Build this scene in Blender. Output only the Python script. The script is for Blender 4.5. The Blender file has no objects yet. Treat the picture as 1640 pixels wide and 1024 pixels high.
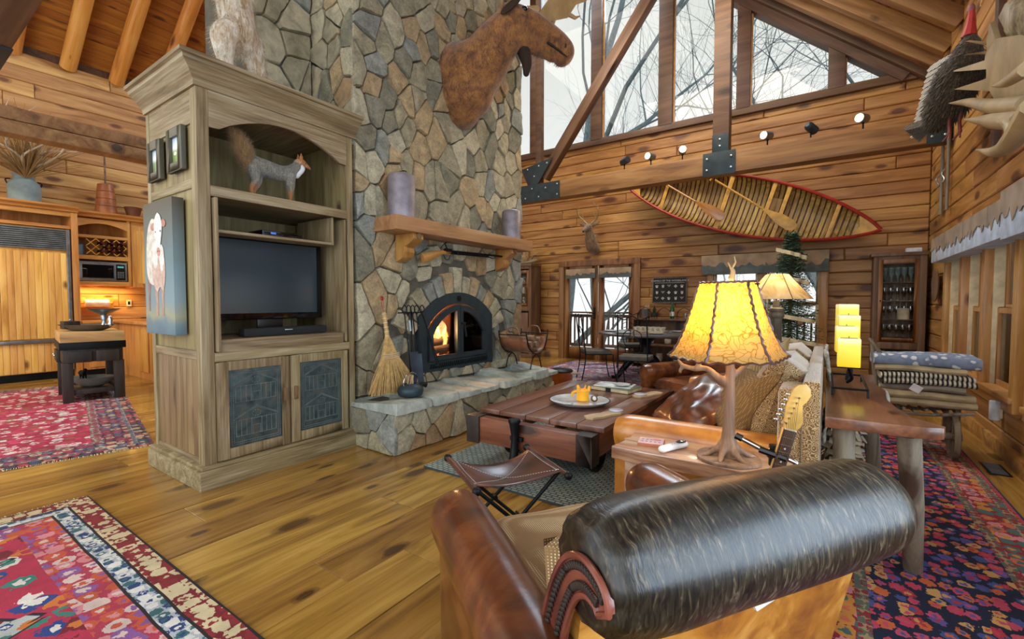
import bpy, bmesh, math, random
from math import sin, cos, pi, radians as R, sqrt, atan2
from mathutils import Vector as V, Matrix, Euler, Quaternion, noise
random.seed(7)
SC = bpy.context.scene
COL = SC.collection
# ---------------------------------------------------------------- camera
cam = bpy.data.cameras.new('camera'); cam.sensor_width = 36; cam.lens = 16.09
cam.clip_start = .02; cam.clip_end = 400
camo = bpy.data.objects.new('camera', cam); COL.objects.link(camo)
camo.location = (0, 0, 1.25); camo.rotation_euler = (R(90-2.265), 0, R(34.6))
SC.camera = camo
# ---------------------------------------------------------------- view, sky, sun, large lights
SC.view_settings.view_transform = 'Standard'; SC.view_settings.look = 'None'
SC.view_settings.gamma = 1; SC.view_settings.use_curve_mapping = False
SC.view_settings.exposure = 0.2
W = bpy.data.worlds.new('sky'); SC.world = W; W.use_nodes = True
nt = W.node_tree; nt.nodes.clear()
wo = nt.nodes.new('ShaderNodeOutputWorld'); bg = nt.nodes.new('ShaderNodeBackground')
tc = nt.nodes.new('ShaderNodeTexCoord'); sx = nt.nodes.new('ShaderNodeSeparateXYZ'); rp = nt.nodes.new('ShaderNodeValToRGB')
rp.color_ramp.elements[0].position = 0.0; rp.color_ramp.elements[0].color = (.96, .99, 1.0, 1)
rp.color_ramp.elements[1].position = .6; rp.color_ramp.elements[1].color = (.70, .73, .68, 1)
nt.links.new(tc.outputs['Generated'], sx.inputs[0]); nt.links.new(sx.outputs['Z'], rp.inputs[0])
nt.links.new(rp.outputs[0], bg.inputs[0]); bg.inputs[1].default_value = .95
nt.links.new(bg.outputs[0], wo.inputs[0])
def area(name, loc, rot, sx_, sy_, power, col, spread=180):
    l = bpy.data.lights.new(name, 'AREA'); l.shape = 'RECTANGLE'; l.size = sx_; l.size_y = sy_
    l.energy = power; l.color = col; l.spread = R(spread)
    o = bpy.data.objects.new(name, l); COL.objects.link(o); o.location = loc; o.rotation_euler = rot
    return o
area('fill_light_behind', (-2.2, -3.4, 2.3), (R(82), 0, 0), 9, 4, 230, (.84, .92, 1))  # added soft cool fill behind the camera, no window modelled there
area('window_light_right', (2.2, 0.4, 2.0), (0, R(72), 0), 3.4, 4.5, 300, (.62, .80, 1))
area('ridge_fill', (-4.4, 3.5, 8.0), (0, 0, 0), 5, 8, 260, (1, .93, .84))  # unseen warm fill added under the ridge, shining straight down
area('kitchen_fill', (-8.2, -.9, 3.4), (R(50), 0, 0), 3, 1.5, 95, (1, .86, .66))  # soft warm area light aimed into the kitchen, no fixture modelled for it
area('gable_fill', (-4.3, 8.55, 8.0), (R(-52), 0, 0), 5.5, 2.2, 560, (.68, .84, 1))  # added out of view high in the gable for cool highlights and rims
area('back_wall_fill', (-1.8, 6.3, 5.7), (R(35), 0, 0), 4, 1.2, 130, (1, .87, .7))  # added overhead to brighten the back wall and canoe, not a dining lamp

# ---------------------------------------------------------------- materials
def pnode(name):
    m = bpy.data.materials.new(name); m.use_nodes = True
    n = m.node_tree; b = n.nodes['Principled BSDF']
    return m, n, b
def N(n, t, **k):
    x = n.nodes.new(t)
    for a, v in k.items(): setattr(x, a, v)
    return x
def ramp(n, stops, interp='LINEAR'):
    r = n.nodes.new('ShaderNodeValToRGB'); c = r.color_ramp; c.interpolation = interp
    while len(c.elements) < len(stops): c.elements.new(.5)
    for e, (p, col) in zip(c.elements, stops):
        e.position = p; e.color = (*col, 1) if len(col) == 3 else col
    return r
def hexc(h):
    h = h.lstrip('#'); o = []
    for i in (0, 2, 4):
        v = int(h[i:i+2], 16)/255; o.append(v/12.92 if v <= .04045 else ((v+.055)/1.055)**2.4)
    return tuple(o)
def mixc(n, fac, a, b, mode='MIX'):
    m = n.nodes.new('ShaderNodeMix'); m.data_type = 'RGBA'; m.blend_type = mode
    for sock, v in ((m.inputs[0], fac), (m.inputs[6], a), (m.inputs[7], b)):
        if isinstance(v, (int, float)): sock.default_value = v
        elif isinstance(v, tuple): sock.default_value = (*v[:3], 1)
        else: n.links.new(v, sock)
    return m.outputs[2]
def mth(n, op, a, b=None, c=None):
    m = n.nodes.new('ShaderNodeMath'); m.operation = op
    for i, v in enumerate((a, b, c)):
        if v is None: continue
        if isinstance(v, (int, float)): m.inputs[i].default_value = v
        else: n.links.new(v, m.inputs[i])
    return m.outputs[0]
def coords(n, scale=(1, 1, 1), rand=True, rot=(0, 0, 0)):
    t = N(n, 'ShaderNodeTexCoord'); mp = N(n, 'ShaderNodeMapping'); mp.inputs['Scale'].default_value = scale
    mp.inputs['Rotation'].default_value = rot
    n.links.new(t.outputs['Object'], mp.inputs['Vector'])
    if rand:
        oi = N(n, 'ShaderNodeObjectInfo'); vm = N(n, 'ShaderNodeVectorMath', operation='MULTIPLY_ADD')
        cb = N(n, 'ShaderNodeCombineXYZ')
        for i, f in enumerate((37, 71, 53)): n.links.new(mth(n, 'MULTIPLY', oi.outputs['Random'], f), cb.inputs[i])
        n.links.new(mp.outputs[0], vm.inputs[0]); vm.inputs[1].default_value = (1, 1, 1); n.links.new(cb.outputs[0], vm.inputs[2])
        return vm.outputs[0], oi.outputs['Random']
    return mp.outputs[0], None
def noi(n, vec, s, detail=3, rough=.5, dist=0):
    x = N(n, 'ShaderNodeTexNoise'); n.links.new(vec, x.inputs['Vector'])
    x.inputs['Scale'].default_value = s; x.inputs['Detail'].default_value = detail
    x.inputs['Roughness'].default_value = rough; x.inputs['Distortion'].default_value = dist
    return x.outputs['Fac']
def bump(n, b, h, st=.3, d=.01):
    x = N(n, 'ShaderNodeBump'); x.inputs['Strength'].default_value = st; x.inputs['Distance'].default_value = d
    n.links.new(h, x.inputs['Height']); n.links.new(x.outputs[0], b.inputs['Normal'])
def plain(name, col, rough=.5, metal=0, **kw):
    m, n, b = pnode(name)
    c = hexc(col) if isinstance(col, str) else col
    v, _ = coords(n, (1, 1, 1), False)
    f = noi(n, v, kw.pop('ns', 9), 4)
    lo = tuple(x*.72 for x in c); hi = tuple(min(1, x*1.22) for x in c)
    r = ramp(n, [(.3, lo), (.7, hi)]); n.links.new(f, r.inputs[0]); n.links.new(r.outputs[0], b.inputs['Base Color'])
    b.inputs['Roughness'].default_value = rough; b.inputs['Metallic'].default_value = metal
    if kw.get('emis'): b.inputs['Emission Color'].default_value = (*kw['emis'], 1); b.inputs['Emission Strength'].default_value = kw.get('es', 1)
    if kw.get('alpha'): b.inputs['Alpha'].default_value = kw['alpha']
    if kw.get('bmp'): bump(n, b, noi(n, v, kw.get('bs', 60), 4), kw['bmp'])
    if kw.get('coat'): b.inputs['Coat Weight'].default_value = kw['coat']; b.inputs['Coat Roughness'].default_value = .15
    return m
def wood(name, dark, mid, light, knots=.5, rough=.45, axis=0, sc=1, bmp=.15, var=.35, knotc='3a1c0c', coat=0, streak=.5, cloud=None, flat=None):
    """long grain on the local axis given"""
    m, n, b = pnode(name)
    D, M_, L = (hexc(x) if isinstance(x, str) else x for x in (dark, mid, light))
    s = [7*sc]*3; s[axis] = .8*sc
    v, rnd = coords(n, tuple(s))
    g1 = noi(n, v, 1.0, 4, .55, 1.2)
    s2 = [60*sc]*3; s2[axis] = 2.0*sc
    v2, _ = coords(n, tuple(s2)); g2 = noi(n, v2, 1.0, 3, .6, .3)
    g = mth(n, 'ADD', mth(n, 'MULTIPLY', g1, 1-streak*.4), mth(n, 'MULTIPLY', g2, streak*.4))
    r = ramp(n, [(.3, D), (.48, M_), (.68, L)]); n.links.new(g, r.inputs[0])
    col = r.outputs[0]
    # board-to-board tint
    hv = N(n, 'ShaderNodeHueSaturation'); n.links.new(col, hv.inputs['Color'])
    n.links.new(mth(n, 'MULTIPLY_ADD', rnd, var, 1-var*.5), hv.inputs['Value'])
    n.links.new(mth(n, 'MULTIPLY_ADD', rnd, .014, .493), hv.inputs['Hue'])
    col = hv.outputs[0]
    if knots > 0:
        ks = [3.6*sc]*3; ks[axis] = 1.5*sc
        kv, _ = coords(n, tuple(ks)); vo = N(n, 'ShaderNodeTexVoronoi'); vo.inputs['Scale'].default_value = 1
        if flat is not None: vo.voronoi_dimensions = '2D'
        n.links.new(kv, vo.inputs['Vector'])
        # keep only some cells as knots
        cs = N(n, 'ShaderNodeSeparateColor'); n.links.new(vo.outputs['Color'], cs.inputs[0])
        keep = mth(n, 'LESS_THAN', cs.outputs[0], knots)
        size = mth(n, 'MULTIPLY_ADD', cs.outputs[1], .16, .10)
        nd = noi(n, v2, .5, 2); dd = mth(n, 'ADD', vo.outputs['Distance'], mth(n, 'MULTIPLY_ADD', nd, .08, -.04))
        k = mth(n, 'MULTIPLY', mth(n, 'SUBTRACT', 1, mth(n, 'SMOOTH_MIN', mth(n, 'DIVIDE', dd, size), 1, .3)), keep)
        kr = ramp(n, [(0.02, (0, 0, 0)), (.12, (.45, .45, .45)), (.3, (.6, .6, .6)), (.45, (1, 1, 1))]); n.links.new(k, kr.inputs[0])
        col = mixc(n, mth(n, 'MULTIPLY', kr.outputs[0], .85), col, hexc(knotc))
    if cloud:
        cv, _ = coords(n, (1.3, 1.3, 1.3)); cr = ramp(n, [(.45, (0, 0, 0)), (.7, (1, 1, 1))]); n.links.new(noi(n, cv, 1.2, 3), cr.inputs[0])
        col = mixc(n, mth(n, 'MULTIPLY', cr.outputs[0], .3), col, hexc(cloud))
    n.links.new(col, b.inputs['Base Color'])
    b.inputs['Roughness'].default_value = rough
    if coat: b.inputs['Coat Weight'].default_value = coat; b.inputs['Coat Roughness'].default_value = .12
    if bmp: bump(n, b, g2, bmp, .004)
    return m
M = {}
M['floor'] = wood('pine_floor', '5e3e1c', '98702f', 'b89048', .5, .25, 0, 1.15, .06, .42, '2e1508', coat=.35, cloud='8a5c26', flat=2)
M['logwall'] = wood('pine_wall', '6c421c', 'a27036', 'c49458', .6, .5, 0, .9, .2, .34, '4a2410', flat=2)
M['logwall_k'] = wood('pine_kitchen_wall', '8a5a2c', 'b98850', 'd6aa6e', .55, .5, 0, .9, .2, .3, '5a2c14', flat=2)
M['ceil'] = wood('pine_ceiling', '74400f', 'a06224', 'b67832', .45, .5, 0, 1, .1, .3, '4a2410', flat=2)
M['log'] = wood('pine_log', 'a86420', 'cf8a3c', 'e0a658', .5, .4, 0, 1, .1, .15, '5a2c14')
M['beam'] = wood('beam', '5e3a20', '8a6038', 'a87f52', .5, .55, 0, .8, .25, .2, '2e180c')
M['darkbeam'] = wood('post', '38241a', '583c2a', '6e5038', .4, .55, 0, .8, .2, .25, '241008')
M['trim'] = wood('window_trim', '8a5a24', 'b98444', 'cf9f60', .3, .4, 0, 1, .08, .2, '5a2c14', coat=.2)
M['trimz'] = wood('window_trim_upright', '8a5a24', 'b98444', 'cf9f60', .3, .4, 2, 1, .08, .2, '5a2c14', coat=.2)
M['door'] = wood('door_wood', '64401f', '8c6036', 'a47a4c', .3, .4, 2, 1, .08, .15, '3a1c0c')
M['mantel'] = wood('mantel_wood', '7a5430', 'a4784c', 'ba9064', .2, .45, 1, 1, .12, .1, '3a1c0c')
M['mantelz'] = wood('corbel_wood', '7c5024', 'a47036', 'b98a4e', .2, .4, 2, 1, .12, .1, '3a1c0c')
for k, a in (('x', 0), ('y', 1), ('z', 2)):
    M['arm'+k] = wood('weathered_pine_'+k, '4a3c28', '84704e', 'aa9c7c', .2, .6, a, 1.3, .35, .12, '3b2a18', streak=1.1)
M['armin'] = wood('cabinet_panel', '5c4c30', '84734c', '9c8a60', .35, .6, 2, 1.2, .2, .1, '3b2414')
M['armside'] = wood('cabinet_lower_panel', '503c26', '7a6040', '927a56', .35, .5, 2, 1.2, .3, .1, '3b2414')
M['kcab'] = wood('kitchen_cabinet', '9c6228', 'c58a45', 'd8a15c', .25, .4, 2, 1, .05, .15, '5a2c14')
M['kcabx'] = wood('kitchen_cabinet_rail', '9c6228', 'c58a45', 'd8a15c', .2, .4, 1, 1, .05, .15, '5a2c14')
M['kpanel'] = wood('beadboard', 'b07830', 'd9a252', 'e6b96c', .65, .4, 2, 1, .05, .25, '5a2c14')
M['cupboard'] = wood('old_cupboard', '463020', '6a4c32', '846648', .25, .5, 2, 1, .1, .1, '2a140a')
M['cart'] = wood('cart_top', '3a1e14', '684032', '866050', .4, .3, 1, 1, .2, .3, '241008', coat=.35)
M['cartx'] = wood('cart_frame', '4a2414', '743e26', '8c563c', .4, .45, 0, 1, .2, .2, '241008')
M['slab'] = wood('live_edge_slab', '7a4a30', 'b08464', 'ccb09c', .6, .3, 0, 1.6, .1, .1, '3a1c0c', coat=.35)
M['slaby'] = wood('walnut_slab', '4a2a1a', '7a4e34', '96694a', .4, .28, 1, 1.2, .1, .1, '241008', coat=.4)
M['block'] = wood('butcher_block', '8a5e34', 'b98c58', 'cda878', .2, .5, 1, 1, .05, .1, '5a2c14')
M['cedar'] = wood('cedar', '805c2c', 'b08c4c', 'd0b070', .2, .5, 2, 1.3, .1, .4, '3a1c0c')
M['paddle'] = wood('paddle_wood', '9a5c24', 'b87838', 'cc9450', 0, .3, 0, 1, 0, .1, coat=.5)
M['ash'] = plain('ash_wood', 'd8a648', .4)
M['iron'] = plain('black_iron', '1c1e20', .45, .7)
M['bracket'] = plain('bracket_steel', '2a383e', .5, .3)
M['bolt'] = plain('bolt_steel', 'b8c0c0', .35, .9)
M['steel'] = plain('stainless_steel', 'a8acae', .3, .9)
M['darksteel'] = plain('grille_steel', '909698', .4, .8)
M['chrome'] = plain('chrome', 'e0e4ea', .08, 1)
M['black'] = plain('black_plastic', '0c0d0f', .3)
M['gloss'] = plain('gloss_black', '08090b', .06)
M['white'] = plain('white_plastic', 'e8e8ec', .4)
M['red'] = plain('red_paint', 'a5271b', .4)
M['cream'] = plain('cream', 'd8c9a4', .7)
M['paper'] = plain('paper', 'e6e2da', .7)
M['gapdark'] = plain('joint_shadow', '1e140c', .9)
M['hearth'] = None
M['mortar'] = plain('mortar', '5a554a', .9, bmp=.5)
# ---------------------------------------------------------------- geometry helpers
class MB:
    def __init__(s): s.v = []; s.f = []; s.mi = []; s.cur = 0
    def add(s, vs, fs):
        o = len(s.v); s.v += [tuple(x) for x in vs]; s.f += [tuple(i+o for i in f) for f in fs]; s.mi += [s.cur]*len(fs); return s
    def box(s, x0, x1, y0, y1, z0, z1):
        return s.add([(x0,y0,z0),(x1,y0,z0),(x1,y1,z0),(x0,y1,z0),(x0,y0,z1),(x1,y0,z1),(x1,y1,z1),(x0,y1,z1)],
                     [(0,3,2,1),(4,5,6,7),(0,1,5,4),(1,2,6,5),(2,3,7,6),(3,0,4,7)])
    def obox(s, c, size, rot=(0,0,0)):
        m = Euler(rot).to_matrix(); c = V(c); h = V(size)/2
        p = [c + m @ V((a*h.x, b*h.y, d*h.z)) for d in (-1,1) for a, b in ((-1,-1),(1,-1),(1,1),(-1,1))]
        return s.add(p, [(0,3,2,1),(4,5,6,7),(0,1,5,4),(1,2,6,5),(2,3,7,6),(3,0,4,7)])
    def tube(s, pts, rad, n=8, cap=True, flat=1):
        pts = [V(p) for p in pts]; k = len(pts)
        if isinstance(rad, (int, float)): rad = [rad]*k
        vs = []; fs = []; up = None
        for i, p in enumerate(pts):
            d = (pts[min(i+1, k-1)] - pts[max(i-1, 0)])
            if d.length < 1e-9: d = V((0,0,1))
            d.normalize()
            if up is None: up = V((0,0,1)) if abs(d.z) < .9 else V((1,0,0))
            a = d.cross(up)
            if a.length < 1e-6: a = d.orthogonal()
            a.normalize(); b = a.cross(d); up = b
            for j in range(n):
                t = 2*pi*j/n; vs.append(p + (a*cos(t) + b*sin(t)*flat)*rad[i])
        for i in range(k-1):
            for j in range(n): fs.append((i*n+j, i*n+(j+1) % n, (i+1)*n+(j+1) % n, (i+1)*n+j))
        if cap: fs.append(tuple(range(n-1, -1, -1))); fs.append(tuple(range((k-1)*n, k*n)))
        return s.add(vs, fs)
    def lathe(s, prof, c=(0,0,0), n=24, sx=1, sy=1, mat=None):
        """prof: (radius, z) list"""
        vs = []; fs = []; k = len(prof)
        for r, z in prof:
            for j in range(n):
                t = 2*pi*j/n; p = V((r*cos(t)*sx, r*sin(t)*sy, z))
                if mat: p = mat @ p
                vs.append(p + V(c))
        for i in range(k-1):
            for j in range(n): fs.append((i*n+j, i*n+(j+1) % n, (i+1)*n+(j+1) % n, (i+1)*n+j))
        (r0, z0), (r1, z1) = prof[0], prof[-1]
        if abs(r0-r1) < .0215 and abs(z0-z1) < .0115 and r0 > .05:
            fs += [((k-1)*n+j, (k-1)*n+(j+1) % n, (j+1) % n, j) for j in range(n)]
        else: fs.append(tuple(range(n-1, -1, -1))); fs.append(tuple(range((k-1)*n, k*n)))
        return s.add(vs, fs)
    def ball(s, c, r, n=12, m=8, rot=None):
        r = (r, r, r) if isinstance(r, (int, float)) else r
        mt = Euler(rot).to_matrix() if rot else Matrix.Identity(3); vs = []; fs = []
        for i in range(m+1):
            a = pi*i/m
            for j in range(n):
                t = 2*pi*j/n; vs.append(V(c) + mt @ V((r[0]*sin(a)*cos(t), r[1]*sin(a)*sin(t), -r[2]*cos(a))))
        for i in range(m):
            for j in range(n): fs.append((i*n+j, i*n+(j+1) % n, (i+1)*n+(j+1) % n, (i+1)*n+j))
        return s.add(vs, fs)
    def prism(s, poly, o, u, w, t):
        """extrude 2d poly in the frame o + a*u + b*w by vector t"""
        o, u, w, t = V(o), V(u), V(w), V(t); n = len(poly)
        a = [o + u*p[0] + w*p[1] for p in poly]
        fs = [tuple(range(n)), tuple(range(2*n-1, n-1, -1))] + [(i, i+n, (i+1) % n + n, (i+1) % n) for i in range(n)]
        return s.add(a + [x + t for x in a], fs)
    def grid(s, fn, nu, nv, wrapu=False):
        vs = [fn(i/nu, j/nv) for i in range(nu + (0 if wrapu else 1)) for j in range(nv+1)]
        cu = nu if wrapu else nu; m = nv+1; tot = nu if wrapu else nu+1
        fs = [(i*m+j, ((i+1) % tot)*m+j, ((i+1) % tot)*m+j+1, i*m+j+1) for i in range(cu) for j in range(nv)]
        return s.add(vs, fs)
    def xf(s, mat):
        s.v = [tuple(mat @ V(p)) for p in s.v]; return s
    def build(s, name, mats, parent=None, smooth=None, bevel=None, loc=None, rot=None, mods=None, center=False, scale=None):
        me = bpy.data.meshes.new(name)
        vs = s.v
        if center:
            k = len(vs); c = V([sum(p[i] for p in vs)/k for i in range(3)]); vs = [tuple(V(p)-c) for p in vs]; loc = c
        me.from_pydata(vs, [], s.f)
        if not isinstance(mats, (list, tuple)): mats = [mats]
        for m in mats: me.materials.append(M[m] if isinstance(m, str) else m)
        if len(mats) > 1: me.polygons.foreach_set('material_index', s.mi)
        bm = bmesh.new(); bm.from_mesh(me)
        bmesh.ops.remove_doubles(bm, verts=bm.verts, dist=1e-5)
        bmesh.ops.recalc_face_normals(bm, faces=bm.faces)
        if bevel:
            e = [e for e in bm.edges if len(e.link_faces) == 2 and e.calc_face_angle(0) > .5]
            bmesh.ops.bevel(bm, geom=e, offset=bevel, segments=2, affect='EDGES', profile=.6, clamp_overlap=True)
        bm.to_mesh(me); bm.free()
        if smooth or bevel:
            me.polygons.foreach_set('use_smooth', [True]*len(me.polygons))
            me.set_sharp_from_angle(angle=R(smooth if smooth and smooth is not True else 40))
        o = bpy.data.objects.new(name, me); COL.objects.link(o)
        if loc is not None: o.location = loc
        if rot is not None: o.rotation_euler = rot
        if scale is not None: o.scale = scale
        if mods:
            for k, t, kw in mods:
                md = o.modifiers.new(k, t)
                for a, b in kw.items(): setattr(md, a, b)
            bake(o)
        if parent: o.parent = parent
        return o
def bake(o):
    dg = bpy.context.evaluated_depsgraph_get(); dg.update()
    me = bpy.data.meshes.new_from_object(o.evaluated_get(dg)); o.modifiers.clear(); o.data = me
    me.polygons.foreach_set('use_smooth', [True]*len(me.polygons))
def organic(mb, name, mats, parent=None, vox=.01, sm=6, **kw):
    return mb.build(name, mats, parent, True, mods=[('r', 'REMESH', dict(mode='VOXEL', voxel_size=vox)), ('s', 'SMOOTH', dict(iterations=sm, factor=.6))], **kw)
def B(name, mat, x0, x1, y0, y1, z0, z1, parent=None, bevel=.004, **kw):
    """box part whose origin sits at its centre"""
    c = V(((x0+x1)/2, (y0+y1)/2, (z0+z1)/2)); a, b, d = abs(x1-x0)/2, abs(y1-y0)/2, abs(z1-z0)/2
    bevel = min(bevel, a*.45, b*.45, d*.45) if bevel else None
    return MB().box(-a, a, -b, b, -d, d).build(name, mat, parent, bevel=bevel, loc=c, **kw)
def tag(o, label, cat, group=None, kind=None):
    if label: o['label'] = label
    if cat: o['category'] = cat
    if group: o['group'] = group
    if kind: o['kind'] = kind
    return o
def thing(name, label, cat, loc=(0,0,0), rz=0, group=None):
    o = bpy.data.objects.new(name, None); COL.objects.link(o); o.location = loc; o.rotation_euler = (0, 0, rz)
    o.empty_display_size = .1
    return tag(o, label, cat, group)
def struct(o): o['kind'] = 'structure'; return o
def holder(name):
    o = bpy.data.objects.new(name, None); COL.objects.link(o); o.empty_display_size = .1; return struct(o)
def copy_tree(o, parent=None, loc=None, rz=None, label=None):
    c = o.copy(); COL.objects.link(c); c.parent = parent
    if loc is not None: c.location = loc
    if rz is not None: c.rotation_euler = (0, 0, rz)
    if label: c['label'] = label
    for ch in list(o.children): copy_tree(ch, c)
    return c
def lerp(a, b, t): return a + (b-a)*t
def curve(pts, n=8):
    """catmull-rom through points"""
    P = [V(p) for p in pts]; P = [P[0]*2-P[1]] + P + [P[-1]*2-P[-2]]; out = []
    for i in range(1, len(P)-2):
        for k in range(n):
            t = k/n; a, b, c, d = P[i-1:i+3]
            out.append(.5*((2*b) + (-a+c)*t + (2*a-5*b+4*c-d)*t*t + (-a+3*b-3*c+d)*t**3))
    return out + [P[-2]]
def rcurve(rs, n=8):
    out = []
    for i in range(len(rs)-1):
        for k in range(n): out.append(lerp(rs[i], rs[i+1], k/n))
    return out + [rs[-1]]
# ---- planar pieces: rectangles minus holes, clipped by half planes
def clip(poly, a, b, c):
    """keep a*x+b*y<=c"""
    out = []; n = len(poly)
    for i in range(n):
        p, q = poly[i], poly[(i+1) % n]; dp = a*p[0]+b*p[1]-c; dq = a*q[0]+b*q[1]-c
        if dp <= 0: out.append(p)
        if (dp < 0 < dq) or (dq < 0 < dp):
            t = dp/(dp-dq); out.append((p[0]+(q[0]-p[0])*t, p[1]+(q[1]-p[1])*t))
    return out
def rects_minus(r, holes):
    rs = [r]
    for h in holes:
        nr = []
        for a in rs:
            x0, x1, z0, z1 = a; hx0, hx1, hz0, hz1 = h
            if hx0 >= x1 or hx1 <= x0 or hz0 >= z1 or hz1 <= z0: nr.append(a); continue
            if hx0 > x0: nr.append((x0, hx0, z0, z1))
            if hx1 < x1: nr.append((hx1, x1, z0, z1))
            m0, m1 = max(x0, hx0), min(x1, hx1)
            if hz0 > z0: nr.append((m0, m1, z0, hz0))
            if hz1 < z1: nr.append((m0, m1, hz1, z1))
        rs = nr
    return [a for a in rs if a[1]-a[0] > .004 and a[3]-a[2] > .004]
def plank_piece(mb, poly, o, u, w, nrm, th, ch=.008):
    """a plank with chamfered face; nrm points into the room"""
    k = len(poly); cx = sum(p[0] for p in poly)/k; cy = sum(p[1] for p in poly)/k
    ins = poly
    for i in range(k):
        p, q = poly[i], poly[(i+1) % k]; dx, dy = q[0]-p[0], q[1]-p[1]; l = sqrt(dx*dx+dy*dy)
        if l < 1e-6: continue
        a, b = dy/l, -dx/l
        if a*(cx-p[0]) + b*(cy-p[1]) > 0: a, b = -a, -b
        ins = clip(ins, a, b, a*p[0]+b*p[1]-ch)
    if len(ins) != k: ins = [(cx+(p[0]-cx)*.9, cy+(p[1]-cy)*.9) for p in poly]
    o, u, w, nrm = V(o), V(u), V(w), V(nrm)
    # order may be rotated by clipping: match nearest
    best = min(range(k), key=lambda s_: sum((ins[(i+s_) % k][0]-poly[i][0])**2+(ins[(i+s_) % k][1]-poly[i][1])**2 for i in range(k)))
    ins = [ins[(i+best) % k] for i in range(k)]
    r0 = [o+u*p[0]+w*p[1] for p in poly]; r1 = [x + nrm*(th-ch*.8) for x in r0]
    r2 = [o+u*p[0]+w*p[1]+nrm*th for p in ins]
    fs = [tuple(range(2*k, 3*k))]
    for a in (0, k):
        for i in range(k): fs.append((a+i, a+(i+1) % k, a+k+(i+1) % k, a+k+i))
    mb.add(r0+r1+r2, fs)
def planks(parent, mat, o, u, w, nrm, L, H, ph, th=.03, holes=(), clips=(), seg=(2.2, 4.2), gap=.003, name='plank', seed=1, ch=.008, box=None):
    """rows of planks along u stacked along w; local x of every plank is u; box limits the area that gets planks"""
    rnd = random.Random(seed); o, u, w, nrm = V(o), V(u), V(w), V(nrm)
    rot = Matrix((u, w, u.cross(w))).transposed().to_euler(); z = 0; sgn = 1 if u.cross(w).dot(nrm) > 0 else -1
    while z < H-.01:
        z1 = min(z+ph, H); x = -rnd.random()*seg[0]
        while x < L:
            x1 = x + rnd.uniform(*seg); a, b = max(x, 0), min(x1, L); x = x1
            if b-a < .05: continue
            mb = MB(); th_ = th + rnd.uniform(-.0015, .0015)
            for rr in rects_minus((a+gap/2, b-gap/2, z+gap/2, z1-gap/2), holes):
                poly = [(rr[0], rr[2]), (rr[1], rr[2]), (rr[1], rr[3]), (rr[0], rr[3])]
                for c in clips: poly = clip(poly, *c) if len(poly) > 2 else poly
                if len(poly) < 3: continue
                poly = [p for i, p in enumerate(poly) if (p[0]-poly[i-1][0])**2+(p[1]-poly[i-1][1])**2 > 1e-7]
                if len(poly) < 3: continue
                cx, cz = (a+b)/2, (z+z1)/2
                plank_piece(mb, [(p[0]-cx, p[1]-cz) for p in poly], (0,0,0), (1,0,0), (0,1,0), (0,0,sgn), th_, ch)
            if mb.v: mb.build(name, mat, parent, loc=o+u*((a+b)/2)+w*((z+z1)/2), rot=rot)
        z = z1
def voronoi(x0, x1, y0, y1, size, gap, seed, stretch=1.2, ghosts=(), inside=None, relax=2, angle=0):
    """irregular stone outlines as convex polygons with a joint between them"""
    rnd = random.Random(seed); n = max(3, int((x1-x0)*(y1-y0)/(size*size*stretch))); pts = []
    tries = 0
    while len(pts) < n and tries < n*60:
        tries += 1; p = (rnd.uniform(x0, x1), rnd.uniform(y0, y1))
        if inside and not inside(*p): continue
        s = size*rnd.choice((.5, .7, .85, .95))
        if all((p[0]-q[0])**2+((p[1]-q[1])/stretch)**2 > s*s for q in pts): pts.append(p)
    allp = pts + list(ghosts); out = []
    for i, p in enumerate(pts):
        poly = [(x0+gap/2, y0+gap/2), (x1-gap/2, y0+gap/2), (x1-gap/2, y1-gap/2), (x0+gap/2, y1-gap/2)]
        near = sorted((q for q in allp if q is not p), key=lambda q: (q[0]-p[0])**2+((q[1]-p[1])/stretch)**2)[:22]
        for q in near:
            a, b = q[0]-p[0], (q[1]-p[1])/stretch**2; l = sqrt(a*a+b*b)
            if l < 1e-6: continue
            mx, my = (p[0]+q[0])/2, (p[1]+q[1])/2; a /= l; b /= l
            poly = clip(poly, a, b, a*mx+b*my-gap/2)
            if len(poly) < 3: break
        if len(poly) >= 3: out.append(poly)
    return out
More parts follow.
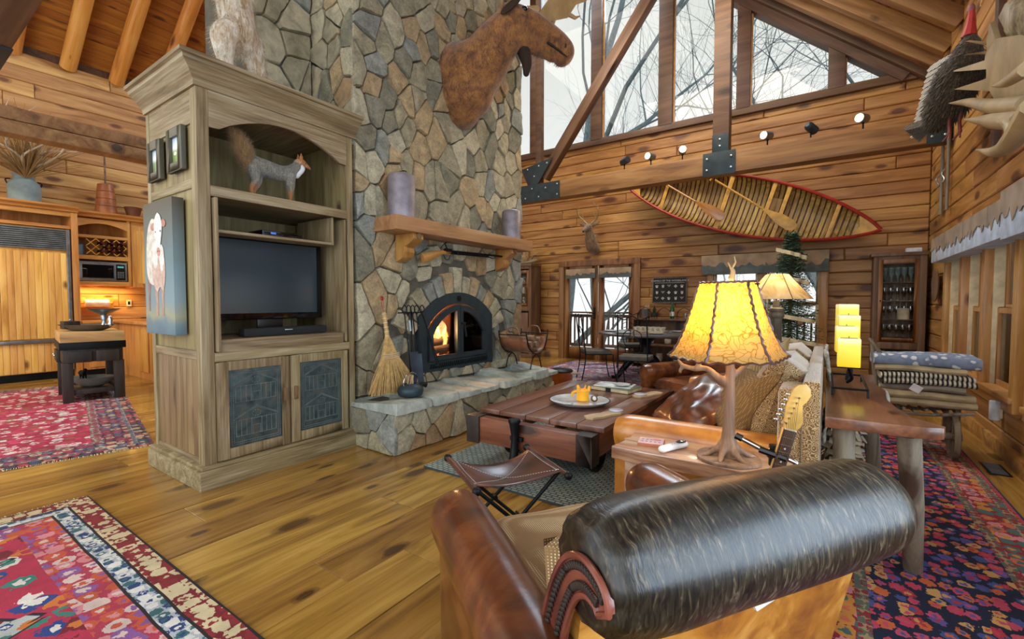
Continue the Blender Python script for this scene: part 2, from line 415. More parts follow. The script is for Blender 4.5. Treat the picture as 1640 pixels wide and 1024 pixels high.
def stone(poly, o, u, w, nrm, d, rnd, parent, mat='stone', name='stone', back=0):
    """one rough faced stone from its outline"""
    k = len(poly); cx = sum(p[0] for p in poly)/k; cy = sum(p[1] for p in poly)/k; pts = []
    for i in range(k):
        p, q = poly[i], poly[(i+1) % k]; l = sqrt((p[0]-q[0])**2+(p[1]-q[1])**2)
        if l < .008: continue
        m = max(1, int(l/.07)+1)
        for j in range(m):
            t = j/m; jx = rnd.uniform(-.005, .005) if j else 0; f = .985 if j == 0 else 1.0
            x, y = lerp(p[0], q[0], t)+jx, lerp(p[1], q[1], t)+(rnd.uniform(-.005, .005) if j else 0)
            pts.append(((x-cx)*f, (y-cy)*f))
    if len(pts) < 3: return None
    k = len(pts); mb = MB(); vs = []; tx, ty = rnd.uniform(-.12, .12), rnd.uniform(-.12, .12)
    for s_, z in ((1, -back), (.995, d*.66), (.95, d*.96), (.5, d*1.03)):
        for (x, y) in pts:
            jz = rnd.uniform(-.004, .004) if z > 0 else 0
            vs.append((x*s_, y*s_, z + jz + (tx*x+ty*y if z > d*.7 else 0)))
    vs.append((0, 0, d*1.05+rnd.uniform(-.004, .006)))
    fs = []
    for r_ in range(3):
        for i in range(k): fs.append((r_*k+i, r_*k+(i+1) % k, (r_+1)*k+(i+1) % k, (r_+1)*k+i))
    for i in range(k): fs.append((3*k+i, 3*k+(i+1) % k, 4*k))
    mb.add(vs, fs); u, w, nrm = V(u), V(w), V(nrm)
    mt = Matrix((u, w, nrm)).transposed()
    if mt.determinant() < 0:
        mb.xf(mt); return (mb, V(o)+u*cx+w*cy, None, mat, name, parent)
    return (mb, V(o)+u*cx+w*cy, mt.to_euler(), mat, name, parent)
def place(st, smooth=35):
    if not st: return
    mb, loc, rot, mat, name, parent = st
    return mb.build(name, mat, parent, smooth, loc=loc, rot=rot)
def fur(src, name, mat, parent, n, length, down=.6, wid=.0022, keep=None, seed=3, dirf=None):
    """short hair blades standing on a baked mesh, joined into one part"""
    rnd = random.Random(seed); me = src.data; mw = src.matrix_basis
    ps = [p for p in me.polygons if not keep or keep(mw @ p.center)]
    if not ps: return
    wts = [p.area for p in ps]; mb = MB()
    for p in rnd.choices(ps, wts, k=n):
        vs = [me.vertices[i].co for i in p.vertices]; a = [rnd.random() for _ in vs]; s = sum(a)
        c = sum((v*(t/s) for v, t in zip(vs, a)), V((0,0,0))); c = mw @ c; nn = (mw.to_3x3() @ p.normal).normalized()
        dd = dirf(c) if dirf else V((0, 0, -down))
        d = (nn*.5 + V(dd) + V((rnd.gauss(0, .15), rnd.gauss(0, .15), rnd.gauss(0, .15)))).normalized()
        sd = d.cross(nn)
        if sd.length < .01: sd = d.orthogonal()
        sd.normalize(); l = length*rnd.uniform(.6, 1.2)
        mb.add([c-sd*wid, c+sd*wid, c+d*l], [(0, 1, 2)])
    o = mb.build(name, mat, parent); o['kind'] = 'stuff'; return o
# ================================================================ SETTING
def stone_mat():
    m, n, b = pnode('field_stone')
    v, rnd = coords(n, (1, 1, 1))
    base = ramp(n, [(0, hexc('8a8672')), (.14, hexc('a39a80')), (.3, hexc('b8ae92')), (.46, hexc('a69c80')), (.6, hexc('b8a07a')), (.72, hexc('94968c')), (.84, hexc('c2b89c')), (.95, hexc('a88a66'))], 'CONSTANT')
    n.links.new(rnd, base.inputs[0])
    f = noi(n, v, 9, 6, .65, .5); f2 = noi(n, v, 55, 4, .7)
    r1 = ramp(n, [(.3, (.5, .5, .48)), (.5, (.85, .85, .83)), (.72, (1.2, 1.17, 1.1))]); n.links.new(f, r1.inputs[0])
    c = mixc(n, 1, base.outputs[0], r1.outputs[0], 'MULTIPLY')
    r2 = ramp(n, [(.35, (.6, .6, .6)), (.6, (1.1, 1.1, 1.1))]); n.links.new(f2, r2.inputs[0])
    c = mixc(n, .7, c, r2.outputs[0], 'MULTIPLY')
    n.links.new(c, b.inputs['Base Color']); b.inputs['Roughness'].default_value = .75
    bump(n, b, mth(n, 'ADD', f, mth(n, 'MULTIPLY', f2, .5)), .55, .02)
    return m
M['stone'] = stone_mat()
def hearth_mat():
    m, n, b = pnode('hearth_flagstone'); v, rnd = coords(n, (1, 1, 1)); f = noi(n, v, 7, 6, .65, .4); f2 = noi(n, v, 60, 3)
    r = ramp(n, [(.3, hexc('848a80')), (.5, hexc('a8aea4')), (.72, hexc('c8ccc0'))]); n.links.new(f, r.inputs[0]); n.links.new(r.outputs[0], b.inputs['Base Color']); b.inputs['Roughness'].default_value = .6
    bump(n, b, mth(n, 'ADD', f, mth(n, 'MULTIPLY', f2, .4)), .5, .02); return m
M['hearth'] = hearth_mat()
def glass_mat():
    m, n, b = pnode('window_glass'); n.nodes.remove(b); out = n.nodes['Material Output']
    t = N(n, 'ShaderNodeBsdfTransparent'); g = N(n, 'ShaderNodeBsdfGlossy'); g.inputs['Roughness'].default_value = .02
    fr = N(n, 'ShaderNodeFresnel'); fr.inputs['IOR'].default_value = 1.35; mx = N(n, 'ShaderNodeMixShader')
    n.links.new(fr.outputs[0], mx.inputs[0]); n.links.new(t.outputs[0], mx.inputs[1]); n.links.new(g.outputs[0], mx.inputs[2])
    n.links.new(mx.outputs[0], out.inputs[0]); return m
M['glass'] = glass_mat()

XR, YB, XL = 1.19, 8.95, -10.85      # right wall, back wall, kitchen wall
ZE = 4.42; SL = .856                 # roof underside at the right wall, slope
def roofz(x): return ZE + SL*(XR-x)
XRIDGE = -4.9; ZRIDGE = roofz(XRIDGE)
# floor
fl = holder('floor')
MB().box(XL-.3, XR+.3, -1.6, YB+.3, -.12, -.022).build('subfloor', 'gapdark', fl)
planks(fl, 'floor', (XR-.02, -1.4, -.022), (0, 1, 0), (-1, 0, 0), (0, 0, 1), YB+1.4, XR-XL, .29, th=.022, seg=(2.6, 5.2), gap=.003, name='floorboard', seed=5, ch=.0012)
# back wall: planks with door, window and gable openings
wb = holder('wall_back')
def rx(x): return x-XL
DX0, DX1, DZ = -4.80, -3.16, 2.02
WX0, WX1, WZ0, WZ1 = -1.72, -.12, .55, 1.95
GX = [(-5.36, -4.13), (-3.89, -2.75), (-2.47, -1.8), (-1.74, -1.4)]
GZ = 4.58
holes = [(rx(DX0), rx(DX1), 0, DZ), (rx(WX0), rx(WX1), WZ0, WZ1), (rx(-9.6), rx(.98), GZ, 12)]
topclip = [(SL, 1, ZE+.12 + SL*rx(XR)), (-SL, 1, ZE + .12 + SL*(rx(XR)) - 2*SL*rx(XRIDGE))]
planks(wb, 'logwall', (XL, YB+.03, 0), (1, 0, 0), (0, 0, 1), (0, -1, 0), XR-XL, 5.0, .19, th=.03, gap=.007, holes=holes, clips=topclip, seg=(1.8, 4.2), seed=11, ch=.012)
for r_ in rects_minus((0, rx(XR)+.2, -.1, 5.0), holes):
    MB().box(XL+r_[0], XL+r_[1], YB+.035, YB+.16, r_[2], r_[3]).build('backing', 'darkbeam', wb)
# right wall
wr = holder('wall_right')
RW = [(4.93, 7.42, .52, 1.95)]; SIDE = (-1.4, YB)
planks(wr, 'logwall', (XR+.03, -1.4, 0), (0, 1, 0), (0, 0, 1), (-1, 0, 0), YB+1.4, 4.62, .20, th=.03, gap=.007,
       holes=[(6.33, 8.82, .52, 1.95), (1.0, 5.9, .52, 2.2), (1.6, 5.8, 2.7, 4.3)], seg=(2, 4.5), seed=12, ch=.012)
for r_ in rects_minus((0, YB+1.5, -.1, 4.7), [(6.33, 8.82, .52, 1.95), (1.0, 5.9, .52, 2.2), (1.6, 5.8, 2.7, 4.3)]):
    MB().box(XR+.035, XR+.16, r_[0]-1.4, r_[1]-1.4, r_[2], r_[3]).build('backing', 'darkbeam', wr)
# kitchen wall
wl = holder('wall_left')
planks(wl, 'logwall_k', (XL-.03, -1.4, 0), (0, 1, 0), (0, 0, 1), (1, 0, 0), YB+1.4, 5.3, .23, th=.03, gap=.007, seg=(2, 4.5), seed=13, ch=.012)
MB().box(XL-.2, XL-.035, -1.4, YB, -.1, 5.5).build('backing', 'darkbeam', wl)
# ceiling boards, both slopes; local x runs along the room
ce = holder('ceiling'); LR = sqrt(1+SL*SL); du = V((-1, 0, SL)).normalized(); LEN = (XR-XRIDGE)*LR + .1
planks(ce, 'ceil', (XR+.15, -1.4, ZE+.14), (0, 1, 0), du, V((-SL, 0, -1)).normalized(), YB+1.4, LEN, .14, th=.02, seg=(6, 9), seed=14, ch=.008, name='ceiling_board')
ZEL = 5.28; SLL = (ZRIDGE-ZEL)/(XRIDGE-XL); dl = V((1, 0, SLL)).normalized(); LENL = (XRIDGE-XL)*sqrt(1+SLL*SLL)+.1
planks(ce, 'ceil', (XL-.1, -1.4, ZEL+.12), (0, 1, 0), dl, V((SLL, 0, -1)).normalized(), YB+1.4, LENL, .14, th=.02, seg=(6, 9), seed=15, ch=.008, name='ceiling_board')
for o_, d_, l_, nn in (((XR+.2, 0, ZE+.16), du, LEN, V((SL, 0, 1))), ((XL-.15, 0, ZEL+.14), dl, LENL, V((-SLL, 0, 1)))):
    n_ = nn.normalized(); a = V(o_); b = a + d_*l_
    MB().add([(a.x, -1.4, a.z), (a.x, YB+.2, a.z), (b.x, YB+.2, b.z), (b.x, -1.4, b.z)] + [tuple(V(p)+n_*.08) for p in ((a.x, -1.4, a.z), (a.x, YB+.2, a.z), (b.x, YB+.2, b.z), (b.x, -1.4, b.z))],
             [(0,1,2,3), (7,6,5,4), (0,4,5,1), (1,5,6,2), (2,6,7,3), (3,7,4,0)]).build('roof_deck', 'darkbeam', ce)
# rafters: square on the right, round logs over the kitchen
for i, y in enumerate((8.80, 8.42, 7.95, 7.3, 6.65, 6.0, 5.3, 4.6, 3.9, 3.2, 2.4)):
    a = V((XR, y, roofz(XR)+.02)); b = V((XRIDGE, y, ZRIDGE+.02)); d = (b-a).normalized(); l = (b-a).length
    mb = MB(); w_ = .07; n_ = d.cross(V((0,1,0))).normalized()
    mb.box(-l/2, l/2, -w_, w_, -.1, .1)
    q = Matrix((d, V((0,1,0)), d.cross(V((0,1,0))))).transposed().to_euler()
    mb.build('rafter', 'beam' if i else 'darkbeam', ce, bevel=.008, loc=(a+b)/2, rot=q)
for y in (-.35, .3, .95, 1.62, 2.28, 2.93, 3.58, 4.25):
    a = V((XL, y, ZEL+.0)); b = V((XRIDGE, y, ZRIDGE-.02)); d = (b-a).normalized(); l = (b-a).length
    mb = MB().tube([(-l/2, 0, 0), (-l/6, .01, 0), (l/6, -.01, 0), (l/2, 0, 0)], [.115, .11, .105, .1], 14)
    q = Matrix((d, V((0,1,0)), d.cross(V((0,1,0))))).transposed().to_euler()
    mb.build('log_rafter', 'log', ce, 60, loc=(a+b)/2, rot=q)
# gable window frame: sill, posts, rake beams
g = holder('window_1')
B('sill', 'darkbeam', -9.6, 1.0, YB-.09, YB+.1, GZ-.1, GZ+.02, g)
for x0, x1 in ((-5.62, -5.37), (-4.13, -3.9), (-2.74, -2.48), (-1.39, -1.18), (-.08, .14), (-6.9, -6.66)):
    h = roofz((x0+x1)/2)+.1 if x1 > XRIDGE else 9.6
    B('post', 'darkbeam', x0, x1, YB-.1, YB+.1, GZ, min(h, 9.7), g)
mb = MB(); a = V((.95, 0, roofz(.95)-.14)); b = V((XRIDGE, 0, ZRIDGE-.14)); d = (b-a); l = d.length; d.normalize()
mb.box(-l/2, l/2, -.125, .115, -.16, .2)
mb.build('rake_board', 'darkbeam', g, loc=((a.x+b.x)/2, YB, (a.z+b.z)/2+.13), rot=Matrix((d, V((0,1,0)), d.cross(V((0,1,0))))).transposed().to_euler())
B('pane', 'glass', -9.5, -5.6, YB+.02, YB+.028, GZ, 6.5, g, bevel=None)
for x0, x1 in ((-5.37, -4.13), (-3.9, -2.74), (-2.48, -1.39), (-1.18, -.08), (.14, .8)):
    pl = [(x0, GZ), (x1, GZ), (x1, roofz(x1)-.0), (x0, roofz(x0)-.0)]
    MB().prism(pl, (0, YB+.02, 0), (1,0,0), (0,0,1), (0, .008, 0)).build('pane', 'glass', g)
    MB().prism([(x0, GZ+.02), (x0+.025, GZ+.02), (x0+.025, roofz(x0)-.1), (x0, roofz(x0)-.1)], (0, YB-.02, 0), (1,0,0), (0,0,1), (0, .04, 0)).build('stop', 'trim', g)
# baseboards
bb = holder('baseboard_right'); B('board', 'logwall', XR-.03, XR, 5.0, YB, .0, .12, bb); B('board', 'logwall', XR-.05, XR, -1.4, 5.0, 0, .13, bb)
bb = holder('baseboard_back'); B('board', 'logwall', -3.05, 1.15, YB-.03, YB, 0, .12, bb); B('board', 'logwall', XL, -4.9, YB-.03, YB, 0, .12, bb)
# french door
dr = holder('door_1')
for x0, x1 in ((DX0-.09, DX0+.03), (DX1-.03, DX1+.09)): B('casing', 'trimz' if 0 else 'door', x0, x1, YB-.05, YB+.02, 0, DZ+.1, dr)
B('head_casing', 'door', DX0-.09, DX1+.09, YB-.055, YB+.02, DZ-.02, DZ+.1, dr)
xm = (DX0+DX1)/2
for x0, x1, hs in ((DX0+.03, xm-.01, 1), (xm+.01, DX1-.03, 0)):
    leaf = MB()
    for a in ((x0, x0+.12, .0, DZ-.02), (x1-.12, x1, .0, DZ-.02), (x0+.12, x1-.12, 0, .27), (x0+.12, x1-.12, DZ-.2, DZ-.02)):
        leaf.box(a[0], a[1], YB-.01, YB+.035, a[2], a[3])
    lf = leaf.build('door_leaf', 'door', dr, bevel=.004)
    B('pane', 'glass', x0+.12, x1-.12, YB+.01, YB+.016, .27, DZ-.2, lf, bevel=None)
    if hs:
        MB().box(x1-.08, x1-.04, YB-.03, YB-.01, .88, 1.12).tube([(x1-.06, YB-.03, 1.0), (x1-.06, YB-.08, 1.0), (x1-.16, YB-.085, 1.0)], .01).build('door_handle', 'iron', lf, 40)
# back window with three lights
w2 = holder('window_2')
for x0, x1 in ((WX0-.1, WX0), (WX1, WX1+.12)): B('casing', 'trimz', x0, x1, YB-.06, YB+.02, WZ0-.1, WZ1+.1, w2)
B('head', 'trim', WX0-.1, WX1+.12, YB-.06, YB+.02, WZ1, WZ1+.1, w2); B('sill', 'trim', WX0-.14, WX1+.16, YB-.12, YB+.1, WZ0-.06, WZ0, w2)
for x0, x1 in ((WX0, -1.0), (-.86, WX1)):
    B('jamb', 'trimz', x1-.01 if x1 < -.5 else x0-.01, x1+.07 if x1 < -.5 else x0-.07, YB-.03, YB+.1, WZ0, WZ1, w2)
    for z0, z1 in ((WZ0, 1.22), (1.2, WZ1)):
        f = MB()
        for a in ((x0, x0+.045, z0, z1), (x1-.045, x1, z0, z1), (x0+.045, x1-.045, z0, z0+.05), (x0+.045, x1-.045, z1-.045, z1)): f.box(a[0], a[1], YB+.02, YB+.06, a[2], a[3])
        fo = f.build('sash', 'cream', w2, bevel=.003); B('pane', 'glass', x0+.045, x1-.045, YB+.035, YB+.041, z0+.05, z1-.045, fo, bevel=None)
# right wall windows: one bank of three double hung lights
w3 = holder('window_3'); y0, y1, z0, z1 = 4.93, 7.42, .52, 1.95
B('casing', 'trimz', XR-.05, XR+.03, y1, y1+.11, z0-.1, z1+.12, w3); B('casing', 'trimz', XR-.06, XR+.03, y0-.11, y0, z0-.1, z1+.12, w3)
B('head', 'trimz', XR-.05, XR+.03, y0-.1, y1+.1, z1, z1+.1, w3)
MB().box(-1.33, 1.33, -.07, .09, -.02, .02).box(-1.28, 1.28, -.01, .03, -.13, -.02).build('sill', 'trim', w3, bevel=.004, loc=(XR-.01, (y0+y1)/2, z0-.01), rot=(0, 0, R(-90)))
for k in (1, 2):
    yy = y0+(y1-y0)*k/3; B('mullion', 'trimz', XR-.06, XR+.12, yy-.05, yy+.05, z0, z1, w3)
for k in range(3):
    a, b = y0+(y1-y0)*k/3+(.05 if k else .0), y0+(y1-y0)*(k+1)/3-(.05 if k < 2 else 0)
    for za, zb, xo in ((z0, 1.2, .03), (1.17, z1, .07)):
        f = MB()
        for q in ((a, a+.05, za, zb), (b-.05, b, za, zb), (a+.05, b-.05, za, za+.055), (a+.05, b-.05, zb-.05, zb)): f.box(XR+xo, XR+xo+.035, q[0], q[1], q[2], q[3])
        fo = f.build('sash', 'trimz', w3, bevel=.003); B('pane', 'glass', XR+xo+.014, XR+xo+.02, a+.05, b-.05, za+.055, zb-.05, fo, bevel=None)
    B('jamb_lining', 'cream', XR+.0, XR+.14, b-.012, b+.004, z0, z1, w3)
# second bank beyond the frame's right edge
w4 = holder('window_4')
B('casing', 'trimz', XR-.06, XR+.03, 4.5, 4.62, .42, 2.32, w4); B('casing', 'trimz', XR-.05, XR+.03, -.5, -.4, .42, 2.3, w4)
B('sill', 'trim', XR-.08, XR+.08, -.5, 4.6, .48, .52, w4)
for yy in (.8, 2.05, 3.3): B('mullion', 'trimz', XR-.06, XR+.12, yy-.05, yy+.05, .52, 2.2, w4)
B('pane', 'glass', XR+.05, XR+.056, -.4, 4.5, .52, 2.2, w4, bevel=None)

# ================================================================ OUTSIDE
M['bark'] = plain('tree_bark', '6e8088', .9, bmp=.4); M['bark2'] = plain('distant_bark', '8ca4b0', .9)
M['deck'] = wood('deck_boards', '5e4634', '86684e', 'a08266', .2, .7, 0, 1, .1, .3)
M['ground'] = plain('leaf_litter', '8e8a78', 1, ns=2)
gr = tag(struct(MB().grid(lambda a, b: V((-60+a*110, YB+.5+b*80, -3.2 - b*6 + .8*noise.noise(V((a*9, b*9, 0))))), 24, 24).build('ground', 'ground')), None, None)
dk = thing('deck', 'wooden deck with a slatted railing outside the french door', 'deck', (0, 0, 0))
for i in range(12): B('deck_board', 'deck', -8, 1.6, YB+.2+i*.2, YB+.39+i*.2, -.1, -.06, dk, bevel=.003)
B('top_rail', 'deck', -8, 1.6, YB+2.42, YB+2.56, .93, .97, dk); B('under_rail', 'deck', -8, 1.6, YB+2.46, YB+2.52, .82, .9, dk); B('bottom_rail', 'deck', -8, 1.6, YB+2.46, YB+2.52, .02, .1, dk)
mbal = MB().box(-.019, .019, -.019, .019, -.37, .37).build('baluster', 'deck', dk, loc=(-7.9, YB+2.49, .46))
for i in range(1, 76):
    o = mbal.copy(); COL.objects.link(o); o.location.x = -7.9 + i*.125
for x in (-6.6, -4.95, -3.2, -1.4, .4): B('post', 'deck', x-.05, x+.05, YB+2.44, YB+2.54, -.1, .96, dk)
dr2 = thing('side_deck', 'covered side porch with dark posts outside the right windows', 'porch', (0, 0, 0))
B('deck_floor', 'deck', XR+.45, XR+3.2, -1, YB-.1, -.15, -.05, dr2)
for y in (2.2, 3.7, 5.2, 6.6, 8.0): B('porch_post', 'deck', XR+2.0, XR+2.14, y-.07, y+.07, -.05, 2.6, dr2)
B('porch_rail', 'deck', XR+2.0, XR+2.1, -1, YB-.2, .85, .95, dr2)
for i in range(28): B('baluster', 'deck', XR+2.03, XR+2.07, 3+i*.2-.02, 3.02+i*.2, .05, .85, dr2, bevel=None)
def tree(x, y, h, lean, seed, r0, label, mat='bark', depth=5, zb=-3.5, up=.35, first=.35):
    rnd = random.Random(seed); mb = MB()
    def br(p, d, l, r, k):
        pts = [p]; rr = [r]; n = 4 if k > 1 else 3
        for i in range(n):
            d = (d + V((rnd.gauss(0, .16), rnd.gauss(0, .16), up*.12+rnd.gauss(0, .08)))).normalized()
            if p.y+d.y*l/n+y < YB+2.8: d.y = abs(d.y)+.2
            p = p + d*(l/n); pts.append(p); rr.append(r*(1-.42*(i+1)/n))
        mb.tube(pts, rr, 6 if k > 2 else 3, cap=False)
        if k <= 0: return
        for i in range(3 if k > 1 else 2):
            q = pts[rnd.randint(1, n)]; a = d.orthogonal().normalized(); a.rotate(Quaternion(d, rnd.uniform(0, 2*pi)))
            nd = (d + a*rnd.uniform(.5, 1.15)).normalized()
            br(q, nd, l*rnd.uniform(.55, .8), rr[-1]*rnd.uniform(.55, .8), k-1)
        br(p, d, l*.72, rr[-1]*.9, k-1)
    br(V((0, 0, 0)), V(lean).normalized(), h*first, r0, depth)
    o = mb.build('bare_tree', mat, smooth=True, loc=(x, y, zb)); tag(o, label, 'tree', 'bare trees outside')
tree(-6.3, 13.2, 15, (.06, .1, 1), 3, .2, 'bare tree with a forked trunk showing through the left french door pane', depth=3)
tree(-5.1, 13.5, 14, (-.04, .1, 1), 11, .12, 'slender straight bare trunk showing through the right french door pane', depth=2)
tree(-8.3, 14, 30, (.02, 0, 1), 21, .30, 'tall bare tree whose limbs fill the leftmost gable pane beside the moose', depth=5)
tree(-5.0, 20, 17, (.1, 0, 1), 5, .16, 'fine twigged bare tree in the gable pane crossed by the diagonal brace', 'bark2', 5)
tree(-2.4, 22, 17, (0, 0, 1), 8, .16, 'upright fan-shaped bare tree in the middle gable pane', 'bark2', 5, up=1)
tree(1.6, 15, 17, (-.05, 0, 1), 17, .24, 'crooked bare tree filling the gable pane right of the king post', depth=5)
tree(2.6, 14, 14, (-.1, 0, 1), 9, .2, 'bare tree behind the small triangular gable pane', depth=4)
tree(5.5, 9.5, 12, (0, 0, 1), 4, .2, 'bare tree beyond the side porch', depth=4)
# ================================================================ STONE FIREPLACE
FX = -3.44                                       # core face; stones stand about 4 cm proud
fp = thing('stone_fireplace', 'tall fieldstone chimney and fireplace with a raised stone hearth', 'fireplace', (0, 0, 0))
CY0, CY1 = 2.53, 5.14; CTOP = 9.3
MB().box(-4.9, FX, CY0+.03, 3.33, 0, CTOP).box(-4.9, FX, 4.35, CY1-.02, 0, CTOP).box(-4.9, -3.88, 3.33, 4.35, 0, CTOP).box(-3.88, FX, 3.33, 4.35, 0, .6).box(-3.88, FX, 3.33, 4.35, 1.26, CTOP).box(-4.9, -4.02, 2.0, CY0+.05, 2.84, CTOP).build('mortar_core', 'mortar', fp)
rnd = random.Random(21); ST = []
ac = (3.84, .60); ri = .69; ro = .98               # arch centre (y, z), inner and outer radius
def in_arch(y, z, g=0):
    return (abs(y-ac[0]) < ri-.07+g and z < 1.10) or ((y-ac[0])**2 + (z-ac[1])**2 < (ro+g-.0)**2 and z > 1.05)
ghost = []
for i in range(15):
    t = pi*(.12+.76*i/14); ghost.append((ac[0]+cos(t)*(ro-.05), ac[1]+sin(t)*(ro-.05)))
for i in range(5): ghost += [(ac[0]-ri+.0, .45+i*.12), (ac[0]+ri-.0, .45+i*.12)]
cells = voronoi(CY0, CY1, .40, 5.0, .205, .009, 33, 1.3, ghost, lambda y, z: not in_arch(y, z, .05))
for c in cells: ST.append(stone(c, (FX, 0, 0), (0,1,0), (0,0,1), (1,0,0), rnd.uniform(.03, .06), rnd, fp))
# voussoirs
nv = 13
for i in range(nv):
    t0 = pi*(.14 + .72*i/nv)+.01; t1 = pi*(.14+.72*(i+1)/nv)-.01; r1 = ro+rnd.uniform(-.04, .04)
    if i == nv//2: r1 += .05
    q = [(ac[0]+cos(t)*r, ac[1]+sin(t)*r) for t, r in ((t0, ri+.03), (t0, r1), (t1, r1), (t1, ri+.03))]
    ST.append(stone(q, (FX, 0, 0), (0,1,0), (0,0,1), (1,0,0), .065, rnd, fp, name='arch_stone'))
side = []
for c in voronoi(2.6, 5.2, -4.02, FX+.03, .22, .011, 35, .8): side.append(stone([(p[1], p[0]) for p in c], (0, CY0+.03, 0), (1,0,0), (0,0,1), (0,-1,0), rnd.uniform(.03, .045), rnd, fp))
for c in voronoi(1.98, CY0-.02, 2.85, 5.2, .22, .011, 36, 1.3): side.append(stone(c, (-4.02, 0, 0), (0,1,0), (0,0,1), (1,0,0), rnd.uniform(.03, .05), rnd, fp))
for c in voronoi(-4.8, FX+.03, .1, 5.0, .26, .011, 38, 1.2): side.append(stone(c, (0, CY1-.02, 0), (1,0,0), (0,0,1), (0,1,0), rnd.uniform(.03, .045), rnd, fp))
# hearth
he = []
for c in voronoi(2.45, 5.02, 0, .35, .18, .010, 41, 1.0): he.append(stone(c, (-2.86, 0, 0), (0,1,0), (0,0,1), (1,0,0), rnd.uniform(.025, .04), rnd, fp))
for c in voronoi(FX, -2.83, 0, .35, .18, .010, 42, 1.1): he.append(stone(c, (0, 2.48, 0), (1,0,0), (0,0,1), (0,-1,0), rnd.uniform(.025, .04), rnd, fp))
MB().box(FX-.1, -2.86, 2.48, 5.0, 0, .36).build('hearth_core', 'mortar', fp)
M['mortar_l'] = plain('hearth_joint', '7d8480', .9, bmp=.5)
yy = 2.42; k = 0; hs = []
for L_ in (.42, .34, .36, .3, .33, .30, .33, .27):
    e = yy+L_; xo = -2.77+rnd.uniform(-.025, .03)
    poly = [(FX, yy+.01), (xo, yy+.008), (xo+.012, (yy+e)/2), (xo-.008, e-.008), (FX, e-.008)]
    if k == 0: poly[0] = (FX+.02, yy+.02)
    hs.append(stone(poly, (0, 0, .345), (1,0,0), (0,1,0), (0,0,1), .062+rnd.uniform(-.006, .006), rnd, fp, 'hearth', 'hearth_slab')); yy = e; k += 1
low = []
for c in voronoi(3.05, 4.95, .42, .53, .16, .012, 44, .7): low.append(stone(c, (FX, 0, 0), (0,1,0), (0,0,1), (1,0,0), .09, rnd, fp))
allst = [s for s in ST+hs+low+he+side if s]
for i, s in enumerate(allst[:300]): place(s)
rest = {}
mbs = MB(); mats_ = [M['stone']]
for s in allst[300:]:
    mb, loc, rot, mat, name, par = s
    mt = rot.to_matrix() if rot else Matrix.Identity(3)
    mbs.add([V(loc)+mt @ V(p) for p in mb.v], mb.f)
if mbs.v:
    def stone2():
        m, n, b = pnode('field_stone_mass'); g_ = N(n, 'ShaderNodeNewGeometry')
        base = ramp(n, [(0, hexc('8a8672')), (.14, hexc('a39a80')), (.3, hexc('b8ae92')), (.46, hexc('a69c80')), (.6, hexc('b8a07a')), (.72, hexc('94968c')), (.84, hexc('c2b89c')), (.95, hexc('a88a66'))], 'CONSTANT')
        n.links.new(g_.outputs['Random Per Island'], base.inputs[0]); v, _ = coords(n, (1,1,1), False)
        f = noi(n, v, 9, 6, .65, .5); r1 = ramp(n, [(.3, (.5, .5, .48)), (.5, (.85, .85, .83)), (.72, (1.2, 1.17, 1.1))]); n.links.new(f, r1.inputs[0])
        n.links.new(mixc(n, 1, base.outputs[0], r1.outputs[0], 'MULTIPLY'), b.inputs['Base Color']); b.inputs['Roughness'].default_value = .75
        bump(n, b, mth(n, 'ADD', f, noi(n, v, 55, 4, .7)), .5, .02); return m
    M['stone2'] = stone2(); o = mbs.build('stone', 'stone2', fp, 35); o['kind'] = 'stuff'
print('stones', len(allst), len(ST), len(he), len(side))
# mantel with two corbels
mt_ = thing('mantel_shelf', 'thick pine mantel beam on two carved corbels across the stone chimney', 'mantel', (-3.4, 3.8, 1.88))
B('shelf', 'mantel', -.02, .31, -1.08, 1.14, 0, .13, mt_, .008)
prof = [(0, 0), (.24, 0), (.25, -.05), (.2, -.09), (.12, -.12), (.13, -.17), (.1, -.22), (0, -.26)]
for y in (-.78, .80):
    mb = MB().prism(prof, (.02, y-.065, 0), (1,0,0), (0,0,1), (0, .13, 0)); mb.build('corbel', 'mantelz', mt_, bevel=.01)
    MB().lathe([(.03, 0), (.03, .006), (.018, .008)], (0,0,0), 14, mat=Matrix.Rotation(R(90), 3, 'Y')).build('peg', 'cupboard', mt_, 40, loc=(.15, y+.0, -.09) if 0 else (.272, y, -.025))
# long rifle under the mantel
rf = thing('rifle', 'antique long rifle with a wooden stock hung below the mantel', 'rifle', (-3.27, 3.2, 1.70))
mb = MB().tube([(0, 0, -.03), (0, .16, .02), (0, .28, .055), (0, .42, .065)], [.05, .04, .022, .02], 10, flat=1.9 if 0 else 1); mb.v = [(x*.5, y, z) for x, y, z in mb.v]
mb.build('stock', 'mantelz', rf, True)
MB().tube([(0, .3, .075), (0, 1.32, .095)], .012, 8).tube([(0, .4, .055), (0, 1.05, .07)], .011, 8).build('barrel', 'iron', rf, 40)
MB().box(-.02, .01, .33, .42, .05, .10).tube(curve([(0, .3, .03), (0, .33, -.015), (0, .38, -.01), (0, .4, .03)], 4), .004, 5).tube([(.0, .35, .1), (0, .32, .15), (0, .34, .16)], .008, 6).build('lock', 'iron', rf, 40)
for y in (.5, 1.15): MB().tube([(-.12, y, .1), (-.02, y, .06), (.02, y, .06), (.02, y, .09)], .006, 6).build('hanger', 'iron', rf, 40)
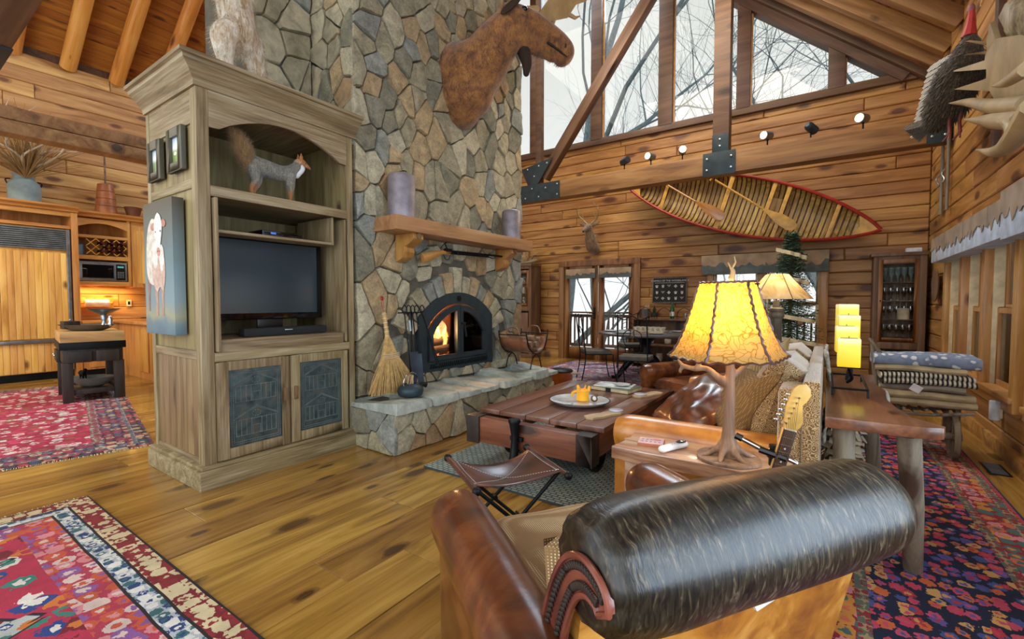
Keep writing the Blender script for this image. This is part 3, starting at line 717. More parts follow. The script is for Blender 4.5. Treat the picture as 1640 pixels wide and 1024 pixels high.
# iron insert
ins = thing('fireplace_insert', 'black arched cast iron fireplace insert with two glass doors', 'fireplace', (-3.36, 3.84, .53))
def archpoly(w, h0, h1, n=16, y0=0):
    """flat sides then a segmental arch"""
    r = (w*w + (h1-h0)**2)/(2*(h1-h0)); a = math.asin(min(1, w/r)); out = [(w, y0)]
    for i in range(n+1): t = a - 2*a*i/n; out.append((r*sin(t), h1 - r + r*cos(t)))
    return out + [(-w, y0)]
def ring(mb, A, Bp, x0, x1):
    n = len(A); vs = [(x1, p[0], p[1]) for p in A] + [(x1, p[0], p[1]) for p in Bp] + [(x0, p[0], p[1]) for p in A] + [(x0, p[0], p[1]) for p in Bp]
    fs = []
    for i in range(n):
        j = (i+1) % n; fs += [(i, j, n+j, n+i), (2*n+i, 2*n+j, j, i), (n+i, n+j, 3*n+j, 3*n+i)]
    mb.add(vs, fs)
mb = MB(); ring(mb, archpoly(.605, .56, .82), archpoly(.49, .44, .70, y0=.0), -.05, .0)
mb.box(-.05, .004, -.605, .605, -.02, .09)
mb.build('surround', 'bracket', ins, 30)
gm = MB()
for i in range(30): gm.tube([(.006, -.46+i*.032, .02), (.016, -.45+i*.032, .045), (.006, -.44+i*.032, .07)], .006, 5)
gm.build('louvre', 'iron', ins, 40)
for sgn, nm in ((-1, 'left'), (1, 'right')):
    # one half of the arch
    def half(w, h0, h1, y0, inner):
        r = (w*w + (h1-h0)**2)/(2*(h1-h0)); a = math.asin(min(1, w/r)); out = [(w*sgn, y0)]
        for i in range(11): t = a*(1-i/10); out.append((r*sin(t)*sgn if i < 10 else inner*sgn, h1-r+r*cos(t)))
        out[-1] = (inner*sgn, h1); return out + [(inner*sgn, y0)]
    mb = MB(); ring(mb, half(.48, .42, .68, .1, .004), half(.42, .37, .62, .15, .05), -.02, .02)
    d = mb.build('door', 'bracket', ins, 30)
    pl = half(.43, .38, .63, .14, .045)
    MB().prism(pl, (-.004, 0, 0), (0,1,0), (0,0,1), (.006, 0, 0)).build('glass', 'glass', d)
    if sgn > 0: MB().tube([(.02, .02, .47), (.05, .03, .47), (.06, .05, .33)], .012, 8).tube([(.05, -.01, .48), (.05, .05, .48)], .012, 8).build('door_handle', 'iron', d, 40)
MB().lathe([(.03, 0), (.03, .01), (.0, .02)], n=12, mat=Matrix.Rotation(R(90), 3, 'Y')).build('badge', 'iron', ins, 40, loc=(0, 0, .755))
M['firebrick'] = plain('firebrick', '8a5a3c', .9, bmp=.4); M['ember'] = plain('ember', 'd8300a', .9, emis=(1, .16, .02), es=2.5, bmp=.3, ns=40)
fbx = MB(); 
fbx.box(-.5, -.46, -.5, .5, .1, .7).box(-.46, -.03, -.5, -.46, .1, .7).box(-.46, -.03, .46, .5, .1, .7).box(-.46, -.03, -.5, .5, .08, .12).box(-.46, -.03, -.5, .5, .68, .72)
fbx.build('firebox', 'firebrick', ins)
# core is solid behind, so the firebox needs its recess
M['flame'] = None
m, n, b = pnode('flame'); tcn = N(n, 'ShaderNodeTexCoord'); sp = N(n, 'ShaderNodeSeparateXYZ'); n.links.new(tcn.outputs['Generated'], sp.inputs[0])
rr = ramp(n, [(0, (1, .75, .3)), (.5, (1, .38, .06)), (1, (.8, .15, .02))]); n.links.new(sp.outputs['Z'], rr.inputs[0])
n.links.new(rr.outputs[0], b.inputs['Emission Color']); b.inputs['Emission Strength'].default_value = 1.6; b.inputs['Base Color'].default_value = (1, .5, .1, 1); b.inputs['Alpha'].default_value = .75
M['flame'] = m
lg = thing('firewood', 'charred logs burning with orange flames behind the left glass door', 'firewood', (-3.6, 3.8, .66))
for i, (x, y0, y1, z, r) in enumerate(((-.08, -.4, .36, .05, .05), (.08, -.36, .4, .045, .05), (0, -.3, .3, .13, .045))):
    MB().tube([(x, y0, z), (x+.01, (y0+y1)/2, z+.01), (x, y1, z)], [r, r*1.1, r*.9], 12).build('log', plain('char%d' % i, '2a1e18', .95, bmp=.7), lg, 50)
mb = MB(); rnd2 = random.Random(5)
for i in range(60): mb.ball((rnd2.uniform(-.15, .15), rnd2.uniform(-.38, .3), rnd2.uniform(0, .05)), rnd2.uniform(.012, .03), 6, 4)
o = mb.build('embers', 'ember', lg); o['kind'] = 'stuff'
mb = MB()
for i in range(11):
    y = -.36+.045*i+rnd2.uniform(-.01, .01); h = rnd2.uniform(.12, .28); x = rnd2.uniform(-.06, .06)
    mb.tube([(x, y, .1), (x, y+.012, .1+h*.4), (x, y-.008, .1+h*.75), (x, y+.006, .1+h)], [.022, .028, .014, .001], 7)
mb.build('flames', 'flame', lg, True)
# chimney core opening: dark cavity built as a lining in front of the core
bl = bpy.data.lights.new('fire_light', 'POINT'); bl.energy = 26; bl.color = (1, .5, .2); bl.shadow_soft_size = .1
bo = bpy.data.objects.new('fire_light', bl); COL.objects.link(bo); bo.location = (-3.55, 3.72, .95)
# ================================================================ ARMOIRE
ar = thing('armoire', 'tall weathered pine television armoire with punched tin doors', 'armoire', (-3.38, 1.31, 0))
D = .86; Wd = 1.18; H = 2.64                       # local: x backwards is negative, y to the right along the front
t_ = .03
MB().box(-D-.02, .045, -.045, Wd+.02, 0, .13).box(-D-.02, .03, -.03, Wd+.02, .13, .155).build('plinth', 'army', ar, bevel=.006)
# left side: stiles, rails and panels
for a in ((-.09, -.031), (-D, -D+.06)): B('stile', 'armz', a[0], a[1], 0, .03, .15, H, ar)
for z0, z1 in ((2.42, H), (2.0, 2.06), (.86, .92), (.15, .19)): B('rail', 'armx', -D+.06, -.09, .002, .03, z0, z1, ar)
B('side_panel', 'armin', -D+.05, -.08, .014, .028, 2.04, 2.43, ar); B('side_panel', 'armin', -D+.05, -.08, .014, .028, .9, 2.02, ar)
for i in range(7):
    w_ = (D-.15)/7; B('panel_board', 'armside', -D+.06+i*w_+.001, -D+.06+(i+1)*w_-.001, .012, .028, .18, .87, ar, .003)
# right side, back, top, floors
B('side_panel', 'armin', -D, -.031, Wd-.03, Wd, .15, H, ar); B('back_panel', 'armin', -D, -D+.02, .03, Wd-.03, .15, H, ar)
B('top_panel', 'armx', -D, -.031, .03, Wd-.03, H-.03, H, ar)
for z in (.15, .84, 1.97): B('shelf', 'army', -D+.02, -.025, .03, Wd-.03, z, z+.03, ar)
# front frame
B('stile', 'armz', -.03, 0, 0.0, .075, .155, H, ar); B('stile', 'armz', -.03, 0, Wd-.055, Wd, .155, H, ar)
B('rail', 'army', -.03, .004, .075, Wd-.055, .84, .905, ar); B('rail', 'army', -.03, .004, .075, Wd-.055, 1.95, 2.02, ar)
ap = [(.075, H)]+[(.075+(Wd-.13)*i/16, 2.40+.15*sin(pi*min(1, max(0, (i/16-.06)/.88)))**.8) for i in range(17)]+[(Wd-.055, H)]
MB().prism(ap, (-.03, 0, 0), (0,1,0), (0,0,1), (.03, 0, 0)).build('arched_rail', 'army', ar, bevel=.003)
# crown moulding, three steps mitred at the front corners
cp = [(0, 0), (.015, .0), (.02, .03), (.055, .08), (.10, .115), (.105, .135), (.125, .14), (.125, .165), (0, .165)]
mb = MB(); path = [(-D, -1), (0, 0), (Wd, 1)]
vs = []; n = len(cp)
for o_, z in cp: vs.append((-D, -o_, H+z))
for o_, z in cp: vs.append((o_, -o_, H+z))
for o_, z in cp: vs.append((o_, Wd+.03, H+z))
for o_, z in cp: vs.append((-D, Wd+.0, H+z))
fs = [(a*n+i, a*n+(i+1) % n, (a+1)*n+(i+1) % n, (a+1)*n+i) for a in range(2) for i in range(n)] + [tuple(range(n)), tuple(range(3*n-1, 2*n-1, -1))]
for q in fs: mb.cur = 1 if max(q) < 2*n and min(q) < n else 0; mb.f.append(q); mb.mi.append(mb.cur)
mb.v = vs[:3*n]; mb.build('crown_moulding', ['army', 'armx'], ar, 25)
# pocket door edge and inner box
pd = B('pocket_door', 'armz', -.40, .035, .085, .105, .91, 1.94, ar); B('door_handle', 'cupboard', .035, .055, .08, .11, 1.36, 1.47, pd, .006)
B('pocket_door', 'armz', -.45, .0, Wd-.09, Wd-.07, .91, 1.94, ar)
B('shelf_box', 'army', -.55, -.04, .11, 1.0, 1.72, 1.74, ar); B('shelf_end', 'armz', -.55, -.04, 1.0, 1.02, 1.72, 1.95, ar)
B('swivel_platform', 'army', -.6, .0, .12, Wd-.11, .875, .99, ar)
# punched tin doors
m, n, b = pnode('punched_tin'); v, _ = coords(n, (1,1,1), False)
f = noi(n, v, 14, 5, .6); r_ = ramp(n, [(.3, hexc('3c4a4c')), (.55, hexc('5c6c6e')), (.75, hexc('7c6a50'))]); n.links.new(f, r_.inputs[0]); n.links.new(r_.outputs[0], b.inputs['Base Color'])
b.inputs['Metallic'].default_value = .7; b.inputs['Roughness'].default_value = .42; M['tin'] = m
M['punch'] = plain('tin_dimple', '9cacae', .35, .8)
for k in range(2):
    y0 = .078 + k*.515; y1 = y0+.505; z0, z1 = .165, .835
    d = thing('door', None, None); del_ = d
    bpy.data.objects.remove(d)
    mb = MB()
    for a in ((y0, y0+.075, z0, z1), (y1-.06, y1, z0, z1), (y0+.075, y1-.06, z1-.06, z1), (y0+.075, y1-.06, z0, z0+.07)): mb.box(-.01, .014, *a)
    d = mb.build('door', 'armz', ar, bevel=.003)
    a0, a1, b0, b1 = y0+.075, y1-.06, z0+.07, z1-.06
    MB().grid(lambda u, w: V((.004+.0025*noise.noise(V((u*7, w*9, k*5))), lerp(a0, a1, u), lerp(b0, b1, w))), 24, 30).build('tin_panel', 'tin', d, True)
    pm = MB()
    def dot(y, z, s=.004): pm.add([(.006, y-s, z), (.006, y, z-s), (.006, y+s, z), (.006, y, z+s), (.0105, y, z)], [(0,1,4), (1,2,4), (2,3,4), (3,0,4)])
    def dl_(p, q, st=.011):
        l = sqrt((p[0]-q[0])**2+(p[1]-q[1])**2); n_ = max(1, int(l/st))
        for i in range(n_+1): dot(lerp(p[0], q[0], i/n_), lerp(p[1], q[1], i/n_))
    for q in (.016, .03):
        dl_((a0+q, b0+q), (a1-q, b0+q)); dl_((a0+q, b1-q), (a1-q, b1-q)); dl_((a0+q, b0+q), (a0+q, b1-q)); dl_((a1-q, b0+q), (a1-q, b1-q))
    for zz in (b0+.07, b0+.31):                    # a house front punched twice
        c = (a0+a1)/2; w_ = .14
        dl_((c-w_, zz), (c+w_, zz)); dl_((c-w_, zz+.11), (c+w_, zz+.11)); dl_((c-w_-.01, zz+.12), (c, zz+.19)); dl_((c, zz+.19), (c+w_+.01, zz+.12)); dl_((c-w_, zz+.13), (c, zz+.2)); dl_((c, zz+.2), (c+w_, zz+.13))
        for i in range(9):
            if i != 4: dl_((c-w_+i*w_/4, zz), (c-w_+i*w_/4, zz+.11), .009)
        for i in range(10): dot(c+.03*cos(i*.63), zz+.145+.02*sin(i*.63))
        dl_((c-.025, zz), (c-.025, zz+.06)); dl_((c+.025, zz), (c+.025, zz+.06)); dl_((c-.025, zz+.06), (c+.025, zz+.06))
    o = pm.build('punched_pattern', 'punch', d); o['kind'] = 'stuff'
    hy = y1-.04 if k == 0 else y0+.035
    B('door_handle', 'cupboard', .014, .034, hy-.012, hy+.012, .5, .6, d, .006)
# television, soundbar, box
tv = thing('television', 'black flat screen television inside the armoire', 'television', (-3.62, 1.90, 1.11))
B('bezel', 'gloss', -.05, 0, -.44, .44, 0, .63, tv, .01)
m, n, b = pnode('tv_screen'); b.inputs['Base Color'].default_value = (.012, .03, .042, 1); b.inputs['Roughness'].default_value = .16; b.inputs['Specular IOR Level'].default_value = .8; M['screen'] = m
B('screen', 'screen', .0, .003, -.41, .39, .05, .60, tv, None); MB().box(-.04, -.02, -.1, .1, -.1, .02).box(-.12, .08, -.22, .22, -.115, -.105).build('stand', 'black', tv, bevel=.004)
sb = thing('soundbar', 'black fabric soundbar in front of the television stand', 'speaker', (-3.42-.05, 1.93, .992))
mb = MB(); mb.grid(lambda u, w: V((.05*(1-abs(2*w-1)**6*.0)*cos(u*2*pi), (2*w-1)*.33*(1 if 1 else 0), .035+.033*(abs(sin(u*2*pi))**.6)*(1 if sin(u*2*pi) > 0 else -1))), 20, 8, True)
B('body', plain('speaker_cloth', '15181b', .8, bmp=.3, bs=300), -.05, .04, -.33, .33, .0, .062, sb, .02); B('status_strip', 'white', .0405, .042, -.03, .03, .04, .044, sb, None)
cb = thing('cable_box', 'slim black cable box on the small shelf above the television', 'set-top box', (-3.58, 1.93, 1.742))
B('case', 'black', -.12, .1, -.16, .16, .004, .045, cb, .003); B('front_panel', 'gloss', .1, .104, -.15, .15, .01, .04, cb, .001); B('display', plain('blue_display', '2b4fa0', .3, emis=(.1, .25, .9), es=.5), .104, .105, -.1, -.06, .018, .032, cb, None)
for y in (-.13, .13): B('foot', 'black', -.1, -.08, y-.01, y+.01, 0, .004, cb, None)
# two small framed photographs on the side
M['frame'] = wood('grey_frame', '2e2c24', '4a473a', '5e5a48', 0, .5, 2, 1, .2)
def small_frame(x0, x1, z0, z1, label, g1, g2):
    t = thing('framed_photo', label, 'picture', ((x0+x1)/2, 1.308, (z0+z1)/2)); a, c = (x1-x0)/2, (z1-z0)/2; w_ = .06
    mb = MB()
    for q in ((-a, -a+w_, -c, c), (a-w_, a, -c, c), (-a+w_, a-w_, -c, -c+w_), (-a+w_, a-w_, c-w_, c)): mb.box(q[0], q[1], -.03, 0, q[2], q[3])
    mb.build('frame', 'frame', t, bevel=.004)
    m, n, b = pnode('photo'); tcn = N(n, 'ShaderNodeTexCoord'); sp = N(n, 'ShaderNodeSeparateXYZ'); n.links.new(tcn.outputs['Generated'], sp.inputs[0])
    r_ = ramp(n, [(0, hexc(g1)), (.45, hexc(g2)), (.62, hexc('e8ecf0')), (1, hexc('9cb2c8'))]); n.links.new(sp.outputs['Z'], r_.inputs[0]); n.links.new(r_.outputs[0], b.inputs['Base Color']); M['photo'] = m
    B('photograph', m, -a+w_, a-w_, -.012, -.004, -c+w_, c-w_, t, None)
    return t, a, c
small_frame(-4.14, -3.90, 2.12, 2.40, 'small dark frame with a pale waterfall photo, lower of the two beside the crown', '5a6a3c', '8a9a70')
t, a, c = small_frame(-3.78, -3.53, 2.13, 2.42, 'small dark frame with a green photo of two white sheep, nearest the front corner', '5c7a30', '8aa04c')
MB().ball((-.02, -.013, -.02), (.022, .002, .012), 10, 6).ball((.03, -.013, -.022), (.014, .002, .009), 10, 6).build('painted_sheep', 'white', t, True)
# cow painting, leaning out on a deep canvas
cw = thing('cow_painting', 'tall canvas painting of a standing white cow on grey blue', 'painting', (-3.86, 1.275, 1.02))
m, n, b = pnode('canvas_ground'); tcn = N(n, 'ShaderNodeTexCoord'); sp = N(n, 'ShaderNodeSeparateXYZ'); n.links.new(tcn.outputs['Generated'], sp.inputs[0]); nn_ = noi(n, tcn.outputs['Object'], 6, 4)
r_ = ramp(n, [(0, hexc('5c7280')), (.08, hexc('6f8288')), (.14, hexc('9c9a7c')), (.24, hexc('7f9296')), (.5, hexc('6c8288')), (.8, hexc('5a5e58')), (1, hexc('4c4438'))])
n.links.new(mth(n, 'ADD', sp.outputs['Z'], mth(n, 'MULTIPLY_ADD', nn_, .16, -.08)), r_.inputs[0]); n.links.new(r_.outputs[0], b.inputs['Base Color']); b.inputs['Roughness'].default_value = .6
B('canvas', m, -.26, .26, -.035, .035, 0, .93, cw, .004)
def paint(name, col, shapes, y=-.0365):
    mb = MB()
    for i, s in enumerate(shapes):
        mb.prism(s, (0, y-i*.0002, 0), (1,0,0), (0,0,1), (0, .0012, 0))
    return mb.build(name, plain('paint_'+name, col, .6, ns=22), cw)
def ell(cx, cz, a, b_, n=20, rot=0): return [(cx+a*cos(t)*cos(rot)-b_*sin(t)*sin(rot), cz+a*cos(t)*sin(rot)+b_*sin(t)*cos(rot)) for t in [2*pi*i/n for i in range(n)]]
paint('painted_hind_leg', '8e6a5c', [[(-.205, .42), (-.13, .40), (-.16, .28), (-.165, .16), (-.195, .16), (-.19, .28)]])
paint('painted_legs', 'b08c7c', [[(-.075, .38), (0, .38), (-.015, .25), (-.015, .13), (-.055, .13), (-.055, .25)], [(.03, .38), (.105, .38), (.09, .25), (.09, .13), (.05, .13), (.055, .25)]], -.037)
paint('painted_flank', 'd2c8bc', [[(p.x, p.y) for p in curve([(-.02, .80, 0), (-.10, .81, 0), (-.17, .74, 0), (-.205, .60, 0), (-.205, .44, 0), (-.15, .36, 0), (-.05, .36, 0), (.02, .5, 0), (-.02, .80, 0)], 5)[:-1]]], -.0375)
paint('painted_chest', 'c8ab9a', [[(p.x, p.y) for p in curve([(-.06, .62, 0), (-.10, .50, 0), (-.085, .36, 0), (-.02, .30, 0), (.03, .33, 0), (.09, .31, 0), (.125, .40, 0), (.12, .52, 0), (.08, .62, 0), (-.06, .62, 0)], 5)[:-1]]], -.0385)
paint('painted_shoulder', 'e2dad0', [ell(-.045, .56, .05, .10), ell(.075, .53, .04, .09)], -.0388)
paint('painted_ears', 'b87c6c', [ell(-.068, .755, .038, .026, rot=.25), ell(.118, .765, .038, .026, rot=-.25)], -.0392)
paint('painted_head', 'e9e4dc', [[(p.x, p.y) for p in curve([(.02, .845, 0), (-.02, .82, 0), (-.045, .76, 0), (-.035, .70, 0), (-.01, .62, 0), (-.005, .57, 0), (.025, .545, 0), (.055, .57, 0), (.06, .62, 0), (.085, .70, 0), (.09, .76, 0), (.065, .82, 0), (.02, .845, 0)], 4)[:-1]]], -.0398)
paint('painted_muzzle', 'c08e84', [ell(.026, .575, .032, .030)], -.0406)
paint('painted_eyes', '2a1e1a', [ell(-.018, .715, .007, .006), ell(.068, .715, .007, .006), ell(.012, .578, .006, .004), ell(.040, .578, .006, .004)], -.0412)
# ================================================================ TRUSS, SPOTLIGHTS, CANOE, MOUNTS
YT = 7.7
tr = thing('roof_truss', 'heavy timber truss with tie beam, king post and diagonal brace on steel plates', 'truss', (0, YT, 0))
B('tie_beam', 'beam', -5.3, 1.17, -.12, .12, 3.19, 3.5, tr, .01)
B('king_post', 'darkbeam', -1.51, -1.28, -.11, .11, 3.5, 7.3, tr, .01)
mb = MB(); a = V((-4.55, 0, 3.62)); b = V((-2.1, 0, 6.85)); d = (b-a); l = d.length; d.normalize(); mb.box(-l/2, l/2, -.09, .09, -.09, .09)
mb.build('diagonal_brace', 'darkbeam', tr, bevel=.008, loc=(a+b)/2, rot=Matrix((d, V((0,1,0)), d.cross(V((0,1,0))))).transposed().to_euler())
B('post', 'darkbeam', -4.72, -4.6, -.06, .06, 3.5, 9.2, tr, .008)
def plate(poly, bolts, nm='steel_plate'):
    for sgn in (-1,):
        p = MB().prism(poly, (0, -.135, 0), (1,0,0), (0,0,1), (0, .012, 0)).build(nm, 'bracket', tr, bevel=.002)
        for x, z in bolts: MB().lathe([(.016, 0), (.016, .008), (.008, .014)], n=8, mat=Matrix.Rotation(R(90), 3, 'X')).build('bolt', 'bolt', p, 40, loc=(x, -.136, z))
plate([(-1.64, 3.17), (-1.18, 3.17), (-1.18, 3.52), (-1.64, 3.52)], [(-1.58, 3.26), (-1.58, 3.43), (-1.24, 3.26), (-1.24, 3.43)])
plate([(-1.51, 3.52), (-1.28, 3.52), (-1.28, 3.78), (-1.51, 3.78)], [(-1.4, 3.6), (-1.4, 3.7)])
plate([(-5.2, 3.17), (-4.15, 3.17), (-4.15, 3.5), (-5.2, 3.5)], [(-4.9, 3.25), (-4.6, 3.25), (-4.2, 3.25), (-4.2, 3.44), (-4.45, 3.4), (-4.75, 3.42)])
plate([(-5.0, 3.82), (-4.3, 3.95), (-4.62, 3.5), (-4.85, 3.5)], [(-4.85, 3.8), (-4.6, 3.83), (-4.42, 3.86), (-4.7, 3.65)])
plate([(.95, 3.17), (1.18, 3.17), (1.18, 3.54), (.95, 3.54)], [(1.0, 3.26), (1.0, 3.44), (1.12, 3.26), (1.12, 3.44)])
M['lampglow'] = plain('spot_lens', 'fff0c8', .3, emis=(1, .86, .6), es=3.5)
M['lensoff'] = plain('dark_lens', '3a3c40', .1)
SP = [(-2.95, (.9, -.5, .1), 0, 'dark unlit spotlight, leftmost on the tie beam'), (-2.49, (-.35, -1, -.05), 1, 'lit spotlight second from the left on the tie beam'),
      (-1.98, (.3, -1, .02), 1, 'lit spotlight just left of the king post plate'), (-.78, (-.55, -1, -.1), 1, 'lit spotlight just right of the king post'),
      (-.25, (.5, .9, -.35), 0, 'unlit spotlight turned away between two lit ones right of the king post'), (.33, (-.6, -1, -.1), 1, 'lit spotlight nearest the hanging turkey')]
for x, d, on, lab in SP:
    t = thing('spotlight', lab, 'spotlight', (x, YT, 3.50), 0, 'spotlights along the tie beam')
    d = V(d).normalized(); c = V((0, 0, .17))
    MB().tube([(0, 0, 0), (0, 0, .11)], .01, 8).lathe([(.045, 0), (.045, .012), (.02, .02)], n=14).tube([(0, 0, .1), (0, 0, .17)], .016, 8).build('stem', 'iron', t, 40)
    MB().tube([c-d*.09, c-d*.07, c-d*.05, c+d*.09], [.03, .05, .058, .06], 18).build('can', 'darksteel' if on else 'bracket', t, 40)
    MB().tube([c+d*.091, c+d*.094], .052, 18).build('lens', 'lampglow' if on else 'lensoff', t)
    if on:
        l = bpy.data.lights.new('spot_beam', 'SPOT'); l.energy = 60; l.color = (1, .82, .55); l.spot_size = R(70); l.spot_blend = .6; l.shadow_soft_size = .05
        o = bpy.data.objects.new('spot_beam', l); COL.objects.link(o); o.location = V((x, YT, 3.50))+c+d*.12; o.rotation_euler = d.to_track_quat('-Z', 'Y').to_euler()
# ---- canoe
CA = R(-17.2); can = thing('canoe', 'wood and canvas canoe with red gunwales hung open side out on the log wall', 'canoe', (-1.3, 8.54, 2.88)); can.rotation_euler = (0, -CA, 0)
Lc, Wc = 4.0, .47
def cw_(s): return Wc*max(0, 1-abs(s)**2.1)**.85
def hull(u, w, off=0):
    s = 2*u-1; a = (w*2-1)*pi/2; ww = cw_(s)+.004; dep = .32*max(0, 1-abs(s)**5)+.02
    return V((s*Lc/2, (dep+off)*cos(a)**.7 if cos(a) > 0 else 0, (ww+off)*sin(a)))
M['ribs'] = wood('cedar_planking', '382510', '5e4220', '7e5c30', 0, .5, 0, 1.2, .2, .2)
MB().grid(lambda u, w: hull(u, w, .0), 56, 18).build('planking', 'ribs', can, True, mods=None)
MB().grid(lambda u, w: hull(u, w, .012), 56, 18).build('hull_skin', plain('dark_canvas', '26281f', .5), can, True)
rm = None
for i in range(50):
    s = -.93+1.86*i/49; u = (s+1)/2; mb = MB()
    pts = [hull(u, .04+.92*j/10, -.008) for j in range(11)]
    vs = []
    for p in pts: vs += [(p.x-.027, p.y, p.z), (p.x+.027, p.y, p.z), (p.x+.027, p.y-.010, p.z*.985), (p.x-.027, p.y-.010, p.z*.985)]
    fs = []
    for j in range(10):
        for e in range(4): fs.append((j*4+e, j*4+(e+1) % 4, j*4+4+(e+1) % 4, j*4+4+e))
    mb.add(vs, fs).build('rib', 'cedar', can)
for sg, nm in ((1, 'gunwale'), (-1, 'gunwale')):
    MB().tube([(2*u-1 and (2*u-1)*Lc/2, -.012, sg*(cw_(2*u-1)+.004)) for u in [i/40 for i in range(41)]], .024, 8).build('gunwale', 'red', can, True)
for s, w_ in ((-.62, .03), (.0-.1, .035), (.70, .028), (-.1+.33, .03), (.34, .03)):
    c = cw_(s)-.0; B('thwart', 'ash', s*Lc/2-w_, s*Lc/2+w_, .0, .02, -c, c, can, .005)
c1 = cw_(.29)*.6
sm = MB()
for i in range(6): sm.box(.24*2+.02+i*.022, .24*2+.03+i*.022, .004, .008, -.2, .2)
for i in range(16): sm.box(.48, .64, .004, .008, -.19+i*.025, -.182+i*.025)
o = sm.build('cane_seat', 'cedar', can); o['kind'] = 'stuff'
for sg in (-1, 1):
    e = sg*Lc/2; MB().prism([(e*.84, cw_(.84)), (e*.985, .006), (e*.985, -.006), (e*.84, -cw_(.84)), (e*.87, 0)], (0, -.005, 0), (1,0,0), (0,0,1), (0, .012, 0)).build('deck', 'ash', can)
def paddle(label, x, z, ang, mat, L_=1.5):
    t = thing('paddle', label, 'paddle', (x, 8.47, z), 0, 'paddles lying in the canoe'); t.rotation_euler = (0, ang, 0)
    MB().tube([(-L_*.62, 0, 0), (0, 0, 0)], .016, 8).tube([(-L_*.66, 0, -.05), (-L_*.66, 0, .05)], .018, 8).build('shaft', mat, t, True)
    pr = [(0, .016), (.12, .04), (.3, .085), (.48, .09), (.56, .06), (.58, 0), (.56, -.06), (.48, -.09), (.3, -.085), (.12, -.04), (0, -.016)]
    MB().prism(pr, (0, -.007, 0), (1,0,0), (0,0,1), (0, .014, 0)).build('blade', mat, t, bevel=.004)
paddle('wooden canoe paddle with an orange brown blade at the left of the canoe', -1.95, 3.0, R(36), 'paddle', 1.35)
paddle('pale wooden canoe paddle in the middle of the canoe above the tree top', -.9, 2.75, R(38), 'ash', 1.5)
# ---- fur materials
def furmat(name, stops, sc=(8, 8, 3), rough=.8, gz=None):
    m, n, b = pnode(name); v, _ = coords(n, sc, False); f = noi(n, v, 3, 5, .65, .4)
    f2 = noi(n, coords(n, (90, 90, 22), False)[0], 1, 2)
    r_ = ramp(n, [(p, hexc(c)) for p, c in stops]); n.links.new(mth(n, 'ADD', mth(n, 'MULTIPLY', f, .65), mth(n, 'MULTIPLY', f2, .35)), r_.inputs[0])
    col = r_.outputs[0]
    if gz:
        t = N(n, 'ShaderNodeTexCoord'); s_ = N(n, 'ShaderNodeSeparateXYZ'); n.links.new(t.outputs['Object'], s_.inputs[0])
        g = ramp(n, [(p, (v_, v_, v_)) for p, v_ in gz[2]]); n.links.new(mth(n, 'ADD', s_.outputs[gz[0]], mth(n, 'MULTIPLY_ADD', f, .06, -.03)), g.inputs[0]); col = mixc(n, g.outputs[0], col, hexc(gz[1]))
    n.links.new(col, b.inputs['Base Color']); b.inputs['Roughness'].default_value = rough; b.inputs['Sheen Weight'].default_value = .3
    bump(n, b, f2, .5, .01); M[name] = m; return m
furmat('moose_fur', [(.3, '2c180c'), (.42, '6a4020'), (.55, '96622e'), (.72, 'b4803e')], (3, 3, 3))
furmat('fox_fur', [(.3, '4a463e'), (.5, '7e7a6e'), (.7, 'aaa698')], (40, 40, 40), gz=(2, 'a86a34', [(0, 1), (.1, 1), (.15, 0)]))
furmat('fox_tail', [(.3, '6a4a28'), (.5, 'a88250'), (.7, 'cfae7c')]); furmat('cat_fur', [(.3, '8a6438'), (.42, 'b89c78'), (.55, 'dcd0bc'), (.7, 'ece6dc')], (6, 6, 1.5))
furmat('deer_fur', [(.3, '4a3826'), (.5, '7a6248'), (.7, 'a08868')])
M['antler'] = plain('antler', 'a88c60', .55, ns=5, bmp=.3); M['antlerp'] = plain('pale_antler', 'a48c64', .5, ns=4, bmp=.2)
# ---- moose
mo = thing('moose_mount', 'brown moose shoulder mount high on the stone chimney', 'mounted head', (-3.38, 3.95, 3.6))
def seq(mb, pts, rs, k=6, sq=None):
    P = curve(pts, k); RR = rcurve(rs, k)
    for p, r in zip(P, RR): mb.ball(p, r if not sq else (r*sq[0], r*sq[1], r*sq[2]), 14, 10)
mb = MB()
seq(mb, [(-.02, -.02, .15), (.12, -.02, .12), (.3, -.02, .2), (.5, .0, .38), (.62, .08, .52)], [.33, .33, .27, .22, .19], 8)
seq(mb, [(-.0, -.02, -.08), (.16, -.05, -.10), (.3, -.04, .05)], [.30, .24, .18], 6)
seq(mb, [(-.0, -.02, -.24), (.1, -.04, -.28)], [.2, .14], 5)
seq(mb, [(.6, .05, .56), (.72, .2, .56), (.80, .38, .53), (.86, .56, .47)], [.17, .145, .13, .14], 8)   # skull to muzzle
seq(mb, [(.86, .54, .47), (.89, .64, .42), (.885, .64, .36)], [.14, .14, .10], 6)
seq(mb, [(.64, .1, .43), (.72, .24, .40), (.79, .42, .38), (.84, .52, .35)], [.13, .11, .09, .08], 8)      # jaw
organic(mb, 'head', 'moose_fur', mo, .018, 5)
mh = [o for o in mo.children][0]
fur(mh, 'fur', 'moose_fur', mo, 9000, .035, wid=.002, dirf=lambda c: (-.5, -.5, -.6))
dmb = MB(); seq(dmb, [(.66, .18, .34), (.68, .2, .26), (.70, .21, .16), (.70, .2, .06)], [.08, .07, .055, .035], 6); organic(dmb, 'dewlap', plain('dark_fur', '2c1c12', .9, bmp=.4), mo, .012, 3)
for sg, p in ((-1, (.54, -.02, .66)), (1, (.70, -.08, .62))):
    MB().ball((0, 0, 0), (.06, .025, .17), 12, 8).build('ear', plain('ear_fur', '3a2416', .9), mo, True, loc=p, rot=(R(-38), R(20*sg), 0))
MB().ball((0, 0, 0), .032, 12, 8).build('eye', 'gloss', mo, True, loc=(.775, .05, .62))
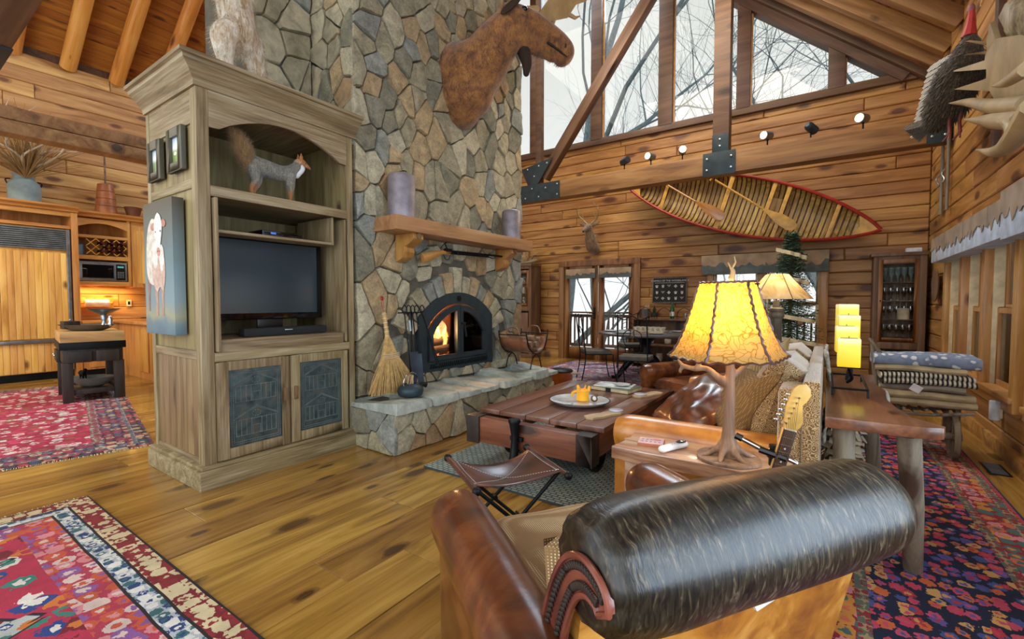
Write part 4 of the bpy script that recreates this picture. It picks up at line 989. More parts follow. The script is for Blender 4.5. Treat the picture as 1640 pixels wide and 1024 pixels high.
MB().ball((0, 0, 0), (.018, .045, .028), 12, 8).build('nostril', plain('nostril', '120c0a', .5), mo, True, loc=(.972, .545, .415), rot=(R(25), 0, R(55)))
MB().tube(curve([(.965, .60, .325), (.925, .47, .36), (.875, .34, .39)], 5), [.012]*11, 6).build('mouth', plain('mouth_line', '1c100a', .6), mo, True)
def palm(sg):
    mb = MB(); base = V((.62, .05, .66)); d = V((.1*sg+.25, sg*.75+.35, .5)) if sg > 0 else V((.3, -.75, .5))
    mb.tube(curve([base, base+d*.15, base+d*.3], 4), [.035]*9, 8)
    c = base+d*.55; u = d.normalized(); w = V((.4, .2*sg, .9)).normalized()
    mb.prism([(-.28, -.1), (0, -.16), (.25, -.14), (.3, .05), (.22, .2), (0, .24), (-.2, .12)], c, u, w, u.cross(w)*.03)
    for a, b_ in ((.28, -.1), (.3, .05), (.22, .2), (.05, .24), (-.12, .2), (-.15, -.14), (.05, -.18)):
        p = c+u*a+w*b_; mb.tube([p-(u*a+w*b_)*.25, p+(u*a+w*b_)*.5, p+(u*a+w*b_)*.95+V((0, 0, .06))], [.03, .02, .004], 6)
    mb.build('antler', 'antler', mo, bevel=None, smooth=True)
palm(1); palm(-1)
# ---- fox
fx = thing('grey_fox', 'standing mounted grey fox with a bushy tail on the top shelf of the armoire', 'taxidermy fox', (-3.58, 1.9, 2.0))
mb = MB()
seq(mb, [(0, -.13, .28), (0, -.04, .27), (0, .07, .26), (0, .14, .275)], [.066, .065, .06, .058], 6)
seq(mb, [(0, .14, .28), (0, .19, .33), (0, .225, .37)], [.05, .038, .032], 6)
for x, y, ky in ((.035, -.15, -.17), (-.03, -.10, -.12), (.03, .13, .135), (-.03, .16, .17)):
    seq(mb, [(x, y+.0, .25), (x, y+.01, .16), (x, ky, .09), (x, y, .015), (x, y+.03, .012)], [.045, .027, .014, .011, .012], 5)
organic(mb, 'body', 'fox_fur', fx, .007, 3)
body = fx.children[0]; fur(body, 'fur', 'fox_fur', fx, 3500, .02, wid=.0012, dirf=lambda c: (0, -.7, -.2))
mb = MB(); seq(mb, [(0, .22, .375), (0, .25, .385), (0, .285, .372), (0, .325, .355)], [.035, .032, .02, .009], 5); organic(mb, 'head', furmat('fox_head', [(.3, '9a5c2c'), (.5, 'b8703a'), (.7, 'c8b094')]), fx, .006, 2)
mb = MB(); seq(mb, [(.012, .235, .352), (.01, .25, .33), (.005, .2, .27)], [.022, .02, .025], 4); organic(mb, 'throat', 'white', fx, .007, 2)
for x in (.018, -.016): MB().tube([(x, .235, .40), (x*1.3, .235, .43), (x*1.4, .232, .455)], [.016, .013, .002], 8, flat=.6).build('ear', 'fox_head', fx, True)
MB().ball((.006, .33, .356), .007, 8, 6).build('nose', 'black', fx, True); MB().ball((.024, .272, .383), .005, 8, 6).build('eye', 'gloss', fx, True)
mb = MB(); seq(mb, [(.0, -.17, .26), (.01, -.2, .34), (.01, -.235, .42), (.01, -.27, .47)], [.04, .055, .05, .03], 6); organic(mb, 'tail', 'fox_tail', fx, .01, 2)
tl = [o for o in fx.children if o.name.startswith('tail')][0]; fur(tl, 'tail_fur', 'fox_tail', fx, 3500, .045, wid=.0014, dirf=lambda c: (0, -.3, .3))
# ---- bobcat
bc = thing('bobcat', 'pale mounted bobcat rearing on top of the armoire crown', 'taxidermy cat', (-3.50, 1.62, 2.806))
mb = MB()
seq(mb, [(-.03, .05, .34), (-.05, .03, .5), (-.06, .02, .7), (-.05, .05, .85)], [.115, .12, .12, .11], 7)
seq(mb, [(.0, -.03, .33), (.03, -.09, .26), (-.0, -.07, .12), (.02, -.06, .035), (.05, -.11, .03)], [.10, .085, .05, .04, .035], 6)
seq(mb, [(-.05, .12, .34), (-.06, .17, .2), (-.04, .19, .08), (-.0, .2, .03), (.03, .18, .025)], [.09, .065, .045, .04, .035], 6)
seq(mb, [(-.05, .05, .85), (-.03, .07, .95), (.02, .09, 1.05)], [.09, .075, .08], 5)
seq(mb, [(-.02, -.03, .85), (.08, -.1, .8), (.16, -.1, .88)], [.05, .035, .03], 5); seq(mb, [(-.04, .14, .85), (.06, .2, .78), (.14, .2, .86)], [.05, .035, .03], 5)
organic(mb, 'body', 'cat_fur', bc, .012, 3); fur(bc.children[0], 'fur', 'cat_fur', bc, 6500, .045, wid=.0018)
for y in (.04, .14): MB().tube([(.01, y, 1.1), (.0, y, 1.17)], [.03, .003], 8).build('ear', 'cat_fur', bc, True)
for y in (.065, .115): MB().ball((.09, y, 1.07), .01, 8, 6).build('eye', 'gloss', bc, True)
MB().ball((.1, .09, 1.03), (.02, .025, .02), 8, 6).build('nose', 'black', bc, True)
# ---- deer head on the back wall
de = thing('deer_mount', 'antlered deer head mount above the french door', 'mounted head', (-4.05, 8.86, 2.5))
mb = MB(); seq(mb, [(.03, .0, -.17), (.02, -.1, -.12), (0, -.14, .0), (0, -.2, .15), (-.0, -.24, .25)], [.11, .13, .12, .085, .075], 6)
seq(mb, [(-.0, -.26, .26), (-.01, -.34, .22), (-.02, -.42, .16)], [.075, .055, .035], 6); organic(mb, 'head', 'deer_fur', de, .012, 3)
for sg in (-1, 1):
    MB().ball((0, 0, 0), (.11, .02, .035), 10, 6).build('ear', 'deer_fur', de, True, loc=(sg*.13, -.2, .32), rot=(0, R(-sg*25), 0))
    mb = MB(); mb.tube(curve([(sg*.04, -.22, .33), (sg*.14, -.2, .42), (sg*.23, -.28, .55), (sg*.2, -.4, .68)], 5), rcurve([.018, .016, .012, .004], 5), 7)
    for p, q in (((.14, -.22, .44), (.1, -.28, .6)), ((.22, -.27, .53), (.2, -.24, .7)), ((.22, -.34, .62), (.15, -.36, .74))): mb.tube([(sg*p[0], p[1], p[2]), (sg*q[0], q[1], q[2])], [.011, .003], 6)
    mb.build('antler', 'antlerp', de, True); MB().ball((sg*.055, -.3, .27), .012, 8, 6).build('eye', 'gloss', de, True)
MB().ball((-.02, -.45, .155), .018, 8, 6).build('nose', 'black', de, True)
# ---- turkey hung on the right wall
tk = thing('turkey_mount', 'wild turkey mount with a red neck and barred wing on the right wall', 'taxidermy turkey', (1.0, 5.7, 3.0))
furmat('turkey', [(.3, '14120e'), (.5, '3c3020'), (.62, '6a5434'), (.75, '8c7450')], (20, 20, 20))
m, n, b = pnode('barred_feather'); v, _ = coords(n, (1,1,1), False); wv = N(n, 'ShaderNodeTexWave'); wv.bands_direction = 'Z'; wv.inputs['Scale'].default_value = 16; wv.inputs['Distortion'].default_value = .6; n.links.new(v, wv.inputs[0])
r_ = ramp(n, [(.4, hexc('2a2620')), (.55, hexc('d8d4c8'))]); n.links.new(wv.outputs['Fac'], r_.inputs[0]); n.links.new(r_.outputs[0], b.inputs['Base Color']); b.inputs['Roughness'].default_value = .6; M['barred'] = m
mb = MB(); seq(mb, [(-.02, -.02, .56), (-.03, .0, .45), (-.07, .06, .28), (-.12, .18, .1), (-.17, .28, -.0)], [.05, .10, .17, .17, .10], 8); organic(mb, 'body', 'turkey', tk, .016, 3)
fur(tk.children[0], 'feathers', 'turkey', tk, 2600, .06, wid=.009, dirf=lambda c: (-.3, .3, -.7))
MB().tube(curve([(-.03, -.02, .58), (-.02, -.01, .68), (-.01, .03, .76), (-.0, .09, .84)], 5), rcurve([.055, .035, .03, .024], 5), 8).build('neck', plain('wattle', 'b0302c', .5), tk, True)
MB().ball((.0, .11, .87), (.03, .03, .05), 10, 8).tube([(-.01, .13, .88), (-.02, .17, .9)], [.012, .002], 6).build('head', plain('turkey_head', '8a5a5c', .6), tk, True)
def feather(nm, mat, a0, tip, w0, w1, nrm):
    a0, tip, nrm = V(a0), V(tip), V(nrm).normalized(); d = (tip-a0).normalized(); sd = d.cross(nrm).normalized(); e = nrm*.004; L_ = (tip-a0).length
    P = [a0-sd*w0, a0+sd*w0, a0+d*L_*.5+sd*w1, tip-d*.05+sd*w1*.8, tip, tip-d*.05-sd*w1*.8, a0+d*L_*.5-sd*w1]
    n_ = len(P); MB().add(P+[q+e for q in P], [tuple(range(n_)), tuple(range(2*n_-1, n_-1, -1))]+[(i, i+n_, (i+1) % n_+n_, (i+1) % n_) for i in range(n_)]).build(nm, mat, tk)
for i in range(14):
    t = i/13; a0 = V((-.12-.03*t, .12+.10*t, .50-.42*t)); tip = V((-.22-.12*t, .62+.0*t, .60-.66*t)) + V((0, .06*sin(t*pi), 0))
    feather('wing_feather', 'barred', a0, tip, .02, .034, (-.8, -.45, .2))
for i in range(9):
    t = i/8; feather('tail_feather', 'turkey', (-.18, .28, .0), V((-.40+.12*t, .58, .04-.16*t)), .02, .04, (-.6, -.6, .3))
for x in (-.1, -.03): MB().tube(curve([(x, .1, .05), (x-.02, .1, -.1), (x-.02, .06, -.22)], 3), [.014]*7, 6).tube([(x-.02, .06, -.22), (x-.06, .1, -.27)], .008, 5).tube([(x-.02, .06, -.22), (x-.03, .0, -.28)], .008, 5).build('leg', plain('turkey_leg', '7a3430', .6), tk, True)
# ---- moose antler rack (y, z outline in the plane of the palm)
an = thing('moose_antlers', 'large palmated moose antler rack on the right wall at the picture edge', 'antlers', (.95, 4.8, 2.9))
out = [(5.19, 3.35), (4.98, 3.2), (4.83, 3.3), (4.70, 3.12), (4.3, 2.95), (3.9, 2.75), (3.8, 2.45), (4.1, 2.35), (4.45, 2.42), (4.67, 2.60), (4.86, 2.81), (5.54, 3.10), (4.93, 2.93), (4.93, 3.0), (5.71, 3.32), (5.04, 3.11), (5.0, 3.14), (5.26, 3.27), (4.92, 3.13), (4.95, 3.2)]
P = [V((.05*noise.noise(V((y*2, z*2, 0))) + (-.10 if y > 5.1 else 0), y-4.8, z-2.9)) for y, z in out]; n_ = len(P)
mb = MB(); mb.add(P+[q+V((.03, 0, 0)) for q in P], [(i, i+n_, (i+1) % n_+n_, (i+1) % n_) for i in range(n_)])
from mathutils.geometry import tessellate_polygon
tri = tessellate_polygon([[V((q.y, q.z, 0)) for q in P]]); mb.add(P, tri); mb.add([q+V((.03, 0, 0)) for q in P], [t[::-1] for t in tri])
mb.build('palm', 'antlerp', an, 50)
def tine(pts, rs): MB().tube(curve([V(q)-V((.95, 4.8, 2.9)) for q in pts], 5), rcurve(rs, 5), 9).build('tine', 'antlerp', an, True)
tine([(.85, 3.6, 2.3), (.84, 4.2, 2.5), (.86, 5.0, 2.80), (.86, 5.74, 3.05)], [.05, .045, .03, .004])
tine([(.84, 3.6, 2.22), (.83, 4.1, 2.38), (.82, 4.86, 2.63)], [.06, .05, .004])
tine([(.8, 3.4, 2.42), (.79, 3.7, 2.47), (.8, 4.03, 2.57)], [.04, .028, .004])
tine([(.8, 3.3, 2.2), (.8, 3.6, 2.12), (.8, 3.9, 2.14), (.79, 4.3, 2.26)], [.05, .05, .035, .004])
tine([(.8, 3.55, 2.14), (.8, 3.68, 2.24), (.8, 4.03, 2.35)], [.04, .03, .004])
B('mounting_plaque', 'cupboard', .1, .2, -1.0, -.6, -.7, -.3, an, .01)
dw = thing('driftwood', 'grey weathered driftwood piece behind the big antler palm', 'driftwood', (1.1, 4.75, 3.3))
MB().tube(curve([(0, .1, .05), (-.02, .0, .0), (0, -.1, -.15), (0, -.05, -.35)], 5), rcurve([.06, .12, .13, .06], 5), 9).build('wood', 'armz', dw, 50)
# ================================================================ LEATHER
def leather(name, dark, mid, light, rough=.32, sc=2.2):
    m, n, b = pnode(name); v, _ = coords(n, (1,1,1), False)
    f = noi(n, v, sc*2, 4, .6, .6); f2 = noi(n, v, 160, 3, .6)
    r_ = ramp(n, [(.32, hexc(dark)), (.5, hexc(mid)), (.68, hexc(light))]); n.links.new(f, r_.inputs[0]); n.links.new(r_.outputs[0], b.inputs['Base Color'])
    b.inputs['Roughness'].default_value = rough; b.inputs['Coat Weight'].default_value = .5; b.inputs['Coat Roughness'].default_value = .22
    bump(n, b, mth(n, 'ADD', mth(n, 'MULTIPLY', f2, .12), f), .07, .01); M[name] = m; return m
leather('leather_brown', '34180e', '623218', '8c522c', .27); leather('leather_tan', '8a4a18', 'b87428', 'd09048', .3); leather('leather_dark', '2a1512', '4a2a24', '6a4038', .35)
leather('leather_patina', '7a3e12', 'b07020', 'dca04c', .45, 3.5)
def weave(name, base, dots, sc, rough=.85, rot=0, thr=.35):
    m, n, b = pnode(name); t = N(n, 'ShaderNodeTexCoord'); mp = N(n, 'ShaderNodeMapping'); mp.inputs['Scale'].default_value = (sc, sc, sc); mp.inputs['Rotation'].default_value = (0, 0, rot)
    n.links.new(t.outputs['Object'], mp.inputs[0]); vo = N(n, 'ShaderNodeTexVoronoi'); vo.inputs['Randomness'].default_value = 0; n.links.new(mp.outputs[0], vo.inputs['Vector']); vo.inputs['Scale'].default_value = 1
    r_ = ramp(n, [(thr-.08, hexc(dots)), (thr+.08, hexc(base))]); n.links.new(vo.outputs['Distance'], r_.inputs[0]); f = noi(n, t.outputs['Object'], 5, 3)
    r2 = ramp(n, [(.3, (.75,)*3), (.7, (1.1,)*3)]); n.links.new(f, r2.inputs[0])
    n.links.new(mixc(n, 1, r_.outputs[0], r2.outputs[0], 'MULTIPLY'), b.inputs['Base Color']); b.inputs['Roughness'].default_value = rough; bump(n, b, vo.outputs['Distance'], .4, .005); M[name] = m; return m
weave('seat_weave', '8c6c46', 'dccba0', 150, thr=.3)
# black brindle hair-on hide
m, n, b = pnode('brindle_hide'); v, _ = coords(n, (120, 26, 26), False, (0, R(0), R(14))); v2, _ = coords(n, (3, 3, 3), False)
f = noi(n, v, 1, 3, .6, .8); g_ = noi(n, v2, 1, 2); r_ = ramp(n, [(.42, hexc('0a0a09')), (.56, hexc('2c251b')), (.66, hexc('5a4e3c')), (.8, hexc('a0927a'))]); n.links.new(mth(n, 'ADD', mth(n, 'MULTIPLY', f, .72), mth(n, 'MULTIPLY', g_, .32)), r_.inputs[0])
n.links.new(r_.outputs[0], b.inputs['Base Color']); b.inputs['Roughness'].default_value = .34; b.inputs['Specular IOR Level'].default_value = .6; bump(n, b, f, .25, .005); M['hide'] = m
def rolled_arm(name, mat, parent, L_, r, x0, zt, w_, zb=.1, out=1, seams=(), sag=.0):
    """padded arm along local y: a roll on top of a slab that tapers to the floor; rounded front"""
    def sect(y, t):
        rr = r*(1-.0*t); pts = []
        for i in range(15):
            a = lerp(-.25*pi, 1.15*pi, i/14); pts.append((x0+rr*cos(a), zt-rr+rr*sin(a)))
        pts += [(x0-rr*.66, zt-rr*1.95), (x0-rr*.62, zb), (x0+rr*.6, zb), (x0+rr*.62, zt-rr*1.9)]
        return pts
    K = 22; ring_ = []
    for k in range(K+1):
        t = k/K; y = L_*t; f = 1.0
        if t > .86: q = (t-.86)/.14; f = sqrt(max(0, 1-(q*.97)**2.2))*.34+.66
        if t < .03: f = .96
        pts = sect(y, t); cz = zt-r; row = []
        for (x, z) in pts:
            sm = 1 - .035*sum(math.exp(-((y-s_)/.010)**2) for s_ in seams)
            X_ = x0+(x-x0)*f*sm; Z_ = cz+(z-cz)*(f*sm if z > cz-r*1.2 else 1) - sag*t; row.append((X_, y, max(Z_, zb)))
        ring_.append(row)
    m_ = len(ring_[0]); mb = MB(); vs = [p for r_2 in ring_ for p in r_2]
    fs = [(k*m_+i, k*m_+(i+1) % m_, (k+1)*m_+(i+1) % m_, (k+1)*m_+i) for k in range(K) for i in range(m_)]
    fs += [tuple(range(m_)), tuple(range((K+1)*m_-1, K*m_-1, -1))]
    return mb.add(vs, fs).build(name, mat, parent, 50)
def cushion(name, mat, parent, sx_, sy_, sz_, loc, rot=(0,0,0), p=2.6, puff=.35, seed=0, wr=.01, corner=0):
    """pillow shape, optionally with pinched pointed corners"""
    mb = MB()
    def side(sg):
        def fn(u, w):
            a, c = 2*u-1, 2*w-1; e = max(0, (1-abs(a)**p))*max(0, (1-abs(c)**p)); h = e**puff
            k = 1 + corner*(abs(a)*abs(c))**2 - .06*corner*((1-abs(a))*abs(c)+(1-abs(c))*abs(a))*4
            x, y = a*sx_/2*k, c*sy_/2*k; z = sg*h*sz_/2 + wr*noise.noise(V((a*2.3+seed, c*2.3, sg+seed)))*h
            return V((x, y, z))
        return fn
    mb.grid(side(1), 20, 20).grid(side(-1), 20, 20); return mb.build(name, mat, parent, True, loc=loc, rot=rot)
# ================================================================ FRONT ARMCHAIR
ch = thing('leather_armchair', 'brown leather armchair with a black brindle hide roll back, seen from behind', 'armchair', (-.10, 1.09, 0), R(55.2))
la = rolled_arm('arm', 'leather_brown', ch, .84, .100, 0, .60, .1, .07, seams=(.26, .56)); la.location = (-.465, .04, 0)
ra = rolled_arm('arm', 'leather_brown', ch, .66, .098, 0, .60, .1, .07, seams=(.12, .40)); ra.location = (.325, .21, 0)
def bkf(u, w, o):
    z = lerp(.04, .74, w); x = lerp(-.42, .39, u); return V((x*(1-.04*(1-w)), .04+.22*(.66-z)*1.0+o-.012*sin(u*pi), z))
mb = MB().grid(lambda u, w: bkf(u, w, 0), 16, 12).grid(lambda u, w: bkf(u, w, .1), 16, 12)
mb.grid(lambda u, w: bkf(0, u, w*.1), 12, 2).grid(lambda u, w: bkf(1, u, w*.1), 12, 2).grid(lambda u, w: bkf(u, 0, w*.1), 16, 2).build('back_panel', 'leather_patina', ch, 50)
MB().prism([(-.03, .0), (.07, .03), (.05, .09), (-.06, .05)], (0, -.0, .60), (1,0,0), (0,-.1,1), (0, -.012, 0)).build('hide_tag', 'white', ch, bevel=.003)
B('base', 'leather_brown', -.30, .30, .22, .78, .07, .28, ch, .02)
cushion('seat_cushion', 'seat_weave', ch, .70, .66, .24, (-.065, .525, .37), puff=.16, p=5, wr=.006)
MB().tube(curve([(-.36, .83, .44), (-.2, .842, .45), (.05, .842, .45), (.22, .83, .44)], 6), .008, 6).build('welt', 'leather_brown', ch, True)
cushion('back_cushion', 'seat_weave', ch, .70, .34, .14, (-.06, .20, .54), (R(80), 0, 0), puff=.3, p=4, wr=.006)
# roll: swollen, tapering to the right, gathered at the near end
mb = MB(); K = 48; n_ = 40; vs = []
for k in range(K+1):
    t = k/K; x = lerp(-.44, .395, t); tl, tr_ = t, 1-t; f = 1.0
    if tl < .22: f = .70+.30*sqrt(1-((.22-tl)/.22)**2)
    if tr_ < .14: f = sqrt(max(.0, 1-((.14-tr_)/.142)**2.0))
    rad = lerp(.123, .104, t)*f*(1+.03*sin(t*pi)); cz = lerp(.765, .77, t); cy = lerp(.0, .0, t)
    for j in range(n_):
        a = 2*pi*j/n_; rr = rad*(1+.025*noise.noise(V((x*4, cos(a)*1.5, sin(a)*1.5))))
        if tl < .2: rr *= 1+.045*(1-tl/.2)**1.5*sin(a*11+x*14)
        vs.append((x, cy+rr*1.06*cos(a), cz+rr*sin(a)))
fs = [(k*n_+j, k*n_+(j+1) % n_, (k+1)*n_+(j+1) % n_, (k+1)*n_+j) for k in range(K) for j in range(n_)] + [tuple(range(n_)), tuple(range((K+1)*n_-1, K*n_-1, -1))]
mb.add(vs, fs).build('back_roll', 'hide', ch, 70)
m, n, b = pnode('bead_trim'); v, _ = coords(n, (1,1,1), False); wv = N(n, 'ShaderNodeTexVoronoi'); wv.inputs['Scale'].default_value = 75; wv.inputs['Randomness'].default_value = .3; n.links.new(v, wv.inputs['Vector'])
r_ = ramp(n, [(.25, hexc('8a7868')), (.5, hexc('2c201a'))]); n.links.new(wv.outputs['Distance'], r_.inputs[0]); n.links.new(r_.outputs[0], b.inputs['Base Color']); b.inputs['Roughness'].default_value = .6; bump(n, b, wv.outputs['Distance'], .8, .01); M['beads'] = m
M['welt'] = leather('leather_welt', '4a2018', '74382a', '8a4a38')
def scroll(sx_, mir):
    path = curve([(.23, .24, 0), (.17, .42, 0), (.115, .56, 0), (.075, .665, 0), (.03, .74, 0), (-.02, .772, 0), (-.068, .768, 0), (-.085, .745, 0)], 7); x = sx_; k = len(path)
    wid = rcurve([.042, .042, .040, .037, .034, .031, .026, .018], 7); L1, L2 = [], []
    for i, p in enumerate(path):
        d = (path[min(i+1, k-1)]-path[max(i-1, 0)]).normalized(); nn = V((-d.y, d.x, 0)); L1.append(p+nn*wid[i]); L2.append(p-nn*wid[i])
    mb = MB(); t_ = .012*mir; vs = [(x, p.x, p.y) for p in L1]+[(x, p.x, p.y) for p in L2]+[(x-t_, p.x, p.y) for p in L1]+[(x-t_, p.x, p.y) for p in L2]; fs = []
    for i in range(k-1): fs += [(i, i+1, k+i+1, k+i), (2*k+i, 3*k+i, 3*k+i+1, 2*k+i+1), (i, 2*k+i, 2*k+i+1, i+1), (k+i, k+i+1, 3*k+i+1, 3*k+i)]
    fs += [(0, k, 3*k, 2*k), (k-1, 3*k-1, 4*k-1, 2*k-1)]
    f = mb.add(vs, fs).build('scroll_facing', 'welt', ch, 40)
    end = [(x, p.x, p.y) for p in L1] + [(x, p.x, p.y) for p in L2[::-1]]
    MB().tube(end, .0065, 8).build('welt', 'welt', f, True)
    for row in (.5, -.5):
        i = 0.5
        while i < k-5:
            p = path[int(i)]; d = (path[min(int(i)+1, k-1)]-path[max(int(i)-1, 0)]).normalized(); nn = V((-d.y, d.x, 0)); c = p+nn*wid[int(i)]*row
            MB().ball((0, 0, 0), (.005, .010, .006), 8, 5).build('bead', 'beads', f, True, loc=(x-mir*-.0+(-.003 if sx_ < 0 else .003), c.x, c.y), rot=(atan2(d.y, d.x)+.9, 0, 0)); i += .95
scroll(-.448, -1)
for x in (-.32, .30):
    for y in (.28, .74): MB().lathe([(.022, .0), (.03, .05), (.026, .075)], n=12).build('foot', 'cupboard', ch, 40, loc=(x, y, 0))
# ================================================================ SOFA
so = thing('sofa', 'long tan leather sofa with paisley fabric back facing the fireplace', 'sofa', (-.10, 2.36, 0))
def arm_along_x(y, mat):
    o = rolled_arm('arm', mat, so, .90, .10, 0, .61, .1, .06, seams=(.26, .56)); o.rotation_euler = (0, 0, R(90)); o.location = (.02, y, 0); return o
arm_along_x(.14, 'leather_tan'); arm_along_x(1.83, 'leather_tan')
m, n, b = pnode('paisley'); v, _ = coords(n, (1,1,1), False); vo = N(n, 'ShaderNodeTexVoronoi'); vo.inputs['Scale'].default_value = 34; n.links.new(v, vo.inputs['Vector'])
f = noi(n, v, 60, 3, .5, 3); sn = mth(n, 'SINE', mth(n, 'ADD', mth(n, 'MULTIPLY', vo.outputs['Distance'], 30), mth(n, 'MULTIPLY', f, 9)))
r_ = ramp(n, [(.0, hexc('5a3c1c')), (.5, hexc('7e5c30')), (.72, hexc('a88c5c')), (1, hexc('bca478'))]); n.links.new(mth(n, 'MULTIPLY_ADD', sn, .5, .5), r_.inputs[0]); n.links.new(r_.outputs[0], b.inputs['Base Color']); b.inputs['Roughness'].default_value = .75
b.inputs['Sheen Weight'].default_value = .8; b.inputs['Sheen Roughness'].default_value = .4; bump(n, b, sn, .15, .003); M['paisley'] = m
# the back: leather outer shell, paisley end panel and tall paisley inner cushions
MB().box(.015, .085, .02, 1.95, .06, .90).build('outer_back', 'paisley', so, bevel=.02)
MB().box(-.08, .02, .03, 1.93, .3, .86).build('inner_back', 'paisley', so, bevel=.03)
MB().box(-.86, .02, .24, 1.74, .07, .30).build('base', 'leather_tan', so, bevel=.03)
for k in range(2): cushion('seat_cushion', 'leather_tan', so, .76, .74, .2, (-.46, .62+k*.75, .38), puff=.22, p=6)
cushion('back_cushion', 'paisley', so, .62, .64, .24, (-.14, .54, .66), (0, R(-74), 0), puff=.3, p=4, wr=.02)
cushion('back_cushion', 'paisley', so, .62, .64, .22, (-.14, 1.35, .65), (0, R(-74), 0), puff=.3, p=4, wr=.02)
for x in (-.8, .02):
    for y in (.14, 1.83): B('foot', 'cupboard', x-.03, x+.03, y-.03, y+.03, 0, .07, so, .01)
weave('dot_fabric', '7a5c34', 'd0b074', 130, thr=.24)
def stripe_mat(name, a, b_, sc, d='X', rough=.8):
    m, n, b = pnode(name); v, _ = coords(n, (1,1,1), False); w = N(n, 'ShaderNodeTexWave'); w.bands_direction = d; w.inputs['Scale'].default_value = sc; w.inputs['Distortion'].default_value = .3; n.links.new(v, w.inputs[0])
    r_ = ramp(n, [(.35, hexc(a)), (.6, hexc(b_))]); n.links.new(w.outputs['Fac'], r_.inputs[0]); n.links.new(r_.outputs[0], b.inputs['Base Color']); b.inputs['Roughness'].default_value = rough; bump(n, b, w.outputs['Fac'], .2, .004); M[name] = m; return m
stripe_mat('ribbed_cloth', '8a7448', 'b09a6c', 26, 'Y')
def pillow(label, mat, loc, rot, s=.46, th=.17, corner=.22, seed=1):
    o = thing('throw_pillow', label, 'cushion', loc, 0, 'throw pillows on the sofa'); cushion('cover', mat, o, s, s, th, (0, 0, 0), rot, p=2.4, puff=.42, seed=seed, wr=.03, corner=corner); return o
pillow('dotted brown pillow with a pinched corner, nearest the lamp stem', 'dot_fabric', (-.37, 2.78, .69), (R(8), R(-62), R(12)), .42, .2, .25, 1)
pillow('ribbed gold pillow with pointed ears behind the dotted one', 'ribbed_cloth', (-.34, 3.02, .75), (R(4), R(-64), R(-8)), .46, .18, .32, 4)
pillow('shiny brown leather pillow lying left of the lamp stem', 'leather_brown', (-.64, 2.92, .60), (R(14), R(-38), R(30)), .44, .18, .1, 7)
pillow('grey green cloth pillow at the middle of the sofa', plain('sage_cloth', '8c8468', .85, bmp=.2, bs=200), (-.45, 3.46, .66), (R(0), R(-64), R(5)), .46, .16, .1, 9)
pillow('small brown leather pillow at the far end of the sofa', 'leather_dark', (-.36, 3.72, .62), (R(6), R(-60), R(20)), .34, .14, .1, 3)
# grey hide throw over the back end
m, n, b = pnode('woven_throw'); v, _ = coords(n, (70, 8, 70), False); f = noi(n, v, 1, 3); r_ = ramp(n, [(.3, hexc('6c6456')), (.6, hexc('b4ac9c')), (.8, hexc('d8d2c4'))]); n.links.new(f, r_.inputs[0]); n.links.new(r_.outputs[0], b.inputs['Base Color']); b.inputs['Roughness'].default_value = .9; b.inputs['Sheen Weight'].default_value = .6; bump(n, b, f, .5, .006); M['throw'] = m
# second armchair beyond, mostly hidden
c2 = thing('leather_club_chair', 'dark leather club chair with a spotted hide back behind the sofa end', 'armchair', (-.85, 5.15, 0), R(150))
for x in (-.4, .4): rolled_arm('arm', 'leather_brown', c2, .75, .09, x, .6, .1, .06, seams=(.3,))
MB().box(-.4, .4, -.06, .14, .06, .74).build('back_panel', 'leather_brown', c2, bevel=.04); B('base', 'leather_brown', -.33, .33, .1, .7, .06, .3, c2, .02)
cushion('seat_cushion', 'leather_brown', c2, .64, .6, .18, (0, .42, .38), puff=.22, p=5)
m, n, b = pnode('spotted_hide'); v, _ = coords(n, (1,1,1), False); f = noi(n, v, 14, 3, .6, 1); r_ = ramp(n, [(.46, hexc('2c2224')), (.5, hexc('6a4a34')), (.54, hexc('e4dccc'))]); n.links.new(f, r_.inputs[0]); n.links.new(r_.outputs[0], b.inputs['Base Color']); M['spots'] = m
MB().tube([(-.42, 0, .74), (-.4, 0, .76), (0, .0, .77), (.4, 0, .76), (.42, 0, .74)], [.05, .11, .125, .11, .05], 18, flat=1).build('back_roll', 'spots', c2, True)
